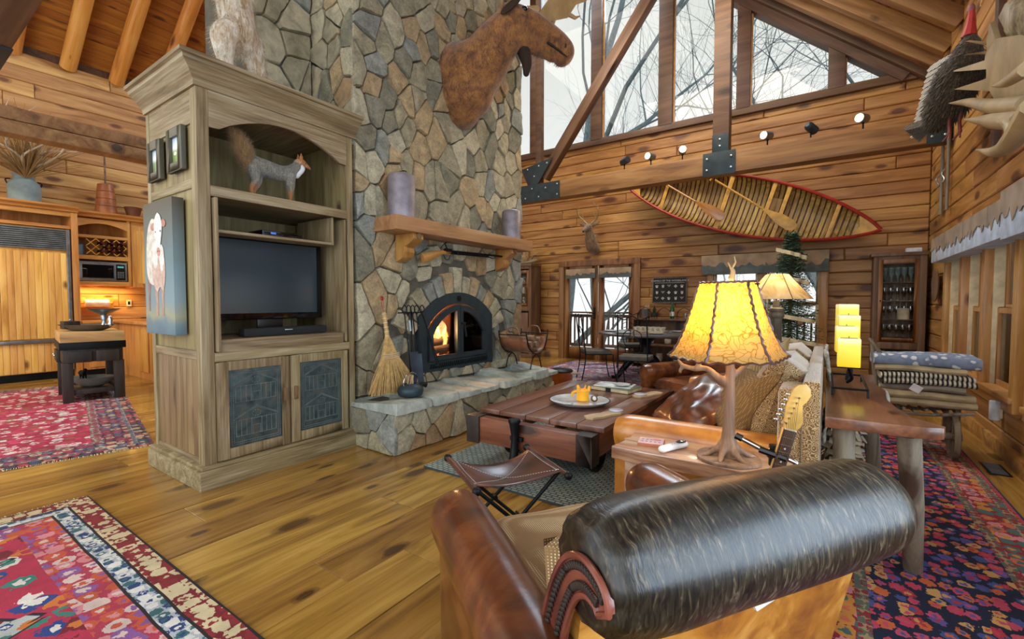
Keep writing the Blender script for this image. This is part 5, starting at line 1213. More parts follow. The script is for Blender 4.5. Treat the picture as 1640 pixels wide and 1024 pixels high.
# ================================================================ STOOLS
m, n, b = pnode('stitch'); b.inputs['Base Color'].default_value = (.75, .7, .62, 1); M['stitch'] = m
def sling_stool(label, loc, rz, grp='leather sling stools'):
    t = thing('sling_stool', label, 'stool', loc, rz, grp); hx, hy = .23, .17; Z_ = .42
    # rails run along y at x = -hx and +hx; sling sags between
    for sx_ in (-1, 1):
        r_ = MB().tube([(sx_*hx, -hy-.06, Z_), (sx_*hx, hy+.06, Z_)], .013, 12).build('rail', 'leather_dark', t, 40)
        for sy_ in (-1, 1): MB().ball((sx_*hx, sy_*(hy+.065), Z_), .021, 12, 8).build('finial', 'iron', r_, True)
    def sl(u, w):
        a = 2*u-1; s = 1-a*a; y = lerp(-hy, hy, w)*(1+.10*abs(a)**2-.1*s*0); return V((a*hx, y*(1-.12*s), Z_+.012-.06*s+.012*s*cos(w*pi*2)))
    g_ = MB().grid(sl, 18, 10).build('sling', 'leather_dark', t, True)
    md = g_.modifiers.new('s', 'SOLIDIFY'); md.thickness = .004; bake(g_)
    st = MB()
    for a, b_ in (((.04, .04), (.96, .96)), ((.04, .96), (.96, .04)), ((.05, .06), (.05, .94)), ((.95, .06), (.95, .94))):
        for i in range(40):
            p, q = sl(lerp(a[0], b_[0], i/40), lerp(a[1], b_[1], i/40)), sl(lerp(a[0], b_[0], (i+.55)/40), lerp(a[1], b_[1], (i+.55)/40)); st.tube([p+V((0,0,.004)), q+V((0,0,.004))], .0009, 4)
    o = st.build('stitching', 'stitch', t); o['kind'] = 'stuff'
    for sy_ in (-1, 1):
        y = sy_*(hy-.02)
        for sx_ in (-1, 1): MB().tube([(sx_*hx, y, Z_-.005), (-sx_*hx*.92, y+sx_*.014, .0)], .0095, 10).build('leg', 'iron', t, 40)
        MB().tube([(0, y-.02, Z_*.49), (0, y+.02, Z_*.49)], .014, 8).build('pivot', 'iron', t, 40)
    for sx_ in (-1, 1): MB().tube([(sx_*hx*.6, -hy, .09), (sx_*hx*.6, hy, .09)], .007, 8).build('stretcher', 'iron', t, 40)
    return t
sling_stool('folding iron stool with a stitched dark leather sling in front of the armchair', (-1.32, 1.85, 0), R(58))
sling_stool('folding iron stool with a leather sling beyond the coffee table', (-1.47, 5.17, 0), R(125))
# ================================================================ RUGS
def rugmat(name, hx, hy, bands, field, motifs, sc, fringe=None, seed=0, mottle=.25, stretch=1, big=None):
    """bands: (width, base, motif colours, motif scale); field motifs: colours of the figures, voronoi based"""
    m, n, b = pnode(name); t = N(n, 'ShaderNodeTexCoord'); s = N(n, 'ShaderNodeSeparateXYZ'); n.links.new(t.outputs['Object'], s.inputs[0])
    ax = mth(n, 'ABSOLUTE', s.outputs[0]); ay = mth(n, 'ABSOLUTE', s.outputs[1])
    d = mth(n, 'MINIMUM', mth(n, 'SUBTRACT', hx, ax), mth(n, 'SUBTRACT', hy, ay))
    d = mth(n, 'ADD', d, mth(n, 'MULTIPLY_ADD', noi(n, t.outputs['Object'], 3, 2), .02, -.01))
    def figures(base, cols, scale, rnd_=.75, fat=.42, ctr=None):
        mp = N(n, 'ShaderNodeMapping'); mp.inputs['Scale'].default_value = (scale, scale*stretch, scale); mp.inputs['Location'].default_value = (seed, seed*2, 0); n.links.new(t.outputs['Object'], mp.inputs[0])
        vo = N(n, 'ShaderNodeTexVoronoi'); vo.voronoi_dimensions = '2D'; vo.inputs['Scale'].default_value = 1; vo.inputs['Randomness'].default_value = rnd_; n.links.new(mp.outputs[0], vo.inputs['Vector'])
        sp = N(n, 'ShaderNodeSeparateColor'); n.links.new(vo.outputs['Color'], sp.inputs[0])
        k = len(cols); cr = ramp(n, [(i/k, hexc(c)) for i, c in enumerate(cols)], 'CONSTANT'); n.links.new(sp.outputs[0], cr.inputs[0])
        cr2 = ramp(n, [(i/k, hexc(c)) for i, c in enumerate(cols[::-1])], 'CONSTANT'); n.links.new(sp.outputs[1], cr2.inputs[0])
        wob = mth(n, 'ADD', vo.outputs['Distance'], mth(n, 'MULTIPLY_ADD', noi(n, mp.outputs[0], 4, 2), .7, -.35))
        size = mth(n, 'MULTIPLY_ADD', sp.outputs[2], fat*.5, fat*.75)
        out = mixc(n, mth(n, 'LESS_THAN', wob, size), hexc(base), cr.outputs[0])
        return mixc(n, mth(n, 'LESS_THAN', wob, mth(n, 'MULTIPLY', size, .42)), out, cr2.outputs[0])
    col = figures(field, motifs, sc)
    if big:
        mp = N(n, 'ShaderNodeMapping'); mp.inputs['Scale'].default_value = (big[0], big[0]*.8, 1); mp.inputs['Location'].default_value = big[3]; n.links.new(t.outputs['Object'], mp.inputs[0])
        vo = N(n, 'ShaderNodeTexVoronoi'); vo.voronoi_dimensions = '2D'; vo.distance = 'MANHATTAN'; vo.inputs['Scale'].default_value = 1; vo.inputs['Randomness'].default_value = 0; n.links.new(mp.outputs[0], vo.inputs['Vector'])
        st = mth(n, 'ADD', vo.outputs['Distance'], mth(n, 'MULTIPLY', mth(n, 'FRACT', mth(n, 'MULTIPLY', s.outputs[0], 14)), .05))
        for lim, c in ((.40, '2a2430'), (.375, big[1]), (.20, '2a2430'), (.18, big[2]), (.08, '3c4a80')):
            c_ = figures(c, motifs, sc*1.6, .6, .3) if c == big[1] else hexc(c)
            col = mixc(n, mth(n, 'LESS_THAN', st, lim), col, c_)
    acc = sum(w for w, *_ in bands)
    for w, base, cols, scl in reversed(bands):
        c_ = figures(base, cols, scl, .35, .5) if cols else hexc(base)
        col = mixc(n, mth(n, 'LESS_THAN', d, acc), col, c_); acc -= w
    r2 = ramp(n, [(.3, (1-mottle,)*3), (.7, (1.12,)*3)]); n.links.new(noi(n, t.outputs['Object'], 4, 5, .7), r2.inputs[0])
    col = mixc(n, 1, col, r2.outputs[0], 'MULTIPLY'); n.links.new(col, b.inputs['Base Color']); b.inputs['Roughness'].default_value = .95
    f = noi(n, t.outputs['Object'], 260, 2); bump(n, b, f, .5, .004); M[name] = m; return m
def rug(label, x0, x1, y0, y1, mat, rz=0, fr=None, th=.012, z=0):
    c = ((x0+x1)/2, (y0+y1)/2, z+th/2+.001); hx, hy = (x1-x0)/2, (y1-y0)/2
    t = thing('rug', label, 'rug', (c[0], c[1], z), rz)
    nx, ny = max(4, int(hx*10)), max(4, int(hy*10))
    mb = MB().box(-hx, hx, -hy, hy, 0.0005, th); mb.build('pile', mat, t, bevel=.004)
    if fr:
        f = MB(); rn = random.Random(3); n_ = int(2*(hy if fr == 'x' else hx)/.012)
        for sg in (-1, 1):
            for i in range(n_):
                q = -1+2*i/n_
                if fr == 'x': a = V((sg*(hx-.005), q*hy, .004)); e = a+V((sg*rn.uniform(.025, .05), rn.uniform(-.01, .01), 0))
                else: a = V((q*hx, sg*(hy-.005), .004)); e = a+V((rn.uniform(-.01, .01), sg*rn.uniform(.025, .05), 0))
                f.tube([a, e], .0028, 3)
        o = f.build('fringe', 'cream', t); o['kind'] = 'stuff'
    return t
rugmat('red_rug', 1.5, 1.1, [(.012, '241c20', None, 0), (.10, '7e2028', ['d8c8a0', 'd8c8a0', '8e2a30'], 16), (.012, '2a2024', None, 0), (.07, 'b4bcc4', ['e4e2dc', '2c4478', 'dcdcd8', '3c6a70'], 22), (.012, '2a2024', None, 0), (.15, 'b03850', ['d88a90', 'c85a3c', '8a5a98', 'd8c0b8'], 13)],
       'b4304c', ['2c4488', 'e2ddd4', '3c8478', '7a1e2c', 'b4304c', 'b4304c', 'd07a34'], 7.5, big=(1.5, 'bcc2c0', 'a8304c', (.25, .55, 0)), seed=1.3, mottle=.3)
rug('pink red oriental rug with white medallions in the near left corner', -3.86, -.86, -1.37, .83, 'red_rug', fr='x')
rugmat('kitchen_rug', 2.3, 1.15, [(.015, 'c8b8a0', None, 0), (.16, '3a2a30', ['b84a4c', 'c8a884', '7a3c4c', '4c5468'], 14), (.03, 'bca88c', ['5c6478'], 20), (.2, '4a3240', ['a8485c', 'c8b494', '6a6c84', '943848'], 15), (.07, 'a8a090', ['8a4450'], 18)],
       'a82c48', ['c84464', 'e0b8b4', 'c8445c', 'd8d0cc', 'b83850', '8a5a3c'], 11, seed=4.1, mottle=.4)
rug('worn red oriental rug on the kitchen side behind the armoire', -9.05, -4.62, .06, 2.2, 'kitchen_rug', R(-11.5), fr='x')
bpy.data.objects['rug.001'].location = (-7.2, .87, 0)
rugmat('dining_rug', 1.75, 1.6, [(.02, '4a4a60', None, 0), (.25, '8a6a78', ['b84a50', 'c8c0c0', '5a6890'], 12), (.06, 'b0a8a8', ['8a4450'], 18)],
       '98889c', ['b8506c', 'c8c8d0', '7080a8', 'a84450', 'd0c4c0'], 11, seed=7.7, mottle=.35)
rug('faded multicoloured oriental rug under the round dining table', -4.35, -.85, 5.45, 8.65, 'dining_rug')
rugmat('runner', .515, 2.4, [(.012, '2a3058', None, 0), (.02, '7a2430', ['b84a50'], 30), (.05, 'a8906c', ['8a3038', '5a6a60'], 26), (.12, '8e2630', ['c86a50', '4a6a68', 'd08890', 'c88a3c'], 14), (.045, 'a8906c', ['8a3038', '5a6a60'], 26)],
       '1c2440', ['b83848', 'c8506c', '6a58a0', 'd06a3c', 'c8445c', '4a5a98', 'd0a060'], 17, seed=2.2, mottle=.2, stretch=.9)
rug('long navy and red oriental runner beside the right windows', -.08, .95, 1.05, 5.85, 'runner')
m, n, b = pnode('braided_grey'); t = N(n, 'ShaderNodeTexCoord'); br = N(n, 'ShaderNodeTexBrick'); br.inputs['Scale'].default_value = 1
for k_, v_ in (('Color1', (*hexc('7c857c'), 1)), ('Color2', (*hexc('949a8c'), 1)), ('Mortar', (*hexc('343c40'), 1))): br.inputs[k_].default_value = v_
br.inputs['Mortar Size'].default_value = .006; br.inputs['Brick Width'].default_value = .055; br.inputs['Row Height'].default_value = .028; br.inputs['Mortar Smooth'].default_value = .6
n.links.new(t.outputs['Object'], br.inputs['Vector']); f = noi(n, t.outputs['Object'], 2.5, 4); r_ = ramp(n, [(.35, (.75,)*3), (.65, (1.15,)*3)]); n.links.new(f, r_.inputs[0])
n.links.new(mixc(n, 1, br.outputs['Color'], r_.outputs[0], 'MULTIPLY'), b.inputs['Base Color']); b.inputs['Roughness'].default_value = .95; bump(n, b, br.outputs['Fac'], -.9, .012); M['braid'] = m
rug('blue grey woven wool rug under the coffee table', -2.48, -.40, 2.42, 5.0, 'braid', th=.014)
# ================================================================ COFFEE TABLE (factory cart)
M['rustiron'] = plain('rusty_iron', '3a322e', .5, .5, ns=14, bmp=.2)
ct = thing('coffee_table', 'low coffee table made from an old plank cart with iron corners', 'table', (-1.72, 3.55, 0))
for i, (x0, x1) in enumerate(((-.47, -.29), (-.288, -.06), (-.058, .14), (.142, .35), (.352, .55))):
    B('top_plank', 'cart', x0-.0, x1-.003, -.80, .72+(.01*i % .02), .395, .43, ct, .004)
fm = [(-.5, .5, -.9, -.82), (-.5, .5, .86, .94)]
for q in fm: B('end_beam', 'cartx', q[0], q[1], q[2], q[3], .20, .385, ct, .006)
for x in (-.5, .42): B('side_beam', 'cart', x, x+.08, -.82, .86, .22, .385, ct, .006)
for x in (-.14, .12): B('sleeper', 'cart', x, x+.07, -.82, .86, .34, .395, ct, .004)
for sx_ in (-1, 1):
    for y0, y1 in ((-.915, -.80), (.84, .955)):
        x0, x1 = (-.515, -.40) if sx_ < 0 else (.40, .515); sg = 1 if y0 > 0 else -1; c = MB()
        c.box(x0, x1, y0 if sg < 0 else y1-.012, y0+.012 if sg < 0 else y1, .19, .39).box(x0 if sx_ < 0 else x1-.012, x0+.012 if sx_ < 0 else x1, y0, y1, .19, .39).box(x0, x1, y0, y1, .385, .393)
        c.build('iron_corner', 'rustiron', ct, bevel=.003)
for x in (.0-.06,):
    pk = MB().tube([(x, -.95, .10), (x, -.95, .15), (x, -.945, .2), (x, -.93, .3), (x, -.94, .38), (x, -.94, .41)], [.025, .035, .028, .026, .034, .038], 12).lathe([(.04, 0), (.045, .015), (.04, .03)], (x, -.94, .40), 12).box(x-.05, x+.05, -.925, -.9, .27, .3); pk.build('stake_pocket', 'iron', ct, 40)
for x, y in ((-.36, -.5), (.36, -.5), (-.36, .6), (.36, .6)):
    w = MB().lathe([(.03, -.03), (.035, -.03), (.035, .03), (.03, .03)], n=16, mat=Matrix.Rotation(R(90), 3, 'Y')).lathe([(.125, -.022), (.13, -.018), (.13, .018), (.125, .022), (.112, .015), (.112, -.015)], n=28, mat=Matrix.Rotation(R(90), 3, 'Y'))
    for k in range(6): a = k*pi/3; w.tube([(0, .03*cos(a), .03*sin(a)), (0, .115*cos(a), .115*sin(a))], .010, 6)
    w.build('wheel', 'iron', ct, 40, loc=(x, y, .145)); B('bracket', 'iron', x-.045, x-.035, y-.04, y+.04, .13, .24, ct); B('bracket', 'iron', x+.035, x+.045, y-.04, y+.04, .13, .24, ct)
ZT = .43
M['enamel'] = plain('enamel', 'c4ccd0', .12, coat=.6)
p = thing('platter', 'large round blue white platter with a dark rim on the coffee table', 'platter', (-1.62, 3.30, ZT))
MB().lathe([(.14, 0), (.15, .004), (.21, .018), (.235, .03), (.24, .034), (.236, .037), (.2, .026), (.14, .012), (.0, .010)], n=48).build('plate', 'enamel', p, 50)
MB().lathe([(.234, .033), (.242, .035), (.242, .038), (.234, .038)], n=48).build('rim', 'iron', p, 50)
M['amber'] = plain('amber_wax', 'e09a10', .35, emis=(1, .55, .05), es=.25)
p = thing('amber_pitcher', 'amber yellow candle shaped like a small broken pitcher on the platter', 'candle', (-1.62, 3.36, ZT+.018))
MB().lathe([(.045, 0), (.05, .004), (.05, .08), (.052, .085), (.046, .088), (.042, .07), (.0, .065)], n=20).build('wax', 'amber', p, 50)
for a in (.3, 1.6, 2.8, 4.4): MB().tube([(.046*cos(a), .046*sin(a), .075), (.052*cos(a+.15), .052*sin(a+.15), .10+.02*sin(a*3)), (.056*cos(a), .056*sin(a), .118)], [.014, .01, .002], 6).build('chip', 'amber', p, True)
MB().tube(curve([(-.05, 0, .07), (-.085, -.01, .055), (-.09, -.01, .02)], 4), .011, 6).build('handle', 'amber', p, True)
p = thing('carved_bird', 'small brown and white figurine beside the amber candle on the platter', 'figurine', (-1.52, 3.36, ZT+.014))
MB().ball((0, 0, .028), (.03, .02, .026), 12, 8).ball((.015, .0, .058), .015, 10, 8).tube([(.025, 0, .058), (.04, 0, .054)], [.006, .001], 6).build('body', 'cupboard', p, True); MB().ball((.008, -.014, .035), (.017, .01, .018), 10, 8).build('breast', 'white', p, True)
p = thing('glass_ashtray', 'small clear glass block lying at the front of the platter', 'glass block', (-1.66, 3.20, ZT+.012)); B('block', 'enamel', -.025, .025, -.02, .02, 0, .012, p, .004)
M['birch'] = plain('pale_wood', 'bda27c', .6, ns=6); M['slate'] = plain('slate_coaster', 'b0b4bc', .5)
def board(label, x, y, rz):
    t = thing('serving_board', label, 'serving board', (x, y, ZT), rz)
    pr = [(-.15, -.045), (-.05, -.055), (.04, -.04), (.11, -.055), (.16, -.04), (.165, .03), (.12, .055), (.02, .04), (-.06, .052), (-.15, .045), (-.17, 0)]
    MB().prism(pr, (0, 0, 0), (1,0,0), (0,1,0), (0, 0, .018)).build('board', 'birch', t, bevel=.004); return t
board('waisted wooden serving board at the near right edge of the coffee table', -1.30, 3.04, R(68)); board('waisted wooden serving board at the far right edge of the coffee table', -1.27, 3.92, R(70))
for x, y, l in ((-1.26, 3.17, 'round grey coaster on the far end of the near serving board'), (-1.31, 3.84, 'round grey coaster on the far serving board')):
    t = thing('coaster', l, 'coaster', (x, y, ZT+.018)); MB().lathe([(.05, 0), (.052, .002), (.052, .008), (.048, .01)], n=28).build('disc', 'slate', t, 50)
t = thing('picture_book', 'thick landscape picture book, bottom of the pile on the coffee table', 'book', (-1.60, 4.02, ZT), R(-8)); B('pages', 'cream', -.19, .19, -.13, .13, .003, .032, t, .002); B('cover', plain('green_cover', '5a6a4c', .4), -.195, .195, -.135, .135, .032, .036, t, .001); B('cover', plain('brown_cover', '4a3424', .4), -.195, .195, -.135, .135, 0, .003, t, .001); B('spine_band', 'black', -.03, .02, -.137, -.13, 0, .036, t, None)
t = thing('magazine', 'glossy magazine with a dark vehicle photo, top of the book pile', 'magazine', (-1.62, 4.04, ZT+.036), R(6)); B('pages', 'paper', -.17, .17, -.11, .11, 0, .008, t, .001); B('cover_photo', plain('snow_photo', 'cfd8e0', .2), -.168, .168, -.108, .108, .008, .009, t, None); B('dark_photo', plain('dark_photo', '2c3434', .2), .0, .15, .02, .10, .009, .0098, t, None); B('title', 'iron', -.13, -.0, .05, .07, .009, .0098, t, None)
t = thing('glass_dish', 'shallow clear dish on top of the magazine', 'dish', (-1.54, 4.0, ZT+.046)); MB().lathe([(.04, 0), (.05, .003), (.075, .016), (.078, .018), (.07, .016), (.0, .006)], n=28).build('dish', 'enamel', t, 50)
# ================================================================ END TABLE, LAMP, GUITAR
et = thing('end_table', 'thick live edge slab end table between armchair and sofa', 'table', (-.47, 2.22, 0))
pr = [(-.38, -.14), (-.2, -.155), (.05, -.14), (.3, -.16), (.37, -.10), (.34, .0), (.37, .08), (.32, .145), (.12, .13), (.06, .155), (-.12, .14), (-.2, .15), (-.37, .155), (-.355, .06), (-.375, .02), (-.36, -.02)]
MB().prism(pr, (0, 0, .49), (1,0,0), (0,1,0), (0, 0, .06)).build('slab', 'slab', et, bevel=.006)
for x in (-.29, .26):
    for y in (-.09, .09): B('leg', 'slab', x-.03, x+.03, y-.03, y+.03, 0, .49, et, .006)
ET = .55
t = thing('tile_coaster', 'square pink coaster set with printed marks on the end table', 'coaster', (-.70, 2.22, ET), R(12)); B('stack', plain('terracotta', 'b06848', .6), -.06, .06, -.05, .05, 0, .014, t, .002); B('printed_face', plain('pink_print', 'dcb8bc', .5), -.058, .058, -.048, .048, .014, .016, t, None)
rn = random.Random(2)
pm = MB()
for i in range(10): x, y = -.04+.02*(i % 5), -.02+.035*(i//5); pm.box(x-.005, x+.005, y-.006, y+.006, .016, .0166)
pm.build('printed_marks', plain('print_grey', '8a8494', .5), t); MB().prism(ell(.025, .02, .022, .014), (0, 0, .0161), (1,0,0), (0,1,0), (0,0,.0006)).build('printed_heart', plain('print_pink', 'd08088', .5), t)
t = thing('remote_control', 'white and dark grey remote control lying on the end table', 'remote control', (-.585, 2.185, ET), R(-25))
mb = MB(); seq(mb, [(0, -.07, .016), (0, -.02, .017), (0, .03, .014), (0, .075, .017)], [.022, .022, .019, .022], 6); mb.v = [(x, y, .016+(z-.016)*.75) for x, y, z in mb.v]; organic(mb, 'body', 'white', t, .004, 2)
MB().prism(ell(0, .055, .017, .03), (0, 0, .0305), (1,0,0), (0,1,0), (0,0,.002)).build('button_panel', 'iron', t, bevel=None)
bt = MB()
for i in range(12): bt.ball(((i % 3-1)*.009, -.0-.012*(i//3)+.02, .031), .0028, 6, 4)
o = bt.build('buttons', 'slate', t, True); MB().ball((0, .06, .033), (.009, .009, .003), 10, 6).build('dial', 'chrome', t, True)
# ---- faux bois lamp
M['fauxbois'] = wood('faux_bois', '5c4030', '8a6a50', 'a88a6c', 0, .55, 2, 1.5, .4, 0)
lp = thing('table_lamp', 'tree trunk table lamp with a glowing laced rawhide shade', 'table lamp', (-.35, 2.20, ET))
rn = random.Random(8)
MB().prism([(.135*cos(2*pi*i/22)*(1+.05*rn.uniform(-1, 1)), .135*sin(2*pi*i/22)*(1+.05*rn.uniform(-1, 1))) for i in range(22)], (0, 0, 0), (1,0,0), (0,1,0), (0, 0, .014)).build('base', 'fauxbois', lp, bevel=.004)
mb = MB(); seq(mb, [(0, 0, .0), (0, 0, .06), (0, 0, .14), (.003, 0, .3), (0, 0, .47)], [.045, .036, .026, .022, .019], 12)
for a in (0.3, 1.3, 2.4, 3.5, 4.4, 5.4): seq(mb, [(.0, 0, .12), (.03*cos(a), .03*sin(a), .06), (.075*cos(a+.1), .075*sin(a+.1), .025), (.115*cos(a+.2), .115*sin(a+.2), .014)], [.02, .017, .012, .007], 7)
seq(mb, [(0, 0, .33), (-.05, -.02, .37), (-.09, -.03, .40), (-.14, -.03, .395), (-.19, -.03, .405), (-.215, -.03, .43)], [.018, .015, .013, .013, .011, .007], 7)
seq(mb, [(-.13, -.03, .4), (-.12, -.03, .43), (-.10, -.03, .455)], [.012, .010, .008], 5); seq(mb, [(-.19, -.03, .405), (-.205, -.03, .38), (-.20, -.03, .37)], [.01, .009, .006], 4)
seq(mb, [(0, 0, .36), (.04, .02, .40), (.08, .03, .44), (.11, .03, .45)], [.015, .012, .010, .008], 6)
organic(mb, 'trunk', 'fauxbois', lp, .0065, 2)
MB().tube([(0, 0, .47), (0, 0, .80)], .005, 8).lathe([(.018, 0), (.02, .03), (.012, .05)], (0, 0, .56), 12).tube([(-.11, 0, .775), (.11, 0, .775)], .003, 6).build('socket_rod', 'iron', lp, 40)
mb = MB(); seq(mb, [(0, 0, .80), (.006, 0, .83), (-.002, 0, .845)], [.014, .010, .006], 5); organic(mb, 'finial', 'antler', lp, .004, 1)
MB().tube([(.0, 0, .84), (.015, 0, .87), (.01, 0, .895)], [.005, .004, .002], 6).tube([(.0, 0, .84), (-.015, 0, .87)], [.005, .002], 6).build('finial_branch', 'antler', lp, True)
m, n, b = pnode('rawhide_shade'); v, _ = coords(n, (1,1,1), False); dv = N(n, 'ShaderNodeVectorMath', operation='ADD'); nn_ = N(n, 'ShaderNodeTexNoise'); nn_.inputs['Scale'].default_value = 9; n.links.new(v, nn_.inputs['Vector']); n.links.new(v, dv.inputs[0])
sc_ = N(n, 'ShaderNodeVectorMath', operation='SCALE'); sc_.inputs['Scale'].default_value = .22; n.links.new(nn_.outputs['Color'], sc_.inputs[0]); n.links.new(sc_.outputs[0], dv.inputs[1])
vo = N(n, 'ShaderNodeTexVoronoi'); vo.feature = 'DISTANCE_TO_EDGE'; vo.inputs['Scale'].default_value = 26; n.links.new(dv.outputs[0], vo.inputs['Vector'])
r_ = ramp(n, [(0, hexc('a87818')), (.03, hexc('d0a448')), (.08, hexc('e8cc80'))]); n.links.new(vo.outputs['Distance'], r_.inputs[0]); n.links.new(r_.outputs[0], b.inputs['Base Color']); b.inputs['Roughness'].default_value = .5
tr_ = N(n, 'ShaderNodeBsdfTranslucent'); n.links.new(mixc(n, 1, r_.outputs[0], (1, .66, .16), 'MULTIPLY'), tr_.inputs[0]); ms = N(n, 'ShaderNodeMixShader'); ms.inputs[0].default_value = .62
n.links.new(b.outputs[0], ms.inputs[1]); n.links.new(tr_.outputs[0], ms.inputs[2]); n.links.new(ms.outputs[0], n.nodes['Material Output'].inputs[0]); M['rawhide'] = m
SH = thing('lamp_shade', None, None); SH.parent = lp; SH.location = (-.012, 0, .46); SH.rotation_euler = (0, R(-2.5), R(34.6+46))
def shr(z): return .25 - .135*(z/.325)**.62 if z > 0 else .25
K = 6
def spt(a, z, r=None):
    """hexagonal bell: straight panels"""
    k = int(a // (2*pi/K)); t = a/(2*pi/K)-k; r = r or shr(z); p = V((r*cos(2*pi*k/K), r*sin(2*pi*k/K), z)); q = V((r*cos(2*pi*(k+1)/K), r*sin(2*pi*(k+1)/K), z)); return p.lerp(q, t)
for k in range(K):
    MB().grid(lambda u, w, k=k: spt((k+.0001+.9998*u)*2*pi/K, w*.325), 6, 14).build('shade_panel', 'rawhide', SH, True)
    lac = MB(); pts = [spt((k+.0001)*2*pi/K, .325*i/26)*1.0 for i in range(27)]
    pts = [V((p.x*1.008+.003*cos(i*2.4), p.y*1.008+.003*sin(i*2.4), p.z)) for i, p in enumerate(pts)]
    lac.tube(pts, [.0045+.0022*(i % 2) for i in range(27)], 5); lac.build('lacing', 'leather_dark', SH, True)
for z, r_0, am in ((0, .25, .004), (.325, shr(.325), .002)):
    pts = [spt((i+.001)/120*2*pi, z)+V((0, 0, am*sin(i*1.3))) for i in range(120)]; pts.append(pts[0]); MB().tube(pts, .0045, 5).build('lacing', 'leather_dark', SH, True)
bl = bpy.data.lights.new('bulb', 'POINT'); bl.energy = 6; bl.color = (1, .70, .30); bl.shadow_soft_size = .035; bo = bpy.data.objects.new('bulb', bl); COL.objects.link(bo); bo.location = (-.36, 2.19, ET+.63)
MB().ball((0, 0, 0), .03, 12, 8).build('bulb', plain('frosted_bulb', 'fff0d0', .3, emis=(1, .85, .55), es=10), lp, True, loc=(0, 0, .655)); bo.location = (-.37, 2.16, ET+.66)
# ---- guitar
gt = thing('electric_guitar', 'electric guitar with a maple headstock standing on a chrome stand by the sofa', 'guitar', (-.275, 1.97, .045)); gt.rotation_euler = (R(4), R(12.5), R(20)); gt.scale = (.9, .9, .9)
M['maple'] = plain('maple', 'dcae5c', .3, coat=.5); M['rosewood'] = plain('rosewood', '3a241c', .4); M['sunburst'] = plain('guitar_paint', '7a1c14', .15, coat=.8)
bp = [(.0, .0), (.10, .02), (.155, .09), (.15, .18), (.115, .24), (.12, .32), (.14, .38), (.10, .40), (.05, .34), (-.05, .34), (-.11, .42), (-.15, .40), (-.13, .31), (-.115, .24), (-.16, .16), (-.15, .06), (-.09, .01)]
bpc = [(p.x, p.y) for p in curve([(a, b_, 0) for a, b_ in bp], 4)]
MB().prism(bpc, (0, .0, 0), (1,0,0), (0,0,1), (0, .04, 0)).build('body', 'sunburst', gt, bevel=.008); MB().prism([(x*.75+.0, z*.7+.05) for x, z in bpc], (0, -.003, 0), (1,0,0), (0,0,1), (0, .004, 0)).build('pickguard', 'white', gt)
for z in (.12, .18, .24): B('pickup', 'black', -.035, .035, -.01, -.002, z-.008, z+.008, gt, .002)
B('neck', 'maple', -.024, .024, .0, .026, .30, .83, gt, .008); fbd = B('fretboard', 'rosewood', -.024, .024, -.007, .0, .30, .83, gt, .001)
for i in range(1, 17): z = .83-.62*(1-2**(-i/12)); B('fret', 'chrome', -.023, .023, -.0085, -.006, z-.001, z+.001, gt, None)
for i in (3, 5, 7, 9, 12): z = .83-.62*(1-2**(-(i-.5)/12)); MB().lathe([(.004, 0), (.004, .0015)], n=10, mat=Matrix.Rotation(R(90), 3, 'X')).build('inlay', 'white', gt, loc=(0, -.0065, z))
hp = [(-.024, .83), (-.03, .87), (-.036, .92), (-.034, .96), (-.03, 1.0), (-.015, 1.02), (.012, 1.03), (.032, 1.01), (.038, .985), (.03, .955), (.02, .94), (.04, .87), (.035, .845), (.024, .83)]
MB().prism(hp, (0, .003, 0), (1,0,0), (0,0,1), (0, .015, 0)).build('headstock', 'maple', gt, bevel=.003); B('nut', 'cream', -.023, .023, -.009, .0, .828, .833, gt, .001)
for i in range(6):
    x, z = -.024+.0035*i, .855+i*.023; MB().tube([(x, -.012, z), (x, .004, z)], .0045, 8).tube([(x-.012, .012, z), (x-.028, .012, z)], .003, 6).ball((x-.034, .012, z), (.008, .003, .006), 8, 6).build('tuner', 'chrome', gt, 40)
stg = MB()
for i in range(6): stg.tube([((i-2.5)*.0065, -.012, .1), ((i-2.5)*.006, -.0095, .83), (-.024+.0035*i, -.010, .855+i*.023)], .0008, 3)
stg.build('strings', 'chrome', gt)
gs = thing('guitar_stand', 'chrome and black guitar stand gripping the guitar neck', 'guitar stand', (-.16, 2.0, 0))
MB().tube(curve([(.16, -.02, .56), (.08, -.015, .645), (.02, .0, .66), (-.02, .01, .665), (-.11, .015, .70)], 6), .011, 10).build('yoke', 'chrome', gs, 40)
MB().tube([(-.11, .015, .70), (-.135, .015, .71)], .014, 8).ball((.0, -.005, .665), (.028, .02, .02), 10, 8).tube([(-.045, -.025, .68), (.045, -.025, .66)], .013, 8).tube([(0, 0, .62), (0, 0, .7)], .016, 8).build('clamp', 'black', gs, 40)
MB().tube([(.02, .03, .1), (.0, .01, .66)], .011, 10).build('pole', 'chrome', gs, 40)
for a in (0.5, 2.6, 4.7): MB().tube([(.02, .03, .14), (.02+.15*cos(a), .03+.12*sin(a), .0+.012)], .009, 8).build('leg', 'black', gs, 40)
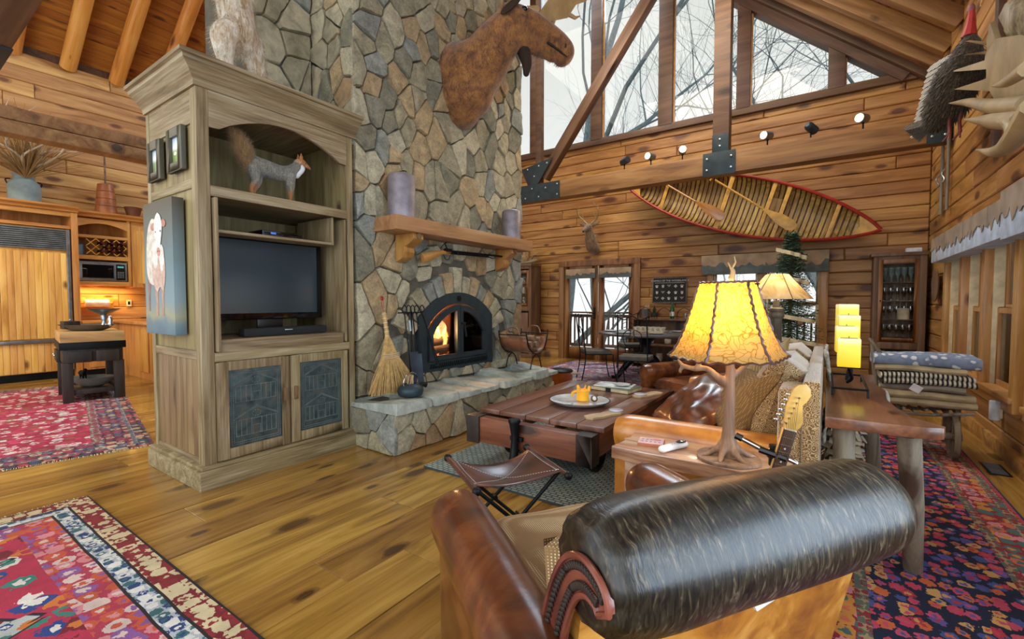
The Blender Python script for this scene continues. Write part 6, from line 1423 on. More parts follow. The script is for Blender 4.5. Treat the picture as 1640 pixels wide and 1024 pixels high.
# ================================================================ FLOOR LAMP BEHIND THE SOFA
fl_ = thing('floor_lamp', 'column floor lamp with a wide pale laced parchment shade behind the sofa', 'floor lamp', (-.36, 4.48, 0))
M['column'] = wood('lamp_column', '3c342c', '5e564a', '7a7262', 0, .5, 2, 1.5, .3, 0)
MB().lathe([(.14, 0), (.15, .02), (.12, .05), (.05, .08), (.045, .1)], n=24).build('base', 'column', fl_, 50)
mb = MB().lathe([(.045, .1), (.045, 1.1), (.05, 1.11), (.06, 1.12), (.06, 1.15), (.05, 1.16), (.062, 1.17), (.062, 1.19), (.03, 1.2), (.02, 1.26)], n=20)
mb.build('column', 'column', fl_, 50); MB().tube([(0, 0, 1.25), (0, 0, 1.5)], .006, 6).build('rod', 'iron', fl_)
m, n, b = pnode('parchment'); v, _ = coords(n, (1,1,1), False); f = noi(n, v, 6, 4, .6, 1); r_ = ramp(n, [(.35, hexc('b08850')), (.6, hexc('e0c8a0'))]); n.links.new(f, r_.inputs[0]); n.links.new(r_.outputs[0], b.inputs['Base Color'])
tr_ = N(n, 'ShaderNodeBsdfTranslucent'); n.links.new(r_.outputs[0], tr_.inputs[0]); ms = N(n, 'ShaderNodeMixShader'); ms.inputs[0].default_value = .55; n.links.new(b.outputs[0], ms.inputs[1]); n.links.new(tr_.outputs[0], ms.inputs[2]); n.links.new(ms.outputs[0], n.nodes['Material Output'].inputs[0]); M['parchment'] = m
for k in range(6): MB().grid(lambda u, w, k=k: spt((k+.0001+.9998*u)*2*pi/6, 0, lerp(.26, .085, w))+V((0, 0, 1.27+.21*w)), 4, 6).build('shade_panel', 'parchment', fl_, True)
for k in range(6): MB().tube([spt(k*2*pi/6+.0001, 0, lerp(.261, .086, i/8))+V((0, 0, 1.27+.21*i/8)) for i in range(9)], .003, 5).build('lacing', 'leather_dark', fl_, True)
bl = bpy.data.lights.new('bulb', 'POINT'); bl.energy = 4; bl.color = (1, .78, .45); bl.shadow_soft_size = .05; bo = bpy.data.objects.new('bulb', bl); COL.objects.link(bo); bo.location = (-.36, 4.48, 1.36)
# ================================================================ HEARTH OBJECTS
HZ = .425
br_ = thing('broom', 'straw hearth broom leaning against the stone beside the armoire', 'broom', (-3.14, 2.73, HZ)); br_.rotation_euler = (0, R(-11), 0)
M['straw'] = plain('straw', 'c09c60', .8, ns=30); M['straw2'] = plain('straw_dark', '8e6c3c', .8)
mb = MB(); rn = random.Random(4)
for i in range(420):
    t = rn.uniform(-1, 1); x = rn.uniform(-.022, .022); e = V((x*1.3+rn.uniform(-.012, .012), t*.27+rn.uniform(-.012, .012), .002+abs(t)*.02+rn.uniform(0, .035)))
    mb.tube([(x*.5, t*.018, .52), (x*.9, t*.085, .34), (e.x*.95, t*.20, .16), e], [.0035, .0035, .003, .0014], 3)
mb.build('bristles', 'straw', br_)['kind'] = 'stuff'
MB().prism([(.018, .5), (.08, .34), (.17, .17), (.22, .05), (-.22, .05), (-.17, .17), (-.08, .34), (-.018, .5)], (-.008, 0, 0), (0,1,0), (0,0,1), (.016, 0, 0)).build('bristle_core', 'straw2', br_)
MB().tube([(0, 0, .5), (0, 0, .6), (0, 0, .74)], [.023, .018, .019], 12).build('handle', 'straw', br_, 40)
bd = MB()
for z in (.52, .56, .6, .64, .68, .72): bd.lathe([(.021, 0), (.023, .004), (.021, .008)], (0, 0, z), 12)
bd.build('handle_binding', 'cream', br_, 40)
for z in (.335, .35, .365): MB().tube(curve([(.024, -.09, z), (.027, 0, z-.01), (.024, .09, z)], 5), .003, 5).build('stitching', 'cream', br_, True)
MB().tube(curve([(0, 0, .74), (.0, -.01, .82), (0, .01, .86), (0, .005, .78)], 4), .003, 5).ball((0, .0, .87), (.012, .018, .02), 8, 6).build('hanging_loop', 'red', br_, True)
ft = thing('fireplace_tools', 'wrought iron fireplace tool set with shovel, poker, tongs and brush', 'fireplace tools', (-3.22, 3.0, HZ))
MB().lathe([(.09, 0), (.09, .01), (.02, .02)], n=20).tube([(0, 0, 0), (0, 0, .74)], .009, 8).tube([(0, -.16, .72), (0, .16, .72)], .006, 8).build('stand', 'iron', ft, 40)
for y, l, nm in ((-.10, .55, 'poker'), (-.05, .5, 'brush'), (.0, .6, 'poker'), (.05, .6, 'shovel'), (.12, .5, 'tongs')):
    p0 = V((.02, y, .70)); mb = MB().tube(curve([p0, p0+V((0, .03, .05)), p0+V((0, 0, .09)), p0+V((0, -.03, .05)), p0], 4), .005, 6)
    e = p0+V((.05 if nm != 'tongs' else .08, .02 if nm != 'tongs' else .12, -l)); mb.tube([p0, p0.lerp(e, .5)+V((0, .006, 0)), e], .006, 6)
    o = mb.build(nm, 'iron', ft, 40)
    if nm == 'brush': MB().tube([p0.lerp(e, .8), e, e-V((0, 0, .03))], [.016, .02, .022], 8).build('bristles', 'straw', o, 40); MB().tube([p0.lerp(e, .1), p0.lerp(e, .3)], .013, 8).build('grip', 'darksteel', o, 40)
    if nm == 'tongs': MB().tube([p0+V((0, .01, 0)), e+V((0, .02, .02))], .005, 6).ball(e, .02, 8, 6).build('jaw', 'iron', o, 40)
    if nm == 'shovel': mb = MB(); mb.grid(lambda u, w: V((.10+.03*w+.012*abs(2*u-1)**2, -.03+.13*(u-.5)*1.1-.02, .34-.27*w)), 8, 6); mb.box(.07, .09, -.09, .0, .33, .36); mb.build('blade', plain('blued_steel', '4a5868', .35, .6), o, True)
kt = thing('kettle', 'squat black iron kettle holding kindling on the hearth corner', 'kettle', (-2.98, 2.76, HZ))
MB().lathe([(.085, 0), (.105, .015), (.115, .05), (.105, .08), (.07, .105), (.045, .112), (.045, .10), (.0, .09)], n=28).build('body', plain('kettle_iron', '2c3c44', .5, .3), kt, 50)
MB().tube([(-.0, .09, .06), (.01, .14, .085), (.02, .17, .075)], [.03, .022, .026], 10).build('spout', 'iron', kt, 50); MB().lathe([(.095, 0), (.1, .006), (.09, .012)], (0, 0, .006), 24).build('foot_ring', 'iron', kt, 50)
MB().tube(curve([(0, -.075, .09), (0, -.07, .15), (0, -.02, .2), (0, .04, .2), (0, .08, .15), (0, .08, .09)], 5), .005, 8).build('handle', 'chrome', kt, True)
for i in range(8): x, y = .022*cos(i*2.4), .022*sin(i*2.4); MB().obox((x, y, .13), (.012, .005, .11), (R(12*sin(i)), R(14*cos(i*1.7)), i)).build('kindling', 'birch', kt)
lc = thing('log_carrier', 'leather log carrier slung in a wrought iron frame on the hearth end', 'log holder', (-3.12, 4.78, HZ)); 
def lcf(u, w): a = lerp(-.98, .98, u)*pi/2; return V((.0+lerp(-.19, .19, w), .235*sin(a), .40-.21*cos(a)**.8 if cos(a) > 0 else .40))
o = MB().grid(lcf, 18, 6).build('leather_sling', leather('suede', '5a3420', '8a5636', 'a06a46', .6), lc, True); md = o.modifiers.new('s', 'SOLIDIFY'); md.thickness = .006; bake(o)
for x in (-.2, .2):
    MB().tube(curve([(x, -.25, .47), (x, -.24, .40), (x, -.17, .25), (x, 0, .18), (x, .17, .25), (x, .24, .40), (x, .25, .47)], 6), .008, 8).build('frame', 'iron', lc, True)
    MB().tube(curve([(x*.9, -.13, 0), (x*.9, -.08, .12), (x*.9, 0, .17), (x*.9, .08, .12), (x*.9, .13, .0)], 5), .007, 8).build('leg', 'iron', lc, True)
for y in (-.24, .24): MB().tube([(-.2, y, .42), (.2, y, .42)], .007, 8).build('side_bar', 'iron', lc, True); MB().tube(curve([(-.1, y, .42), (-.06, y, .5), (.06, y, .5), (.1, y, .42)], 5), .009, 8).build('handle', 'suede', lc, True)
for i, (y, z) in enumerate(((-.08, .30), (.05, .29), (-.02, .37), (.12, .34))): MB().tube([(-.17, y, z), (.17, y+.01, z)], [.042, .04], 10).build('log', 'fauxbois', lc, 40)
# metal cylinders on the mantel
M['patina'] = plain('weathered_tin', '8a8288', .5, .35, ns=12, bmp=.15)
for y, r, h, l in ((2.90, .125, .40, 'tall weathered metal canister at the left end of the mantel'), (4.66, .115, .36, 'weathered metal canister at the right end of the mantel')):
    t = thing('metal_canister', l, 'canister', (-3.225, y, 2.01)); MB().lathe([(r, 0), (r, h*.9), (r*.93, h*.96), (r*.7, h), (0, h-.01)], n=28).build('body', 'patina', t, 45)
    MB().tube([(0, r+.002, .02), (0, r+.002, h*.88)], .006, 6).build('seam', 'patina', t); MB().tube(curve([(r*.3, -r*.5, h), (r*.4, 0, h+.02), (r*.2, r*.5, h)], 4), .005, 5).build('handle', 'iron', t, True)
# ================================================================ DINING AREA AND BACK WALL
dt = thing('dining_table', 'round dining table on a dark iron pedestal with three splayed feet', 'table', (-2.4, 7.25, 0))
MB().lathe([(.70, .715), (.74, .72), (.75, .735), (.745, .755), (.70, .76), (.0, .76)], n=48).build('tabletop', plain('table_top', '5e5a58', .3, ns=4, coat=.3), dt, 50)
MB().lathe([(.09, .30), (.12, .34), (.10, .42), (.07, .5), (.10, .6), (.16, .66), (.2, .71)], n=24).build('pedestal', 'iron', dt, 50)
for a in (R(215), R(335), R(95)): d = V((cos(a), sin(a), 0)); MB().tube(curve([d*.05+V((0, 0, .36)), d*.2+V((0, 0, .33)), d*.36+V((0, 0, .16)), d*.46+V((0, 0, .03)), d*.54+V((0, 0, .03))], 5), rcurve([.07, .06, .045, .035, .035], 5), 10).build('foot', 'iron', dt, True)
M['seatpad'] = plain('seat_pad', '5a564c', .8, bmp=.2, bs=200)
def dchair(x, y, rz, label):
    t = thing('dining_chair', label, 'chair', (x, y, 0), rz, 'iron chairs round the dining table'); f = .2
    B('seat', 'seatpad', -.21, .21, -.2, .2, .435, .49, t, .02)
    MB().tube([(-.21, -.2, .43), (.21, -.2, .43), (.21, .2, .43), (-.21, .2, .43), (-.21, -.2, .43)], .009, 6).build('seat_frame', 'iron', t)
    for sx_ in (-1, 1):
        MB().tube(curve([(sx_*.21, .22, .43), (sx_*.22, .24, .2), (sx_*.21, .28, 0)], 4), .009, 7).build('leg', 'iron', t, True)
        MB().tube(curve([(sx_*.2, -.27, 0), (sx_*.2, -.22, .25), (sx_*.2, -.21, .45), (sx_*.2, -.25, .8), (sx_*.19, -.28, 1.03)], 4), .009, 7).build('leg', 'iron', t, True)
        MB().tube([(sx_*.2, -.22, .22), (sx_*.21, .23, .22)], .006, 6).build('stretcher', 'iron', t)
    mb = MB().tube(curve([(-.19, -.28, 1.03), (-.1, -.28, 1.0), (0, -.28, 1.05), (.1, -.28, 1.0), (.19, -.28, 1.03)], 5), .008, 6)
    for sx_ in (-1, 1):
        mb.tube(curve([(0, -.23, .56), (sx_*.10, -.24, .66), (sx_*.12, -.25, .80), (sx_*.03, -.27, .86), (sx_*.03, -.26, .78), (sx_*.08, -.26, .76)], 5), .006, 6)
        mb.tube(curve([(sx_*.19, -.28, 1.03), (sx_*.23, -.28, 1.05), (sx_*.22, -.28, 1.0)], 4), .007, 6)
    mb.tube([(-.2, -.22, .55), (.2, -.22, .55)], .006, 6); mb.build('back_scrolls', 'iron', t, True); return t
dchair(-3.02, 6.72, R(-52), 'iron scroll-back dining chair left of the round table, before the french door')
dchair(-2.22, 6.30, R(8), 'iron scroll-back dining chair nearest the coffee table')
dchair(-1.55, 6.75, R(60), 'iron scroll-back dining chair half hidden by the lamp shade')
dchair(-2.9, 8.05, R(-140), 'iron scroll-back dining chair on the far side of the table by the wall')
M['china'] = plain('floral_china', 'c8c4b4', .2, ns=40, coat=.4); M['mat'] = plain('blue_mat', '5c6c80', .7); M['cglass'] = None
def clear_glass(name, tint=(1, 1, 1)):
    m, n, b = pnode(name); n.nodes.remove(b); t = N(n, 'ShaderNodeBsdfTransparent'); t.inputs[0].default_value = (*tint, 1); g = N(n, 'ShaderNodeBsdfGlossy'); g.inputs['Roughness'].default_value = .05; fr = N(n, 'ShaderNodeLayerWeight'); fr.inputs['Blend'].default_value = .35
    mx = N(n, 'ShaderNodeMixShader'); n.links.new(mth(n, 'MULTIPLY_ADD', fr.outputs['Facing'], .7, .12), mx.inputs[0]); n.links.new(t.outputs[0], mx.inputs[1]); n.links.new(g.outputs[0], mx.inputs[2]); n.links.new(mx.outputs[0], n.nodes['Material Output'].inputs[0]); M[name] = m
clear_glass('cglass', (.96, .97, .97)); clear_glass('green_glass', (.1, .4, .15)); clear_glass('dark_glass', (.02, .04, .02))
for i, (a, lab) in enumerate(((200, 'left'), (250, 'near'), (305, 'right'), (25, 'far right'), (90, 'far'))):
    x, y = -2.4+.52*cos(R(a)), 7.25+.52*sin(R(a))
    p = thing('place_mat', 'blue grey place mat under a plate, %s side of the round table' % lab, 'place mat', (x, y, .76)); MB().lathe([(.17, 0), (.17, .004), (0, .004)], n=28).build('mat', 'mat', p, 40)
    q = thing('plate', 'patterned plate on the place mat at the %s side of the dining table' % lab, 'plate', (x, y, .765)); MB().lathe([(.07, 0), (.12, .012), (.125, .015), (.08, .008), (0, .006)], n=28).build('plate', 'china', q, 50)
q = thing('tray_of_cups', None, None); bpy.data.objects.remove(q)
tray = thing('serving_tray', 'pale serving tray in the middle of the dining table', 'tray', (-2.35, 7.3, .76)); B('tray', plain('tray_wood', 'b8aa8c', .5), -.25, .25, -.14, .14, 0, .02, tray, .006)
rn = random.Random(6)
cup0 = None
for i in range(12):
    x, y = -2.56+.082*(i % 6), 7.24+.13*(i//6)
    lab = 'small patterned cup, %s from the left in the %s row on the serving tray' % (('first', 'second', 'third', 'fourth', 'fifth', 'sixth')[i % 6], ('near', 'far')[i//6])
    if cup0 is None:
        cup0 = thing('cup', lab, 'cup', (x, y, .78), 0, 'cups on the serving tray'); MB().lathe([(.02, 0), (.032, .03), (.036, .06), (.033, .06), (.028, .03), (0, .01)], n=16).build('bowl', 'china', cup0, 50); MB().tube(curve([(.034, 0, .05), (.055, 0, .04), (.03, 0, .02)], 4), .004, 5).build('handle', 'china', cup0, True)
    else: copy_tree(cup0, None, (x, y, .78), i*.7, lab)
# bar sideboard with arched wire racks
bs = thing('bar_cabinet', 'low wooden bar cabinet with shelves of dishes behind the dining table', 'cabinet', (-2.35, 8.68, 0))
for x in (-.72, .69): B('side', 'cupboard', x, x+.03, -.2, .2, 0, .92, bs)
for z in (.08, .42, .9): B('shelf', 'cupboard', -.72, .72, -.2, .2, z, z+.03, bs)
B('back', 'cupboard', -.7, .7, .18, .2, .05, .9, bs)
for k in range(4): x = -.62+k*.36; MB().tube(curve([(x, -.15, .93), (x+.02, -.15, 1.06), (x+.13, -.15, 1.13), (x+.24, -.15, 1.06), (x+.26, -.15, .93)], 5), .006, 6).build('wire_arch', 'iron', bs, True)
bt = thing('wine_bottle', 'green wine bottle standing on the bar under the chalkboard poster', 'bottle', (-2.36, 8.62, .93)); MB().lathe([(.036, 0), (.038, .01), (.038, .17), (.03, .21), (.014, .24), (.014, .31), (.0, .31)], n=18).build('glass', plain('bottle_green', '1c5a34', .1), bt, 50); MB().lathe([(.0385, .05), (.0385, .13)], n=18).build('label', 'paper', bt, 50)
t = thing('ice_bucket', 'tall metal ice bucket at the left end of the bar', 'bucket', (-2.86, 8.6, .93)); MB().lathe([(.07, 0), (.08, .01), (.085, .17), (.09, .18), (.08, .17), (0, .02)], n=22).build('bucket', 'steel', t, 50)
t = thing('small_pine', 'small dark bottle brush tree on the bar, left of the green bottle', 'ornament', (-2.72, 8.72, .93)); MB().lathe([(.05, .03), (.06, .05), (.02, .14), (.04, .14), (.0, .25)], n=10).build('needles', plain('dark_pine', '1e2c20', .9, bmp=.8), t); MB().tube([(0, 0, 0), (0, 0, .04)], .01, 6).build('trunk', 'cupboard', t)
for i, (x, z) in enumerate(((-2.12, .93), (-2.02, .93), (-1.9, .93), (-1.78, .93))):
    t = thing('tumbler', 'clear glass tumbler, %s to the right of the green bottle on the bar' % ('first', 'second', 'third', 'fourth')[i], 'glass', (x, 8.6, z), 0, 'tumblers on the bar'); MB().lathe([(.03, 0), (.036, .005), (.04, .11), (.038, .11), (.033, .01), (0, .008)], n=16).build('glass', 'cglass', t, 50)
for i in range(8):
    t = thing('dish_stack', 'stacked crockery on the %s shelf of the bar cabinet, %s from the left' % ('middle' if i % 2 else 'bottom', ('first', 'second', 'third', 'fourth')[i//2]), 'crockery', (-2.92+i*.16, 8.66, .45 if i % 2 else .11), 0, 'crockery in the bar cabinet'); MB().lathe([(.04, 0), (.06, .02), (.06, .05), (.065, .07), (.06, .1+.03*(i % 3)), (.0, .1)], n=16).build('dishes', 'china', t, 50)
# chalkboard poster
po = thing('poster', 'black chalkboard poster of woodland animals with white lettering and small icons', 'poster', (-2.495, 8.915, 1.465))
MB().box(-.325, -.305, -.02, 0, -.245, .245).box(.305, .325, -.02, 0, -.245, .245).box(-.305, .305, -.02, 0, .225, .245).box(-.305, .305, -.02, 0, -.245, -.225).build('frame', 'column', po, bevel=.003)
B('board', plain('chalkboard', '1c1f1e', .7), -.305, .305, -.008, 0, -.225, .225, po, None)
M['chalk'] = plain('chalk_white', 'd8d8d0', .8)
def text(s, size, loc, rot, mat, parent, name='lettering', align='CENTER', ext=.001):
    c = bpy.data.curves.new(name, 'FONT'); c.body = s; c.size = size; c.align_x = align; c.align_y = 'CENTER'; c.extrude = ext; o = bpy.data.objects.new(name, c); COL.objects.link(o)
    dg = bpy.context.evaluated_depsgraph_get(); me = bpy.data.meshes.new_from_object(o.evaluated_get(dg)); bpy.data.objects.remove(o); me.materials.clear(); me.materials.append(M[mat]); o = bpy.data.objects.new(name, me); COL.objects.link(o); o.location = loc; o.rotation_euler = rot; o.parent = parent; return o
text('ANIMALS OF THE WOODLANDS', .048, (0, -.010, .18), (R(90), 0, 0), 'chalk', po); B('rule', 'chalk', -.28, .28, -.0095, -.008, .138, .143, po, None)
rn = random.Random(9)
for r_i, z in enumerate((.075, -.045, -.155)):
    for c_i in range(5):
        x = -.24+c_i*.115+(.01 if c_i > 2 else 0); mb = MB(); kind = (r_i*5+c_i) % 4
        if kind == 0:
            mb.prism(ell(x, z-.012, .022, .018, 10), (0, -.0095, 0), (1,0,0), (0,0,1), (0, .0012, 0))
            for a in (-.024, -.008, .008, .024): mb.prism(ell(x+a, z+.02-abs(a)*.4, .006, .009, 8), (0, -.0095, 0), (1,0,0), (0,0,1), (0, .0012, 0))
        elif kind == 1: mb.prism(ell(x-.008, z, .010, .032, 10, .12), (0, -.0095, 0), (1,0,0), (0,0,1), (0, .0012, 0)); mb.prism(ell(x+.014, z, .010, .032, 10, -.12), (0, -.0095, 0), (1,0,0), (0,0,1), (0, .0012, 0))
        elif kind == 2:
            for a in (-1, 0, 1): mb.prism([(x, z-.02), (x+a*.03-.005, z+.028), (x+a*.03+.005, z+.028)], (0, -.0095, 0), (1,0,0), (0,0,1), (0, .0012, 0))
        else:
            for a in range(4): mb.prism(ell(x+.018*cos(a*1.57), z+.018*sin(a*1.57), .012, .012, 8), (0, -.0095, 0), (1,0,0), (0,0,1), (0, .0012, 0))
        mb.build('icon', 'chalk', po)
M['plate_brown'] = plain('switch_plate', 'a87c48', .5)
t = thing('outlet_plate', 'double switch plate on the log wall left of the poster', 'switch plate', (-2.92, 8.915, 1.16)); B('plate', 'plate_brown', -.06, .06, -.008, 0, -.06, .06, t, .003); B('switch', 'cream', -.03, -.015, -.014, -.008, -.015, .015, t, .001); B('switch', 'cream', .015, .03, -.014, -.008, -.015, .015, t, .001)
# corner cupboards
def glass_front(label, x0, x1, y, z0, zt, gz0, gz1, depth, shelves, nglass, parent_loc, mirror=False):
    t = thing('display_cabinet', label, 'cabinet', parent_loc); X0, X1 = x0-parent_loc[0], x1-parent_loc[0]; Y = y-parent_loc[1]
    B('side', 'cupboard', X0, X0+.03, Y, Y+depth, 0, zt, t); B('side', 'cupboard', X1-.03, X1, Y, Y+depth, 0, zt, t); B('back', 'cupboard', X0, X1, Y+depth-.02, Y+depth, 0, zt, t)
    B('cornice', 'cupboard', X0-.035, X1+.02, Y-.035, Y+depth, zt, zt+.05, t, .008); B('plinth', 'cupboard', X0-.01, X1+.01, Y-.012, Y+depth, 0, .1, t)
    gx0, gx1 = X0+.11, X1-(.13 if not mirror else .11)
    B('stile', 'cupboard', X0, gx0-.05, Y-.01, Y+.02, .1, zt, t); B('stile', 'cupboard', gx1+.05, X1, Y-.01, Y+.02, .1, zt, t)
    for a, c in ((zt-.06, zt), (gz0-.16, gz0-.06)): B('rail', 'cupboard', gx0-.05, gx1+.05, Y-.01, Y+.02, a, c, t)
    d = MB()
    for q in ((gx0-.05, gx0, gz0-.055, gz1+.05), (gx1, gx1+.05, gz0-.055, gz1+.05), (gx0, gx1, gz0-.055, gz0), (gx0, gx1, gz1, gz1+.05)): d.box(q[0], q[1], Y-.018, Y+.006, q[2], q[3])
    do = d.build('glass_door', 'door', t, bevel=.003); B('pane', 'glass', gx0, gx1, Y-.008, Y-.004, gz0, gz1, do, None); MB().tube([(gx0-.025, Y-.018, (gz0+gz1)/2), (gx0-.025, Y-.035, (gz0+gz1)/2)], .01, 8).build('knob', 'iron', do, 40)
    MB().box(gx0-.03, gx1+.03, Y-.014, Y+.004, .16, gz0-.2).build('lower_door', 'cupboard', t, bevel=.006)
    for k in range(shelves+1): z = lerp(gz0, gz1, k/shelves)-.012; B('shelf', 'cupboard', X0+.03, X1-.03, Y+.02, Y+depth-.02, z, z+.012, t, None)
    return t, gx0, gx1, Y
cc, gx0, gx1, Yc = glass_front('dark corner cupboard with a glass door full of stemware, right end of the back wall', .54, 1.13, 8.56, 0, 1.90, .72, 1.80, .34, 4, 6, (.84, 8.74, 0))
rn = random.Random(12); wg = None
for k in range(4):
    z = lerp(.72, 1.80, k/4)
    for i in range(5):
        x = .84+lerp(gx0+.03, gx1-.03, i/4)
        for yy in (8.66, 8.76):
            if k == 1 and i > 2 and yy < 8.7: continue
            t = None; loc = (x+(.02 if yy > 8.7 else 0), yy, z+.001)
            lab = ('stemmed glass on the lowest shelf', 'stemmed glass on the second shelf', 'stemmed glass on the third shelf', 'tall greenish flute, top shelf')[k]+' of the right cupboard, %s from left, %s row' % (('first', 'second', 'third', 'fourth', 'fifth')[i], 'front' if yy < 8.7 else 'back')
            mt = 'cglass' if k < 3 else 'frost'
            if 'frost' not in M: M['frost'] = plain('frosted_glass', '8aa098', .2, alpha=.55)
            t = thing('wine_glass', lab, 'glass', loc, 0, 'stemware in the right corner cupboard, shelf %d' % (k+1))
            me = bpy.data.meshes.get('glass_mesh%d' % (k == 3))
            if not me:
                o = MB().lathe([(.028, 0), (.028, .003), (.004, .008), (.004, .08), (.03, .11), (.035, .15), (.03, .19), (.028, .19), (.032, .15), (.026, .112), (0, .09)] if k < 3 else [(.025, 0), (.004, .01), (.01, .07), (.03, .12), (.035, .21), (.03, .21), (.0, .09)], n=14).build('bowl', mt, t, 50); o.data.name = 'glass_mesh%d' % (k == 3)
            else: o = bpy.data.objects.new('bowl', me); COL.objects.link(o); o.parent = t
t = thing('storage_tin', 'round cream tin among the glasses in the right corner cupboard', 'tin', (.84+gx1-.10, 8.65, .991)); MB().lathe([(.07, 0), (.072, .005), (.072, .14), (.074, .14), (.074, .16), (.0, .165)], n=24).build('tin', 'cream', t, 50)
t = thing('cabinet_light', 'small white box on top of the right corner cupboard', 'box', (1.0, 8.75, 1.951)); B('box', 'white', -.09, .09, -.05, .05, 0, .07, t, .02)
lcab, a0, a1, Yl = glass_front('tall pale cupboard with a glass door of jars beside the chimney', -6.1, -5.32, 8.45, 0, 2.02, 1.2, 1.88, .4, 3, 4, (-5.7, 8.6, 0), True)
for k in range(3):
    for i in range(5):
        t = thing('glass_jar', 'glass jar on the %s shelf of the cupboard beside the chimney, %s from left' % (('lowest', 'middle', 'top')[k], ('first', 'second', 'third', 'fourth', 'fifth')[i]), 'jar', (-5.7+lerp(a0+.05, a1-.05, i/4), 8.58, lerp(1.2, 1.88, k/3)+.001), 0, 'jars in the left cupboard, shelf %d' % (k+1)); MB().lathe([(.035, 0), (.04, .01), (.04, .1), (.03, .12), (.032, .14), (0, .14)], n=14).build('jar', 'cglass' if (i+k) % 2 else 'china', t, 50)
bm_ = thing('squirrel_on_branch', 'small mounted animal on twisted driftwood on top of the cupboard beside the chimney', 'taxidermy mount', (-5.55, 8.6, 2.071))
MB().tube(curve([(-.3, 0, .03), (-.1, .0, .05), (.1, -.02, .04), (.3, 0, .1)], 4), .04, 8).tube(curve([(-.2, 0, .04), (-.22, -.04, .2), (-.1, 0, .3)], 4), .025, 7).tube(curve([(.1, 0, .04), (.18, 0, .18), (.3, -.04, .2)], 4), .02, 7).build('driftwood', 'armx', bm_, 50)
mb = MB(); seq(mb, [(0, 0, .12), (.02, 0, .2), (.06, -.02, .3), (.08, -.02, .38)], [.07, .08, .06, .05], 5); seq(mb, [(-.03, 0, .12), (-.14, 0, .2), (-.16, 0, .34)], [.04, .045, .03], 5); organic(mb, 'body', 'fox_tail', bm_, .012, 2)
MB().ball((.09, -.02, .43), (.05, .04, .045), 10, 8).tube([(.07, -.02, .46), (.06, -.02, .52)], [.014, .002], 6).tube([(.11, -.02, .46), (.11, -.02, .52)], [.014, .002], 6).build('head', 'fox_tail', bm_, True)
# valances
M['valance'] = plain('valance_cloth', '6c7674', .85, bmp=.2, bs=120); M['hidepatch'] = plain('tan_suede', 'b89e80', .8, ns=5); M['valblue'] = plain('valance_cloth_pale', 'b8c8dc', .8, bmp=.2, bs=120); M['hidepale'] = plain('pale_suede', '9a8a78', .8, ns=5)
def valance(label, org, u, nrm, L_, h, dep, cloth, patch, seed, n_p):
    t = thing('valance', label, 'valance', org); u = V(u); nrm = V(nrm); z = V((0, 0, 1)); rn = random.Random(seed)
    MB().prism([(0, 0), (dep, 0), (dep, L_), (0, L_)], (0, 0, -h), nrm, u, z*h).build('box', cloth, t, bevel=.01)
    x = 0
    for i in range(n_p):
        w = L_/n_p*1.15; top = []; k = 9
        pts = [(x, 0)] + [(x+w*j/k, -h*rn.uniform(.38, .72)) for j in range(k+1)] + [(x+w, 0)]
        pts = [(min(max(p[0], 0), L_), p[1]) for p in pts]
        MB().prism(pts, nrm*(dep+.002+.003*(i % 2)), u, z, nrm*.004).build('suede_patch', patch, t); x += L_/n_p
    return t
valance('grey valance with ragged tan hide patches over the back window', (-1.9, 8.915, 2.07), (1, 0, 0), (0, -1, 0), 1.9, .34, .12, 'valance', 'hidepatch', 3, 4)
valance('small grey valance with hide trim on the left french door leaf', (-4.7, 8.93, 1.94), (1, 0, 0), (0, -1, 0), .68, .2, .05, 'valance', 'hidepatch', 5, 2)
valance('small grey valance with hide trim on the right french door leaf', (-3.92, 8.93, 1.94), (1, 0, 0), (0, -1, 0), .68, .2, .05, 'valance', 'hidepatch', 6, 2)
valance('pale blue valance with torn hide flaps over the three right windows', (1.185, 4.66, 1.99), (0, 1, 0), (-1, 0, 0), 2.8, .28, .17, 'valblue', 'hidepale', 8, 7)
valance('pale valance with torn hide flaps at the right edge of the picture', (1.185, 1.6, 2.0), (0, 1, 0), (-1, 0, 0), 2.92, .33, .22, 'valblue', 'hidepale', 9, 7)
# christmas tree
xt = thing('christmas_tree', 'slim evergreen tree wound with cream ribbon in front of the back window', 'tree', (-.45, 7.75, 0))
MB().tube([(0, 0, 0), (0, 0, 2.2)], [.04, .01], 8).build('trunk', 'cupboard', xt)
M['needle'] = plain('pine_needles', '3a5a3c', .8, ns=12); M['needle2'] = plain('dusty_needles', '6a8068', .8, ns=12)
rn = random.Random(14); mb = MB(); mb2 = MB()
for i in range(620):
    z = .25+2.0*(i/620)**1.0; r_ = max(.09, .55*(1-(z/2.45))**.75)*(.85+.3*sin(z*9)**2); a = i*2.399; L_ = r_*rn.uniform(.7, 1.1); d = V((cos(a), sin(a), -.25)); e = V((0, 0, z))+d*L_; tgt = mb if i % 3 else mb2
    tgt.tube([(0, 0, z), e], [.006, .002], 3, cap=False)
    for j in range(7):
        q = V((0, 0, z)).lerp(e, .3+.1*j); s_ = V((-sin(a), cos(a), rn.uniform(-.5, .5)))*.055
        for sg in (-1, 1): tgt.add([q-d*.006, q+d*.012, q+s_*sg+d*.03], [(0, 1, 2)])
mb.build('needles', 'needle', xt)['kind'] = 'stuff'; mb2.build('dusty_needles', 'needle2', xt)['kind'] = 'stuff'
for z0, r_, a0, a1 in ((1.98, .19, 200, 350), (1.62, .29, 210, 330), (1.1, .42, 200, 320), (.75, .46, 230, 350)):
    MB().grid(lambda u, w: V(((r_+.02*sin(u*30))*cos(R(lerp(a0, a1, u))), (r_+.02*sin(u*30))*sin(R(lerp(a0, a1, u))), z0-.16*u+.055*w)), 30, 2).build('ribbon', 'cream', xt, True)
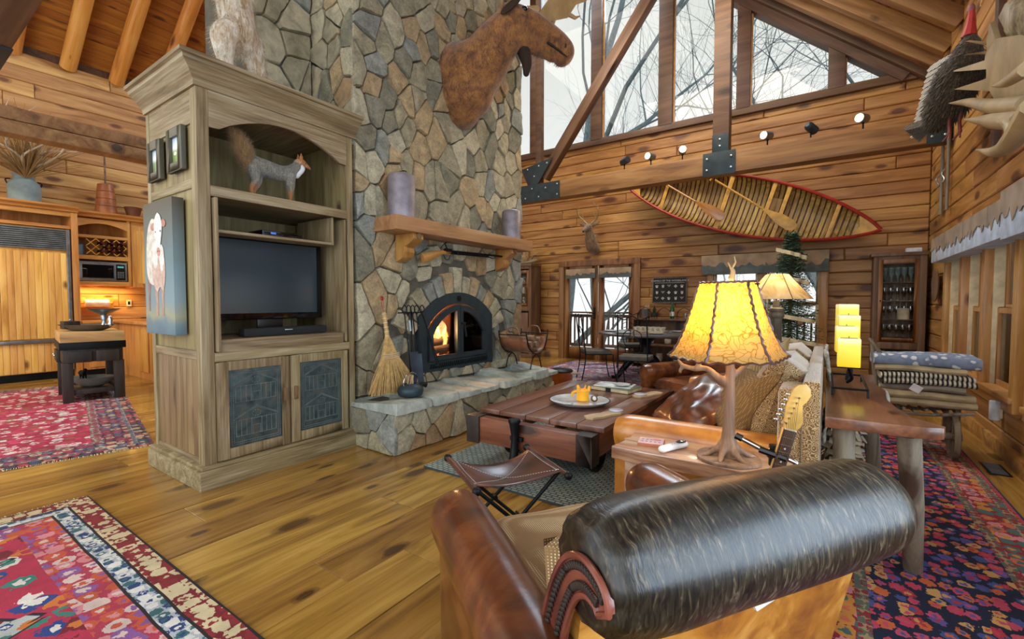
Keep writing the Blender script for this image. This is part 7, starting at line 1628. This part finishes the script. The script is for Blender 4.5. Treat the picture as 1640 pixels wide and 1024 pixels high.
for z, a in ((1.35, 250), (.95, 300), (1.5, 290), (.6, 250)): MB().ball((.28*cos(R(a)), .28*sin(R(a)), z), .04, 10, 8).build('pine_cone', 'fauxbois', xt, True)
# copper boiler beyond the hearth
t = thing('copper_boiler', 'copper pot with a dark lid and wooden grip on the floor beyond the hearth', 'pot', (-3.0, 5.55, 0)); MB().lathe([(.14, 0), (.15, .01), (.15, .28), (.155, .285), (.15, .29), (0, .285)], n=28).build('body', plain('copper', 'a8683c', .4, .7), t, 50); MB().lathe([(.155, .29), (.16, .3), (.14, .32), (0, .335)], n=28).build('lid', 'iron', t, 50); MB().tube([(.15, 0, .27), (.27, .02, .28)], .014, 8).build('grip', 'birch', t, 40)
# ================================================================ CONSOLE BEHIND THE SOFA
cs = thing('console_table', 'narrow live edge slab console on round log legs behind the sofa', 'table', (.15, 3.2, 0))
pr = [(-.15, -.80), (-.02, -.80), (.16, -.79), (.24, -.76), (.25, -.72), (.16, -.60), (.13, -.42), (.11, -.2), (.13, .1), (.10, .3), (.12, .75), (-.15, .78), (-.13, .3), (-.15, 0)]
MB().prism(pr, (0, 0, .70), (1,0,0), (0,1,0), (0, 0, .05)).build('slab', 'slaby', cs, bevel=.008)
M['barkedge'] = plain('pale_bark_edge', 'a8a49c', .5, ns=14, bmp=.8)
MB().tube(curve([(.225, -.70, .715), (.20, -.65, .72), (.16, -.6, .72), (.13, -.42, .725), (.11, -.2, .725), (.125, .1, .73), (.10, .3, .73)], 5), rcurve([.008, .012, .014, .012, .016, .018, .01], 5), 8).build('bark_edge', 'barkedge', cs, 50)
M['logleg'] = wood('log_leg', '4a4034', '7a6e5c', '9a907c', .4, .7, 2, 1.2, .4, .1)
for a, b_ in (((-.07, -.66, 0), (-.08, -.70, .70)), ((.20, -.45, 0), (.14, -.70, .70)), ((-.08, .66, 0), (-.08, .6, .70)), ((.13, .5, 0), (.06, .4, .70))):
    MB().tube([a, V(a).lerp(V(b_), .5)+V((.006, 0, 0)), b_], [.036, .040, .042], 12).build('leg', 'logleg', cs, 50)
MB().tube([(.10, .1, .10), (-.08, .62, .12)], .02, 8).tube([(-.07, -.66, .12), (-.07, .62, .12)], .016, 8).build('stretcher', 'logleg', cs, 50)
CZ = .752
ch_ = thing('candle_holder', 'black wrought iron stand with twisted arms for four square candles on the console', 'candle holder', (.10, 3.24, CZ)); 
mb = MB().tube([(-.07, -.28, 0), (-.07, -.28, .04), (-.07, .30, .04), (-.07, .30, 0)], .006, 6).tube([(.08, -.28, 0), (.08, -.28, .04), (.08, .30, .04), (.08, .30, 0)], .006, 6).tube([(-.07, -.28, .04), (.08, -.28, .04)], .006, 6).tube([(-.07, .30, .04), (.08, .30, .04)], .006, 6)
mb.build('frame', 'iron', ch_, 40)
CAND = [(-.0, -.12, .14, .155, 0), (-.008, .03, .205, .15, 1), (.004, .17, .27, .145, 2), (.0, .31, .34, .14, 3)]
for i, (x, y, z, h, k) in enumerate(CAND):
    MB().tube(curve([(.0, .0+y*.3, .04), (.02, y*.6, z*.5), (x, y, z)], 5), .008, 7).box(x-.05, x+.05, y-.05, y+.05, z-.004, z).build('arm', 'iron', ch_, 40)
M['wax'] = None
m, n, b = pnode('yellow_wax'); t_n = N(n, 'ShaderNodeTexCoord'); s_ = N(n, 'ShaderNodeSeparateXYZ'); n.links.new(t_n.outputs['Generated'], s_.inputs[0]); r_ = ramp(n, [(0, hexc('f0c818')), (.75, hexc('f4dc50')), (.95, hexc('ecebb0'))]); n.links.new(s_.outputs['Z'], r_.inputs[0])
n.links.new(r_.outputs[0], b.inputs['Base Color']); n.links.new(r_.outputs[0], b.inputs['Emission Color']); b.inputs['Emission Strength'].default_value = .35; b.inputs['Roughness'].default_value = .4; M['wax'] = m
names = ('lowest and nearest', 'second lowest', 'third up, slightly behind', 'topmost and farthest')
for i, (x, y, z, h, k) in enumerate(CAND):
    t = thing('square_candle', 'glowing yellow square candle, %s of the four on the console' % names[i], 'candle', (.10+x, 3.24+y, CZ+z), R(3*i), 'square candles on the console')
    a = .052; MB().box(-a, a, -a, a, 0, h).build('wax', 'wax', t, bevel=.006); MB().box(-a*.75, a*.75, -a*.75, a*.75, h, h+.002).build('well', 'cream', t); MB().tube([(0, 0, h), (0, 0, h+.012)], .002, 5).build('wick', 'black', t)
fb = thing('fur_throw', 'mottled grey brown hide throw hanging over the sofa back beside the console', 'throw', (.0, 3.9, .45))
g_ = MB().grid(lambda u, w: V((-.012+.04*sin(w*pi)*.6+.018*noise.noise(V((u*4, w*5, 0))), lerp(-.42, .40, u), lerp(.47, -.1, w)*(1 if w > 0 else 1))), 16, 16).build('hide', 'throw', fb, True); md = g_.modifiers.new('s', 'SOLIDIFY'); md.thickness = .012; bake(g_)
g_.location.x = .015
# birch bark basket standing under the console
bk_ = thing('bark_basket', 'tall shaggy birch bark column standing on the rug under the console', 'basket', (.10, 3.62, .014))
mb = MB(); mb.tube([(0, 0, 0), (0, 0, .56)], [.10, .09], 14); mb.build('core', 'fauxbois', bk_, 40); rn = random.Random(15); mb = MB()
for i in range(150):
    a = i*2.4; z = .02+.54*(i/150); r_ = .10-.01*z; c = V((r_*cos(a), r_*sin(a), z)); t_v = V((-sin(a), cos(a), 0)); o_v = V((cos(a), sin(a), 0)); w_ = rn.uniform(.018, .035); l = rn.uniform(.02, .045)
    mb.add([c-t_v*w_, c+t_v*w_, c+t_v*w_*.7+V((0, 0, -l))+o_v*rn.uniform(.012, .035), c-t_v*w_*.8+V((0, 0, -l*.8))+o_v*rn.uniform(.01, .03)], [(0, 1, 2, 3)])
mb.build('bark_curls', plain('bark_curl', 'b0a488', .8, ns=12), bk_)['kind'] = 'stuff'
# ================================================================ BLANKET CART
tb = thing('twig_wheelbarrow', 'rustic bent twig barrow holding folded blankets by the right windows', 'wheelbarrow', (.62, 5.15, 0))
mb = MB(); rn = random.Random(16)
for a, b_, c in (((-.28, -.2, .02), (-.25, -.1, .35), (-.30, -.1, .92)), ((.25, -.2, .02), (.26, -.1, .35), (.3, -.05, .5)), ((-.25, .3, .02), (-.22, .2, .35), (-.2, .2, .8)), ((.25, .3, .02), (.24, .2, .35), (.25, .2, .45))):
    MB().tube(curve([a, b_, c], 5), rcurve([.022, .02, .014], 5), 8).build('post', 'logleg', tb, 50)
MB().tube(curve([(-.32, -.12, .93), (-.26, -.12, .84), (-.20, -.14, .72), (-.15, -.15, .58), (-.17, -.16, .45), (-.08, -.2, .3)], 5), rcurve([.012, .016, .018, .018, .02, .02], 5), 8).build('handle', 'logleg', tb, 50)
mb = MB()
for i in range(9): mb.tube(curve([(-.3+.07*i, -.28, .36+.02*(i % 2)), (-.3+.07*i, 0, .34), (-.3+.07*i, .32, .36)], 3), .011, 6)
for y in (-.25, 0, .3): mb.tube(curve([(-.33, y, .38), (0, y, .335), (.33, y, .38)], 4), .014, 7)
mb.build('slats', 'logleg', tb, 50)['kind'] = 'stuff'
MB().lathe([(.17, -.02), (.18, -.015), (.18, .015), (.17, .02), (.15, .01), (.15, -.01)], n=26, mat=Matrix.Rotation(R(90), 3, 'Y')).tube([(-.05, 0, 0), (.05, 0, 0)], .03, 8).tube([(0, -.15, 0), (0, .15, 0)], .012, 6).tube([(0, 0, -.15), (0, 0, .15)], .012, 6).build('wheel', 'logleg', tb, 50, loc=(.22, -.22, .18))
def blanket(label, mat, z, h, w, d, seed, rz=0, x=0, y=0, fold=3):
    t = thing('folded_blanket', label, 'blanket', (.66+x, 5.12+y, z), rz, 'folded blankets on the twig barrow')
    for i in range(fold):
        z0 = h*i/fold; hh = h/fold
        def fn(u, v, i=i): a = 2*pi*u; X_ = lerp(-w/2, w/2, v); ex = 1-.04*abs(2*v-1)**4; yy = d/2*cos(a)*(1 if abs(cos(a)) < .8 else 1)*ex; zz = z0+hh/2+hh/2*max(-1, min(1, sin(a)*2.2))+.012*noise.noise(V((X_*4+seed, yy*4, i*2))) - .05*(X_/w)**2*(1 if i else .6); return V((X_+.01*i*(-1)**i, yy, zz))
        mb = MB().grid(fn, 22, 16, wrapu=True); k = 17; mb.f.append(tuple(j*k for j in range(22))); mb.f.append(tuple(j*k+16 for j in range(21, -1, -1))); mb.build('fold', mat, t, 50)
    return t
stripe_mat('striped_wool', '2c2c28', 'd8d4c4', 11, 'X'); M['linen'] = plain('linen', 'b8a886', .85, bmp=.2, bs=150); M['greycloth'] = plain('grey_cloth', '8c8478', .85)
m, n, b = pnode('blue_floral'); v, _ = coords(n, (1,1,1), False); vo = N(n, 'ShaderNodeTexVoronoi'); vo.inputs['Scale'].default_value = 16; n.links.new(v, vo.inputs['Vector']); wob = mth(n, 'ADD', vo.outputs['Distance'], mth(n, 'MULTIPLY', noi(n, v, 25, 2), .6)); r_ = ramp(n, [(.55, hexc('dfe4ec')), (.68, hexc('7484a0')), (1, hexc('8494b0'))]); n.links.new(wob, r_.inputs[0]); n.links.new(r_.outputs[0], b.inputs['Base Color']); b.inputs['Roughness'].default_value = .7; M['blue_floral'] = m
blanket('tan folded wool blanket, bottom of the stack on the twig barrow', 'linen', .40, .12, .60, .44, 1, R(4), fold=2)
blanket('brown grey folded blanket, second from the bottom of the stack', 'greycloth', .52, .05, .52, .4, 2, R(-6), .0, fold=1)
blanket('black and cream striped folded blanket in the middle of the stack', 'striped_wool', .57, .10, .58, .42, 3, R(3), .01, fold=2)
blanket('plain cream folded blanket under the blue quilt', 'linen', .67, .05, .56, .40, 4, R(-2), -.03, fold=1)
blanket('rolled blue and white floral quilt on top of the blanket stack', 'blue_floral', .72, .09, .66, .36, 5, R(2), .0, fold=1)
t = thing('price_tag', 'white paper tag hanging from the blanket stack', 'tag', (.60, 4.86, .55), 0); MB().obox((0, 0, 0), (.07, .003, .06), (R(10), R(30), 0)).build('tag', 'white', t)
# right wall small things
t = thing('air_freshener', 'white cylindrical air freshener on the right wall under the windows', 'air freshener', (1.165, 5.30, .28)); MB().lathe([(.032, 0), (.036, .006), (.036, .15), (.032, .158), (0, .16)], n=22).build('case', 'white', t, 45, loc=(-.02, 0, 0)); B('plug', 'cream', -.0, .02, -.03, .03, .02, .12, t, .004)
t = thing('round_plaque', 'round wooden plate hung on the right wall beside the corner cupboard', 'plaque', (1.15, 7.98, 1.46)); MB().lathe([(.17, 0), (.21, .01), (.215, .02), (.2, .025), (.15, .012), (0, .01)], n=32, mat=Matrix.Rotation(R(-90), 3, 'Y')).build('rim', 'cupboard', t, 50)
for x, y, l in ((.90, 5.95, 'dark metal floor register at the far end of the runner'), (1.05, 4.80, 'dark metal floor register nearest the right wall')):
    t = thing('floor_register', l, 'floor vent', (x, y, 0)); B('frame', 'iron', -.06, .06, -.15, .15, 0, .006, t, .002)
    mb = MB()
    for i in range(14): mb.box(-.045, .045, -.13+i*.02, -.122+i*.02, .006, .008)
    mb.build('grille', 'darksteel', t)['kind'] = 'stuff'
for y, l in ((7.9, 'left'), (7.55, 'right')):
    t = thing('hanging_pole', 'old wooden pole with a metal fitting hung on the right wall, %s of the pair' % l, 'pole', (1.15, y, 2.35), 0, 'poles on the right wall'); MB().tube([(0, 0, 0), (0, 0, 1.1)], .018, 8).build('pole', 'logleg', t, 40); MB().tube(curve([(-.02, 0, .5), (-.05, .03, .45), (-.03, .0, .38), (-.05, -.03, .33)], 4), .008, 6).build('fitting', 'bolt', t, True)
t = thing('wall_post', 'upright brown wooden post behind the turkey on the right wall', 'post', (1.13, 5.55, 2.5)); B('post', 'darkbeam', -.02, .03, -.05, .05, 0, 1.7, t, .004)
# ================================================================ KITCHEN
KX = -10.22
fr = thing('refrigerator', 'built-in refrigerator faced with knotty beadboard under a steel louvre', 'refrigerator', (KX, 1.35, 0))
B('cabinet_body', 'kcab', -.6, -.03, -.75, .70, .12, 2.42, fr); B('toe_kick', 'iron', -.55, -.06, -.75, .70, 0, .12, fr)
for i in range(19): y = -.72+i*.0745; B('bead_board', 'kpanel', -.03, -.005, y+.001, y+.0735, .66, 2.03, fr, .006)
for i in range(19): y = -.72+i*.0745; B('bead_board', 'kpanel', -.03, -.005, y+.001, y+.0735, .13, .585, fr, .006)
B('drawer_handle', 'steel', -.02, .03, -.72, .69, .59, .645, fr, .01); B('edge_trim', 'steel', -.03, .005, .695, .74, .13, 2.42, fr, .004)
for i in range(11): z = 2.07+i*.031; MB().prism([(0, 0), (.02, .012), (.02, .022), (0, .028)], (-.02, -.72, z), (1,0,0), (0,0,1), (0, 1.41, 0)).build('louvre', 'darksteel', fr)
fs_ = thing('fridge_surround', 'pine cabinet frame with an open niche over the refrigerator', 'cabinet', (KX, 1.35, 0))
B('side_panel', 'kcab', -.6, .02, .76, .84, 0, 2.70, fs_); B('rail', 'kcabx', -.03, .0, -.75, .76, 2.43, 2.48, fs_); B('shelf', 'kcabx', -.6, -.03, -.75, .76, 2.43, 2.46, fs_); B('back', 'kcab', -.6, -.58, -.75, .76, 2.46, 2.68, fs_)
B('rail', 'kcabx', -.03, .01, -.75, .84, 2.63, 2.70, fs_)
uc = thing('upper_cabinet', 'pine upper cabinet with arched niche, wine lattice and microwave shelf', 'cabinet', (-10.5, 2.57, 0))
def kb(nm, m_, *a): return B(nm, m_, *a, uc)
kb('side', 'kcab', -.35, 0, -.39, -.35, 1.53, 2.70); kb('side', 'kcab', -.35, 0, .35, .39, 1.53, 2.70); kb('back', 'kcab', -.35, -.33, -.35, .35, 1.55, 2.70)
for z0, z1 in ((1.53, 1.60), (1.98, 2.05), (2.35, 2.40)): kb('shelf', 'kcabx', -.35, 0, -.35, .35, z0, z1)
ap = [(-.35, 2.68)]+[(-.35+.7*i/12, 2.52+.09*sin(pi*i/12)) for i in range(13)]+[(.35, 2.68)]
MB().prism(ap, (-.03, 0, 0), (0,1,0), (0,0,1), (.03, 0, 0)).build('arched_rail', 'kcabx', uc)
lat = MB()
for k in range(-3, 4):
    for sg in (-1, 1):
        pts = clip(clip(clip(clip([(-.24+0, -9), (9, -9), (9, 9), (-.24, 9)], 1, 0, .33), -1, 0, .22), 0, 1, 2.34), 0, -1, -2.06)
        c = V((0, .05+k*.14, 2.2)); d = V((0, 1, sg)).normalized(); a0 = []
        for t_ in (-.22, .22): a0.append(c+d*t_)
        p, q = a0
        def cl(p, q):
            t0, t1 = 0, 1
            for ax, lo, hi in ((1, -.22, .33), (2, 2.06, 2.34)):
                dd = q[ax]-p[ax]; ta, tb = (lo-p[ax])/dd, (hi-p[ax])/dd; ta, tb = min(ta, tb), max(ta, tb); t0, t1 = max(t0, ta), min(t1, tb)
            return (p.lerp(q, t0), p.lerp(q, t1)) if t1 > t0 else None
        e = cl(p, q)
        if e: lat.tube([e[0], e[1]], .008, 4)
lat.build('wine_lattice', 'ash', uc); 
bo0 = None
for i, (y, z) in enumerate(((-.02, 2.27), (.12, 2.27), (.26, 2.27), (.05, 2.2), (.19, 2.2), (-.02, 2.13), (.12, 2.13), (.26, 2.13))):
    loc = (-10.62, 2.57+y, z); lab = 'dark wine bottle in the wine lattice, %s row, %s from the left' % (('top', 'top', 'top', 'middle', 'middle', 'bottom', 'bottom', 'bottom')[i], ('first', 'second', 'third', 'first', 'second', 'first', 'second', 'third')[i])
    if not bo0:
        bo0 = thing('wine_bottle', lab, 'bottle', loc, 0, 'bottles in the wine lattice'); MB().lathe([(.035, 0), (.036, .15), (.015, .19), (.015, .25), (0, .25)], n=12, mat=Matrix.Rotation(R(90), 3, 'Y')).build('glass', plain('wine_glass_dark', '241014', .1), bo0, 50); MB().lathe([(.017, .2), (.017, .255), (0, .256)], n=12, mat=Matrix.Rotation(R(90), 3, 'Y')).build('foil', plain('wine_foil', '6a2430', .3), bo0, 50)
    else: copy_tree(bo0, None, loc, None, lab)
t = thing('pewter_cup', 'blue grey metal beaker beside the wine lattice', 'cup', (-10.58, 2.28, 2.05)); MB().lathe([(.055, 0), (.06, .18), (.056, .18), (0, .02)], n=18).build('cup', plain('pewter', '6c8494', .4, .5), t, 50)
mw = thing('microwave', 'stainless steel microwave oven in the pine cabinet', 'microwave', (-10.5, 2.57, 1.60))
B('case', 'steel', -.3, .0, -.33, .33, .01, .34, mw, .006); B('door_glass', 'gloss', .0, .006, -.28, .14, .06, .29, mw, .002); B('control_panel', 'black', .0, .006, .17, .30, .03, .31, mw, .002); B('door_handle', 'steel', .006, .03, .145, .165, .05, .30, mw, .006)
mb = MB()
for i in range(12): mb.box(.006, .0075, .19+(i % 3)*.033, .215+(i % 3)*.033, .07+.03*(i//3), .09+.03*(i//3))
mb.build('buttons', 'darksteel', mw); B('display', plain('green_display', '3a6a5a', .3, emis=(.2, .6, .5), es=.4), .006, .0075, .19, .28, .25, .28, mw, None); text('MICROWAVE', .014, (.0065, -.07, .035), (R(90), 0, R(90)), 'iron', mw) if 0 else None
u2 = thing('wall_cabinet', 'pine wall cabinet with a beadboard door beside the microwave', 'cabinet', (-10.5, 3.2, 0)); B('body', 'kcab', -.35, -.02, -.23, .5, 1.5, 2.70, u2)
d = B('door', 'kcab', -.02, .0, -.22, .49, 1.51, 2.62, u2)
for i in range(8): B('door_board', 'kpanel', .5-.5, .006, -.15+i*.07, -.082+i*.07, 1.58, 2.55, u2, .004)
kc = thing('cornice', 'pine crown moulding running along the kitchen cabinets', 'moulding', (KX, 2.0, 2.70)); mb = MB().prism([(0, 0), (.04, .01), (.05, .04), (.085, .07), (.09, .10), (-.05, .10), (-.05, 0)], (0, -1.4, 0), (1,0,0), (0,0,1), (0, 1.60, 0)); mb.prism([(-.28, 0), (-.24, .01), (-.23, .04), (-.195, .07), (-.19, .10), (-.3, .10), (-.3, 0)], (0, .18, 0), (1,0,0), (0,0,1), (0, 1.53, 0)); mb.box(-.62, -.05, -1.4, .2, .07, .10).box(-.62, -.3, .18, 1.7, .07, .10); mb.build('moulding', 'kcabx', kc)
bc_ = thing('base_cabinet', 'pine base cabinet run under the wooden kitchen counter', 'cabinet', (-10.2, 2.9, 0)); B('body', 'kcab', -.6, -.02, -.7, 1.2, .1, .88, bc_); B('toe_kick', 'iron', -.55, -.08, -.7, 1.2, 0, .1, bc_)
for i in range(3): y = -.62+i*.62; d = B('door', 'kcab', -.02, .0, y, y+.58, .14, .66, bc_, .006); MB().ball((.012, y+.5, .58), .012, 8, 6).build('knob', 'iron', d, True, loc=None) if 0 else None; d = B('drawer', 'kcabx', -.02, .0, y, y+.58, .69, .86, bc_, .006)
kct = thing('counter', 'glossy wooden kitchen counter with a peninsula end behind the butcher block', 'counter', (-10.2, 2.9, .88)); MB().box(-.62, .03, -.7, 1.2, 0, .045).box(.03, 2.1, -.30, .45, 0, .045).build('worktop', wood('counter_top', 'a06828', 'c88c44', 'dca860', .2, .15, 1, 1, 0, .1, coat=.6), kct, bevel=.01)
pn = thing('peninsula_cabinet', 'pine peninsula cabinet with panelled end beside the armoire', 'cabinet', (-9.2, 2.95, 0)); B('body', 'kcab', -.95, 1.03, -.28, .36, 0, .88, pn); B('end_panel', 'kcab', 1.03, 1.05, -.22, .30, .12, .8, pn, .006); B('side_panel', 'kcab', .5, .95, -.30, -.28, .12, .8, pn, .006); B('side_panel', 'kcab', -.05, .42, -.30, -.28, .12, .8, pn, .006)
ul = bpy.data.lights.new('under_cabinet_light', 'AREA'); ul.shape = 'RECTANGLE'; ul.size = .9; ul.size_y = .1; ul.energy = 11; ul.color = (1, .62, .18); uo = bpy.data.objects.new('under_cabinet_light', ul); COL.objects.link(uo); uo.location = (-10.66, 2.55, 1.50); uo.rotation_euler = (0, 0, R(90))
t = thing('paper_towel_holder', 'roll of white paper towel on a wooden wall bracket under the cabinet', 'paper towel', (-10.70, 2.50, 1.22)); B('bracket', 'kcab', -.1, -.07, -.24, .26, -.08, .10, t); MB().tube([(0, -.22, 0), (0, .24, 0)], .012, 8).build('rod', 'kcab', t, 40); MB().tube([(0, -.15, 0), (0, .17, 0)], .065, 20).build('roll', 'paper', t, 40)
for y in (-.235, .235): B('arm', 'kcab', -.07, .02, y-.01, y+.01, -.02, .02, t)
t = thing('wall_outlet', 'cream outlet plate on the kitchen wall right of the paper towel', 'outlet', (-10.83, 3.0, 1.22)); B('plate', 'cream', 0, .01, -.04, .04, -.06, .06, t, .003); B('socket', 'iron', .01, .012, -.018, .018, -.03, .03, t, .001)
# butcher block
bb_ = thing('butcher_block', 'old butcher block table with a thick maple top and dark frame', 'table', (-7.95, 1.78, 0))
rt = R(-8); bb_.rotation_euler = (0, 0, rt)
B('block_top', 'block', -.46, .44, -.30, .30, .74, .87, bb_, .01); B('band', 'iron', -.47, .45, -.31, .31, .66, .75, bb_, .006)
M['darkframe'] = wood('dark_frame', '14100c', '2c221a', '40342a', .1, .5, 2, 1, .2, .1)
B('apron', 'darkframe', -.44, .42, -.28, .28, .50, .66, bb_, .004)
for x in (-.40, .38):
    for y in (-.24, .24): B('leg', 'darkframe', x-.05, x+.05, y-.05, y+.05, 0, .5, bb_, .004)
for y in (-.24, .24): B('stretcher', 'darkframe', -.35, .33, y-.02, y+.02, .10, .16, bb_, .003)
for x in (-.40, .38): B('stretcher', 'darkframe', x-.02, x+.02, -.2, .2, .10, .16, bb_, .003)
B('lower_shelf', 'darkframe', -.36, .34, -.2, .2, .11, .13, bb_, .003)
for x in (-.30, -.07): pass
for y in (-.13, .13): d = B('drawer', 'darkframe', .42, .46, y-.11, y+.11, .50, .64, bb_, .006)
for x in (-.33, -.12): d = B('drawer', 'darkframe', x-.09, x+.09, -.315, -.28, .48, .63, bb_, .006); MB().ball((0, 0, 0), .014, 8, 6).build('knob', 'bolt', bb_, True, loc=(x, -.325, .56))
t = thing('dough_bowl', 'long dark wooden dough bowl on the butcher block', 'bowl', (-7.95, 1.76, .871)); MB().lathe([(.14, 0), (.2, .02), (.26, .07), (.28, .08), (.26, .078), (.18, .03), (0, .02)], n=28, sx=1.2, sy=.75).build('bowl', plain('dark_bowl', '5a5248', .6, bmp=.3), t, 50, rot=(0, 0, R(35)))
t = thing('footed_bowl', 'silver footed bowl rising from the dough bowl', 'bowl', (-7.90, 1.92, .90)); MB().lathe([(.06, 0), (.07, .01), (.03, .04), (.025, .10), (.04, .15), (.03, .17), (.10, .21), (.17, .25), (.175, .255), (.1, .22), (0, .20)], n=26).build('bowl', 'steel', t, 50)
t = thing('tin_box', 'small black square lidded box in the dough bowl', 'box', (-8.05, 1.62, .895)); B('box', 'darkframe', -.09, .09, -.08, .08, 0, .10, t, .004); MB().ball((0, 0, .115), .012, 8, 6).build('knob', 'bolt', t, True)
t = thing('pepper_mill', 'small silver shaker beside the footed bowl', 'shaker', (-7.72, 1.94, .93)); MB().lathe([(.03, 0), (.035, .02), (.02, .06), (.03, .09), (.012, .13), (0, .15)], n=14).build('body', 'chrome', t, 50)
t = thing('carved_bowl', 'large carved grey wooden bowl on the shelf below the butcher block', 'bowl', (-7.98, 1.8, .13)); MB().lathe([(.08, 0), (.16, .04), (.24, .12), (.25, .13), (.22, .12), (.12, .05), (0, .03)], n=24, sx=1.15, sy=.7).build('bowl', plain('grey_bowl', '7c7468', .8, bmp=.5), t, 50, rot=(0, 0, R(40)))
t = thing('iron_figure', 'small black iron animal figure in the carved bowl', 'figurine', (-8.02, 1.72, .20)); mb = MB(); seq(mb, [(-.07, 0, .11), (.0, 0, .12), (.06, 0, .13), (.1, 0, .16)], [.035, .035, .03, .022], 4)
for x in (-.06, .05): seq(mb, [(x, .015, .1), (x, .015, .02)], [.014, .01], 4); seq(mb, [(x, -.015, .1), (x, -.015, .02)], [.014, .01], 4)
organic(mb, 'body', 'iron', t, .008, 1)
# things on the cabinets
t = thing('milk_can', 'old blue grey milk can full of dry branches on top of the fridge cabinet', 'milk can', (-10.5, 1.64, 2.801))
MB().lathe([(.17, 0), (.19, .01), (.19, .27), (.17, .32), (.13, .36), (.12, .42), (.14, .45), (.12, .45), (0, .40)], n=28).build('can', plain('milk_can_paint', '7c8c8c', .6, ns=7, bmp=.15), t, 50)
for sg in (-1, 1): MB().tube(curve([(0, sg*.15, .36), (0, sg*.2, .34), (0, sg*.18, .27)], 4), .01, 6).build('handle', 'iron', t, True)
db = thing('dried_branches', 'bundle of dry twigs and curly branches standing in the milk can', 'dried branches', (-10.36, 1.64, 3.18)); rn = random.Random(17)
mb = MB(); mb2 = MB()
for i in range(170):
    a = rn.uniform(0, 2*pi); s_ = rn.uniform(.1, 1.0); h = rn.uniform(.35, 1.15); e = V((cos(a)*s_*.45, sin(a)*s_*.85, h*(1.15-s_*.5)))
    mb.tube(curve([(0, 0, 0), e*.45+V((rn.gauss(0, .02), rn.gauss(0, .03), .03)), e+V((0, rn.gauss(0, .04), 0))], 3), [.006]*3+[.004]*2+[.0025]*2, 4, cap=False)
for i in range(11):
    a = rn.choice((-1, 1))*rn.uniform(.3, 1.1) + (0 if i % 2 else .3); pts = [V((0, 0, .1))]; d = V((rn.uniform(-.1, .1), a*.55, 1)).normalized()
    for k in range(5): d = (d+V((rn.gauss(0, .25), rn.gauss(0, .45), rn.gauss(0, .2)))).normalized(); d.z = abs(d.z)*.8; pts.append(pts[-1]+d*.28)
    mb2.tube(curve(pts, 4), rcurve([.018, .016, .014, .012, .009, .004], 4), 6)
mb.build('twigs', 'straw2', db)['kind'] = 'stuff'; mb2.build('curly_branches', plain('pale_branch', 'b8a890', .7), db, True)
t = thing('butter_churn', 'tall tapered copper-coloured churn with a long plunger on the cabinets', 'butter churn', (-10.6, 2.66, 2.801))
for i in range(4): z = i*.13; MB().lathe([(.155-.012*i, z), (.16-.012*i, z+.004), (.148-.012*i, z+.125), (.143-.012*i, z+.128), (0, z+.12)], n=26).build('stave_band', plain('churn_copper%d' % i, 'a0603a', .35, .2), t, 50)
MB().tube([(0, 0, .5), (0, 0, 1.05)], .014, 8).build('plunger', 'cart', t, 40)
t = thing('clay_pot', 'small brown pot on the cabinets beside the armoire', 'pot', (-10.62, 3.05, 2.801)); MB().lathe([(.09, 0), (.13, .17), (.135, .18), (.12, .18), (0, .03)], n=22).build('pot', plain('brown_clay', '6e3e28', .6), t, 50)
kb_ = thing('kitchen_beam', 'double timber beam hung across the kitchen in front of the dry branches', 'beam', (-6.9, 1.5, 3.08)); B('timber', 'beam', -.11, .11, -4.2, 1.4, -.14, -.005, kb_, .012) ; B('timber', 'beam', -.11, .11, -4.2, 1.4, .0, .13, kb_, .012)
nb = thing('near_tie_beam', 'dark heavy tie beam with bolted steel plate crossing the top left corner', 'beam', (-5.2, .66, 3.19)); B('timber', 'darkbeam', -5.6, 6.35, -.12, .12, 0, .31, nb, .01)
p_ = B('steel_plate', 'bracket', -.6, .0, -.125, .125, -.012, .0, nb, .002)
for x in (-.5, -.1): MB().lathe([(.016, -.01), (.016, 0), (.0, .0)], n=8).build('bolt', 'bolt', p_, loc=(x-(-.3), 0, -.006))
